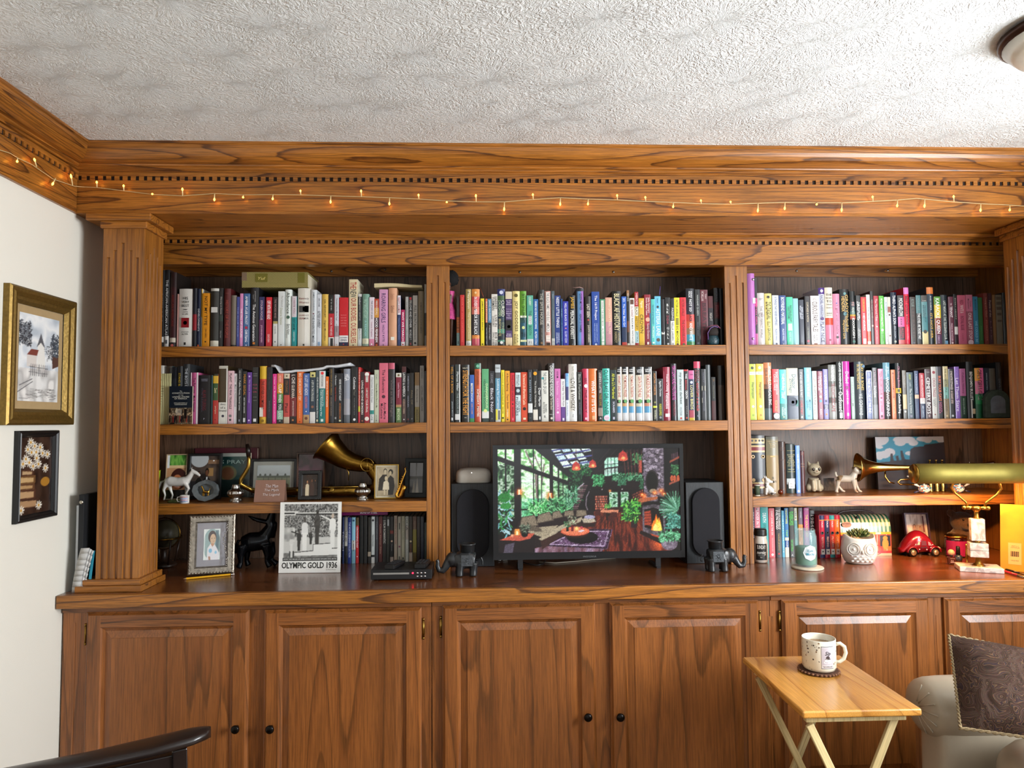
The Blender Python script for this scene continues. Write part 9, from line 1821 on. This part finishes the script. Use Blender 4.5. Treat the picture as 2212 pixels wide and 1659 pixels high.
pn2=thing('brass_pin','slender brass peg standing beside the marble lamp','ornament',(py(2088,1200,2.86).x,2.86,ZT));MB().lathe([(.0065,0),(.007,.003),(.0038,.008),(.0055,.018),(.0036,.05),(.003,.066),(.0042,.069),(.0034,.074),(.001,.077)],14).build('peg',M_GOLD,pn2)
# marble and brass lamp
LX,LY=py(2112,1180,2.715).x,2.715
lp=thing('piano_lamp','brass piano lamp with tube shade on a white marble base','lamp',(LX,LY,ZT),rz=-.40)
M_MAR,nt,b,N,L=newmat('white_marble');tc=N.new('ShaderNodeTexCoord');nz=N.new('ShaderNodeTexNoise');nz.inputs['Scale'].default_value=30;nz.inputs['Detail'].default_value=6;nz.inputs['Distortion'].default_value=1.5;L.new(tc.outputs['Object'],nz.inputs['Vector']);r=N.new('ShaderNodeValToRGB');r.color_ramp.elements[0].position=.42;r.color_ramp.elements[0].color=(*HL('a89c94'),1);r.color_ramp.elements[1].position=.58;r.color_ramp.elements[1].color=(*HL('d6ccc2'),1);L.new(nz.outputs['Fac'],r.inputs['Fac']);L.new(r.outputs['Color'],b.inputs['Base Color']);setp(b,Roughness=.25)
def zl_(v):return py(2112,v,LY).z-ZT
MB().box(-.073,.073,-.048,.048,0,.0185).build('marble_base',M_MAR,lp,bevel=.002)
MB().lathe([(.0225,.0187),(.020,.022),(.011,.030),(.0075,zl_(1203))],20).build('foot',M_BRASS,lp)
zA,zB,zC_,zD_,zE=zl_(1202),zl_(1187.5),zl_(1172),zl_(1167),zl_(1120)
for z0,z1,ww in((zA,zB-.001,.031),(zB,zC_,.031),(zD_,zE,.0235)):MB().box(-ww,ww,-ww*.8,ww*.8,z0,z1).build('marble_block',M_MAR,lp,bevel=.0015)
MB().lathe([(.010,zC_),(.010,zD_)],14).build('collar',M_BRASS,lp)
MB().lathe([(.0135,zE),(.0085,zE+.006),(.0075,zl_(1106)),(.010,zl_(1104)),(.016,zl_(1100)),(.018,zl_(1096.5)),(.014,zl_(1093))],20).build('neck',M_BRASS,lp)
zk=zl_(1097);zs=zl_(1030)
for sx in(-1,1):
 MB().tube([(sx*.012,0,zk),(sx*.036,0,zk)],[.007,.008],12).ball((sx*.040,0,zk),.0085,10,8).build('knob',M_BRASS,lp)
 MB().tube([(sx*.028,0,zk+.004),(sx*.034,0,zk+.022),(sx*.070,-.008,zk+.055),(sx*.083,-.014,zk+.078),(sx*.076,-.020,zk+.100),(sx*.060,-.028,zs+.0)],.0045,10).build('harp_arm',M_BRASS,lp)
rs=(py(2090,1002,LY-.05).z-py(2090,1045,LY-.05).z)/2;zc=py(2100,1023,LY-.05).z-ZT
LS=thing
ca2=math.cos(.40);m=MB();n=18;xs0,xs1=py(1984,1023,LY-.05).x-LX,py(2207,1023,LY-.05).x-LX
def rotl(x,y):return(x*math.cos(.32)-y*math.sin(.32),x*math.sin(.32)+y*math.cos(.32))
ang=[(-.62+k/n*1.62)*pi for k in range(n+1)]
def sect(x,s=1.0):return[(*rotl(x,-.05-.0+rs*s*-math.cos(t_-pi*0.0)*1.0*(-1)*(-1)),zc+rs*s*math.sin(t_))for t_ in[pi*.95-k/n*pi*1.45 for k in range(n+1)]]
m.loft([sect(x)for x in(xs0,xs0+.1,xs1-.1,xs1)],False,False,False)
o=m.build('shade',simple('olive_brass','857836',0.55,0.55,var=0.12,scale=25),lp);md=o.modifiers.new('t','SOLIDIFY');md.thickness=.0014;md.offset=0
q=[(*rotl(xs0-.006,-.05+rs*.92*math.cos(t_)),zc+rs*.92*math.sin(t_))for t_ in[2*pi*k/24 for k in range(24)]];q2=[(*rotl(xs0+.003,-.05+rs*math.cos(t_)),zc+rs*math.sin(t_))for t_ in[2*pi*k/24 for k in range(24)]]
MB().loft([q,q2],True,True,True).build('end_cap',M_BRASS,lp)
bx0,by0=rotl(xs0+.06,-.05);bx1,by1=rotl(xs1+.004,-.05)
M_BULB=simple('lit_bulb','fff0d0',0.4,emis=14.0)
MB().tube([(bx0,by0,zc-.004),(bx1,by1,zc-.004)],.0125,14).build('tube_bulb',M_BULB,lp)
ll=bpy.data.lights.new('lamp_light','AREA');ll.shape='RECTANGLE';ll.size=xs1-xs0-.08;ll.size_y=.03;ll.energy=11.0;ll.color=(1.0,.44,.12)
lo=bpy.data.objects.new('lamp_light',ll);COL.objects.link(lo);lo.parent=lp;cxl,cyl=rotl((xs0+xs1)/2+.03,-.05);lo.location=(cxl,cyl,zc-.022);lo.rotation_euler=(0,0,.32)
ev=thing('manila_envelope','orange manila envelope with a barcode label by the column','envelope',(0,0,0))
c0,c1=pz(2161,1231,ZW+.001),Vector((2.098,2.640,ZW+.001));vx=(Vector((c1.x,c1.y,0))-Vector((c0.x,c0.y,0))).normalized()
c1=c0+vx*.16;up=Vector((.055,.02,1)).normalized();hE=py(2175,1087,c0.y+.03).z-ZW
m=MB();th_=Vector((-vx.y,vx.x,0))*.003;P4=[c0,c1,c1+up*hE,c0+up*hE]
m.loft([[tuple(q_)for q_ in P4],[tuple(q_+th_)for q_ in P4]],True,True,True,False);m.build('sheet',simple('manila_paper','d08a14',0.6,var=0.06),ev)
lb=MB().col('cfa456');o_=c0+vx*.025+up*hE*.10-th_*.25;lb.quad(tuple(o_),tuple(o_+vx*.042),tuple(o_+vx*.042+up*.082),tuple(o_+up*.082));lb.col('4a3010');o_=o_-th_*.12
for k in range(12):lb.quad(tuple(o_+vx*(.008+k*.0022)+up*.030),tuple(o_+vx*(.009+k*.0022+(k%3)*.0004)+up*.030),tuple(o_+vx*(.009+k*.0022+(k%3)*.0004)+up*.050),tuple(o_+vx*(.008+k*.0022)+up*.050))
put_text(lb,'CLASP ENVELOPE',tuple(o_+vx*.008+up*.062),vx,up,.028,.004);put_text(lb,'KRAFT 6 x 9',tuple(o_+vx*.011+up*.068),vx,up,.022,.004);put_text(lb,'recycled',tuple(o_+vx*.009+up*.012),vx,up,.024,.005)
lb.build('barcode_label',INK,ev)
def pen(label,u0,v0,u1,v1,c,r,zoff=0):
 a,b=pz(u0,v0,ZW+r+.0006+zoff),pz(u1,v1,ZW+r+.0006+zoff);d=b-a;t=thing('ballpoint_pen',label,'pen',tuple(a),rz=math.atan2(d.y,d.x));l_=max(d.length,.135)
 MB().lathe([(r*.9,.012),(r,.02),(r,l_*.62)],12,M=RY).build('barrel',simple('pen_'+c,c,0.25),t);MB().lathe([(.0008,0),(r*.9,.0119)],10,M=RY).build('tip',M_SILVER if c!='1a1412' else M_GOLD,t);MB().lathe([(r,l_*.62+.0002),(r*.95,l_)],12,M=RY).build('upper_barrel',M_SILVER,t)
pen('red ballpoint pen lying before the orange envelope',2166,1232.5,2206,1245,'b81c2c',.0045)
pen('black ballpoint pen lying beside the red pen',2168,1228.5,2212,1240.5,'1a1412',.0040)
# STRING LIGHTS
sl=thing('string_lights','warm string lights draped along the crown beam','string lights')
WI=[(209,405),(266,412),(330,420),(394,423),(463,418),(525,421),(589,420),(650,421),(714,423),(780,425),(841,427),(904,430),(965,434),(1027,436),(1089,436),(1150,431),(1210,427),(1270,430),(1333,432),(1394,435),(1454,437),(1514,440),(1578,441),(1637,439),(1696,437),(1763,438),(1819,438),(1884,435),(1939,432),(1980,428.5),(2059,436),(2119,440),(2182,443),(2225,446)]
yw=yFz-0.010
pts=[tuple(py(u,v,yw))for u,v in WI]
LWI=[(-20,318),(22,331),(40,342),(70,356),(115,387),(160,402)]
lpts=[tuple(px(u,v,FX+0.012))for u,v in LWI]
m=MB();tw=[]
fine=lpts+[(FX+0.018,yw,pts[0][2]+0.002)]+pts
for a,b in zip(fine[:-1],fine[1:]):
 for k in range(4):tw.append(tuple(Vector(a).lerp(Vector(b),k/4)))
tw.append(fine[-1]);m.tube(tw,0.0014,5);m.build('wire',simple('ivory_wire','c8b080',0.5),sl)
M_LED=simple('amber_led','ff9a2a',0.4,emis=22.0,var=0.0);M_ST=simple('ivory_socket','d8c08a',0.4,emis=0.25)
def wz(u):
 for(u0,v0),(u1,v1)in zip(WI[:-1],WI[1:]):
  if u0<=u<=u1:return v0+(v1-v0)*(u-u0)/(u1-u0)
 return WI[0][1]
led_st=None
BU=[(209,392),(267,400),(329,419),(394,407),(463,433),(525,427),(589,431),(649,411),(714,438),(780,411),(841,442),(904,420),(965,437),(1028,421),(1089,454),(1151,419),(1210,443),(1270,442),(1333,421),(1394,425),(1454,448),(1514,432),(1578,435),(1637,457),(1695,452),(1764,442),(1818,456),(1885,424),(1938,446),(1997,447),(2060,423),(2118,456),(2181,455)]
def bulb(a,b):
 a,b=Vector(a),Vector(b);d=(b-a)
 if d.length<0.012:d=d.normalized()*0.012
 s_=MB().tube([tuple(a),tuple(a+d*0.72)],[0.0017,0.0022],6).build('bulb_stem',M_ST,sl)
 MB().tube([tuple(a+d*0.72),tuple(a+d*0.9),tuple(a+d*1.08)],[0.0024,0.0034,0.0012],7).build('lamp_tip',M_LED,s_)
for u,v in BU:
 w0=wz(u);bulb(py(u+0.5,w0,yw),py(u,v,yw-0.012 if abs(v-w0)>4 else yw-0.016))
for(u,v),(u1,v1)in(((38,341),(37,350)),((79,360),(74,343)),((120,385),(113,399)),((157,401),(153,378))):bulb(px(u,v,FX+0.013),px(u1,v1,FX+0.018))
# FOLDING TRAY TABLE
ZTT=CZ-0.80
M_PINE=oak('pale_varnished_pine','y','c98f42','c08338','a66d2c',rough=0.25,cross=7,lines=6,alongf=0.6,coat=0.5,pore=0.35);M_BEECH=oak('bare_beech','z','d6bf8c','cbb27c','b89c68',rough=0.5,cross=20,lines=5,coat=0,pore=0.4)
Pq=[pz(1598,1415,ZTT),pz(1826,1418,ZTT),pz(1988,1533,ZTT),pz(1733,1535,ZTT)]
xa,xb=(Pq[0].x+Pq[3].x)/2,(Pq[1].x+Pq[2].x)/2;ya,yb=(Pq[2].y+Pq[3].y)/2,(Pq[0].y+Pq[1].y)/2
ta=thing('tray_table','folding wooden tray table beside the leather sofa','tray table',((xa+xb)/2,(ya+yb)/2,0));w,d=(xb-xa)/2,(yb-ya)/2
MB().box(-w,w,-d,d,ZTT-0.021,ZTT).build('table_top',M_PINE,ta,bevel=0.006,bseg=4)
for s in(-1,1):
 yy=s*(d-0.045);yo=yy-(0.0 if s<0 else 0)
 MB().box(-w+0.025,w-0.025,yy-0.010,yy+0.010,ZTT-0.045,ZTT-0.0212).build('cleat',M_BEECH,ta,bevel=0.002)
 for k,(x0,x1)in enumerate(((-w+0.03,w-0.02),(w-0.045,-w+0.02))):
  v=Vector((x1-x0,0,-(ZTT-0.046)));L_=v.length;o=MB().box(-0.011,0.011,-0.006,0.006,-L_,0).build('leg',M_BEECH,ta,bevel=0.002,loc=(x0,yy+(0.016 if k else-0.017),ZTT-0.047),rot=(0,-math.atan2(x1-x0,ZTT-0.046),0))
 MB().lathe([(0.004,-0.024),(0.004,0.024)],10,M=Matrix.Rotation(pi/2,4,'X')).build('pivot_bolt',M_SILVER,ta,loc=(0.0,yy,(ZTT-0.046)*0.5))
for xx,z_ in((w-0.03,0.035),(-w+0.03,0.035)):MB().box(-0.010,0.010,-d+0.07,d-0.07,z_,z_+0.022).build('stretcher',M_BEECH,ta,bevel=0.002)
p=pz(1768,1449,ZTT)
tc2=thing('woven_coaster','brown woven coaster under the mug on the tray table','coaster',(p.x,p.y-0.002,ZTT+0.0004));rc=mpp(1768,1450,p.y)*41
m=MB();m.lathe([(rc*.94,0),(rc,.003),(rc*.95,.0065),(rc*.6,.007)],36);m.build('mat',simple('brown_seagrass','4a2c1c',0.8,var=0.4,scale=200,bump=1),tc2)
m=MB()
for i in range(30):a=2*pi*i/30;m.ball((rc*.97*math.cos(a),rc*.97*math.sin(a),.0045),.0042,6,5,(1.2,1.2,.8))
m.build('braided_edge',simple('tan_braid','7a5238',0.8,var=0.5,scale=120),tc2,kind='stuff')
rm_=mpp(1768,1420,p.y)*34;hM=py(1768,1372,p.y).z-ZTT-.0078-.006
mu=thing('coffee_mug','cream speckled mug with a tarot card print of coffee','mug',(p.x+.002,p.y-.002,ZTT+.0082))
M_MUG=simple('cream_mug_glaze','e0dac8',0.18,coat=.4,var=.02)
MB().lathe([(rm_*.80,0),(rm_*.93,.003),(rm_,.012),(rm_,hM-.002),(rm_*.985,hM),(rm_*.95,hM),(rm_*.93,hM-.004),(rm_*.93,.012),(.002,.008)],44).build('body',M_MUG,mu)
hx_,hy_=math.cos(-.25),math.sin(-.25)
MB().tube([(r_*hx_,r_*hy_,z_)for r_,z_ in((rm_*.97,hM*.80),(rm_*1.25,hM*.84),(rm_*1.5,hM*.74),(rm_*1.57,hM*.55),(rm_*1.45,hM*.36),(rm_*1.2,hM*.25),(rm_*.97,hM*.24))],.0058,12).build('handle',M_MUG,mu)
MB().lathe([(rm_*.925,hM*.80),(.002,hM*.80)],30,cap0=False,cap1=False).build('coffee',simple('milky_coffee','8a6a48',0.12),mu)
ac=-pi/2-math.atan2(p.x,p.y)+.52;m=MB();R_=rm_*1.004
curved(m,R_,ac-.40,ac+.40,hM*.15,hM*.85,8,'5a5a60');R_=rm_*1.008;curved(m,R_,ac-.375,ac+.375,hM*.17,hM*.83,8,'d6cfd0');R_=rm_*1.012;curved(m,R_,ac-.34,ac+.34,hM*.27,hM*.81,8,'b8b0b8')
m.build('card_panel',INK,mu);m=MB().col('2a2628');bent(m,'THE COFFEE LOVER',rm_*1.018,ac,rm_*.62,hM*.22,hM*.05,0,.01);bent(m,'Sip',rm_*1.018,ac,rm_*.36,hM*.62,hM*.16,.3,.02);m.col('3a2a2c')
def disc(mb,r,a0,z0,s1,s2,n=14):
 b=mb.add([(r*math.cos(a0+s1*math.cos(2*pi*i/n)),r*math.sin(a0+s1*math.cos(2*pi*i/n)),z0+s2*math.sin(2*pi*i/n))for i in range(n)]);mb.face([b+i for i in range(n)])
disc(m,rm_*1.016,ac,hM*.50,.12,hM*.06);m.col('e8e2da');disc(m,rm_*1.018,ac,hM*.36,.26,hM*.045);disc(m,rm_*1.02,ac,hM*.42,.2,hM*.05);m.col('3a3434');disc(m,rm_*1.022,ac,hM*.46,.19,hM*.018)
r_=random.Random(9)
for i in range(110):
 a=ac+r_.uniform(-2.2,2.0);z_=hM*r_.uniform(.08,.95)
 if abs(a-ac)<.45:continue
 m.col(r_.choice(['3a2c28','6a5a50','8a6a4a']));s=r_.choice([.0011,.0014,.0026]);disc(m,rm_*1.006,a,z_,s/rm_,s,6)
m.build('speckle_print',INK,mu,kind='stuff')
# SOFA AND CUSHION
M_LEA=simple('cream_leather','b3a691',0.38,var=0.06,scale=14,bump=0.2,coat=0.1)
sf_=thing('leather_sofa','cream leather sofa with a rolled arm against the window wall','sofa',(0,0,0))
def soft(mb,name,sub=2):return mb.build(name,M_LEA,sf_,sub=sub)
def rbox(x0,x1,y0,y1,z0,z1,r):
 m=MB();rg=[]
 for z,e in((z0,r),(z0+r*.3,r*.3),(z0+r,0),(z1-r,0),(z1-r*.3,r*.3),(z1,r)):
  q=[(x0+e,y0+e),(x0+e+r,y0+e),((x0+x1)/2,y0+e),(x1-e-r,y0+e),(x1-e,y0+e),(x1-e,(y0+y1)/2),(x1-e,y1-e),((x0+x1)/2,y1-e),(x0+e,y1-e),(x0+e,(y0+y1)/2)]
  rg.append([(x,y,z)for x,y in q])
 return m.loft(rg)
m=MB();yA,zA,rA=2.215,.560,.092;rg=[]
for x,s in((1.345,.35),(1.352,.72),(1.372,.93),(1.41,1.0),(1.6,1.0),(1.9,.98),(2.30,.98)):rg.append([(x,yA+rA*1.15*s*math.cos(t),zA+rA*s*math.sin(t))for t in[2*pi*k/20 for k in range(20)]])
soft(m.loft(rg),'rolled_arm',1)
soft(rbox(1.37,2.30,2.13,2.30,.06,.54,.03),'arm_panel')
m=MB()
for k in range(7):a=pi*(.55+.14*k);m.tube([(1.3445,yA+.02*math.cos(a),zA+.02*math.sin(a)),(1.356,yA+rA*.95*math.cos(a),zA+rA*.8*math.sin(a))],.0022,6)
m.build('arm_pleats',M_LEA,sf_)
soft(rbox(1.37,2.30,.35,2.125,.06,.33,.03),'seat_base');soft(rbox(1.405,2.18,1.30,2.115,.335,.545,.065),'seat_cushion');soft(rbox(1.405,2.18,.46,1.29,.335,.545,.065),'seat_cushion')
soft(rbox(2.16,2.335,.35,2.30,.06,.84,.05),'backrest');soft(rbox(1.37,2.30,.16,.345,.06,.60,.06),'near_arm')
for x,y in((1.42,.3),(1.42,2.2),(2.25,.3),(2.25,2.2)):MB().lathe([(.022,.001),(.03,.058)],12,(x,y,0)).build('foot',M_DW,sf_)
pm,nt,b,N,L=newmat('paisley_brocade');tc=N.new('ShaderNodeTexCoord')
n1=N.new('ShaderNodeTexNoise');n1.inputs['Scale'].default_value=15;n1.inputs['Detail'].default_value=1.5;n1.inputs['Distortion'].default_value=1.2;L.new(tc.outputs['Object'],n1.inputs['Vector'])
ml=N.new('ShaderNodeMath');ml.operation='MULTIPLY';ml.inputs[1].default_value=13;L.new(n1.outputs['Fac'],ml.inputs[0]);fr=N.new('ShaderNodeMath');fr.operation='FRACT';L.new(ml.outputs[0],fr.inputs[0])
r=N.new('ShaderNodeValToRGB');e=r.color_ramp.elements;e[0].position=0;e[0].color=(*HL('3c2a22'),1);e[1].position=1;e[1].color=(*HL('3c2c24'),1)
for p_,c in((.25,'4a362c'),(.4,'2c201c'),(.52,'6a4e38'),(.62,'32262a'),(.8,'463634'),(.9,'76583e')):k=e.new(p_);k.color=(*HL(c),1)
L.new(fr.outputs[0],r.inputs['Fac']);n2=N.new('ShaderNodeTexNoise');n2.inputs['Scale'].default_value=240;L.new(tc.outputs['Object'],n2.inputs['Vector']);mx=N.new('ShaderNodeMix');mx.data_type='RGBA';mx.blend_type='MULTIPLY';mx.inputs['Factor'].default_value=.5;L.new(r.outputs['Color'],mx.inputs['A']);L.new(n2.outputs['Color'],mx.inputs['B']);L.new(mx.outputs['Result'],b.inputs['Base Color']);setp(b,Roughness=.8);b.inputs['Specular IOR Level'].default_value=.15
bp=N.new('ShaderNodeBump');bp.inputs['Strength'].default_value=.4;bp.inputs['Distance'].default_value=.002;L.new(fr.outputs[0],bp.inputs['Height']);L.new(bp.outputs['Normal'],b.inputs['Normal'])
cu_=thing('paisley_cushion','brown paisley cushion with rope edge leaning on the sofa arm','cushion',(0,0,0))
TL,BL_=py(2049,1371,2.085),py(2074,1573,1.90);TR,BR_=TL+Vector((.42,-.10,-.075)),BL_+Vector((.40,-.15,-.015))
NN=(TR-TL).cross(TL-BL_).normalized();NN=NN if NN.y<0 else-NN
m=MB();G=18
def cus(s,t,side):
 e=.05*(math.sin(pi*s)**.6)*.5;f_=.05*(math.sin(pi*t)**.6)*.5
 s2=s+(.5-s)*f_*.35;t2=t+(.5-t)*e*.35
 P_=TL.lerp(TR,s2).lerp(BL_.lerp(BR_,s2),t2);b_=(max(0,1-abs(2*s-1)**3.0)*max(0,1-abs(2*t-1)**3.0))**.55
 return P_+NN*side*.065*b_
for side in(1,-1):
 k0=m.add([tuple(cus(i/G,j/G,side))for j in range(G+1)for i in range(G+1)])
 for j in range(G):
  for i in range(G):q=(k0+j*(G+1)+i,k0+(j+1)*(G+1)+i,k0+(j+1)*(G+1)+i+1,k0+j*(G+1)+i+1);m.face(q if side>0 else q[::-1],True)
m.build('cover',pm,cu_)
ed=[cus(i/G,0,1)for i in range(G+1)]+[cus(1,j/G,1)for j in range(1,G+1)]+[cus(i/G,1,1)for i in range(G-1,-1,-1)]+[cus(0,j/G,1)for j in range(G-1,-1,-1)]
m=MB();fp=[]
for a,b_ in zip(ed[:-1],ed[1:]):
 for k in range(5):fp.append(a.lerp(b_,k/5))
n_=len(fp)
for ph in(0,pi):
 m.tube([tuple(fp[i]+Vector((math.cos(i*.9+ph),0,math.sin(i*.9+ph)))*.0026)for i in range(n_)],.0030,6)
m.build('rope_edge',printed('rope',.8)if False else simple('tan_rope','8a7656',0.85,var=0.4,scale=150),cu_)
# DARK WOOD ARMCHAIR (bottom corner)
M_ESP=simple('espresso_wood','1d1412',0.32,var=0.15,scale=12,coat=0.25)
ch=thing('rocking_chair','dark espresso wooden rocking chair with paddle arms','chair',(0,0,0))
tip,rear=pz(455,1574,.655),pz(118,1642,.655);dr=(tip-rear).normalized();sd=Vector((-dr.y,dr.x,0));Lc=(tip-rear).length
rear=rear-dr*.12;Lc+=.12
def armb(sh):
 m=MB();rg=[]
 for s,w_,dz in((0,.025,.0),(.15,.030,-.002),(.4,.040,-.006),(.7,.048,-.004),(.9,.042,.002),(.97,.026,.004),(1.0,.008,.004)):
  c=rear+dr*Lc*s+sd*sh+Vector((0,0,dz-.012));rg.append([tuple(c+sd*w_*math.cos(t)+Vector((0,0,.014*math.copysign(abs(math.sin(t))**.6,math.sin(t)))))for t in[2*pi*k/16 for k in range(16)]])
 return m.loft(rg)
def bar(p0,p1,w_,t_,name):
 p0,p1=Vector(p0),Vector(p1);d=(p1-p0);L_=d.length;o=MB().box(-w_/2,w_/2,-t_/2,t_/2,0,L_).build(name,M_ESP,ch,bevel=.003);o.location=p0;o.rotation_euler=d.to_track_quat('Z','Y').to_euler();return o
SH=-.50
for sh in(0,SH):
 armb(sh).build('armrest',M_ESP,ch,bevel=0)
 f0=rear+dr*(Lc-.075)+sd*sh;f0.z=.626;r0=rear+dr*.03+sd*sh;r0.z=.64
 bar((f0.x+dr.x*.02,f0.y+dr.y*.02,.075),f0,.045,.035,'front_post');bar((r0.x-dr.x*.05,r0.y-dr.y*.05,.075),r0,.04,.035,'rear_post')
 a0,a1=r0+Vector((0,0,-.05)),f0+Vector((0,0,-.035));bar(a0,a1,.030,.045,'side_rail')
 rk=MB();rg=[]
 for k in range(13):s=k/12;c=rear+dr*(Lc*1.45*s-.22*Lc-.1)+sd*sh;z_=.022+.20*(s-.5)**2;rg.append([(c.x+sd.x*q0,c.y+sd.y*q0,z_+q1)for q0,q1 in((-.015,-.02),(.015,-.02),(.015,.025),(-.015,.025))])
 rk.loft(rg,True,True,True,False);rk.build('rocker',M_ESP,ch,bevel=.002)
s0,s1=rear+dr*.02,rear+dr*(Lc-.06);m=MB();q=[s0+sd*-.03,s1+sd*-.03,s1+sd*(SH+.03),s0+sd*(SH+.03)]
m.loft([[(p_.x,p_.y,z_)for p_ in q]for z_ in(.40,.43)],True,True,True,False);m.build('seat',M_ESP,ch,bevel=.006)
bk0,bk1=rear+dr*-.02+sd*.0,rear+dr*-.02+sd*SH
for k in range(7):s=(k+.5)/7;a=bk0.lerp(bk1,s);t=a-dr*.03;bar((a.x,a.y,.432),(t.x,t.y,.64),.035,.014,'back_slat')
m=MB();rg=[]
ctr=py(40,1594,(bk0-dr*.16).y)
for k in range(15):s=k/14;c=bk0.lerp(bk1,s*1.04-.02)-dr*.03;z1=.672+.075*max(0,math.sin(pi*s))**.5;rg.append([(c.x-dr.x*.012,c.y-dr.y*.012,z1-.09),(c.x+dr.x*.012,c.y+dr.y*.012,z1-.09),(c.x+dr.x*.012,c.y+dr.y*.012,z1),(c.x-dr.x*.012,c.y-dr.y*.012,z1)])
m.loft(rg,True,True,True,False);m.build('crest_rail',M_ESP,ch,bevel=.006)
# CEILING LIGHT (only its rim shows)
q=pz(2200,48,ZC);fx,fy=q.x+.155,q.y+.02
fn=thing('ceiling_light','brown rimmed round ceiling light at the edge of the ceiling','ceiling light',(fx,fy,ZC-.0006));M_FB=simple('bronze_light_metal','3a241a',0.3,0.6)
MB().lathe([(.15,0),(.16,-.006),(.158,-.02),(.15,-.026)],40).build('rim',M_FB,fn);MB().lathe([(.149,-.0262),(.12,-.06),(.06,-.08),(.004,-.086)],36).build('glass_bowl',simple('alabaster_glass','d8d2c4',0.3),fn);MB().ball((0,0,-.092),.012,12,8).build('finial',M_FB,fn)
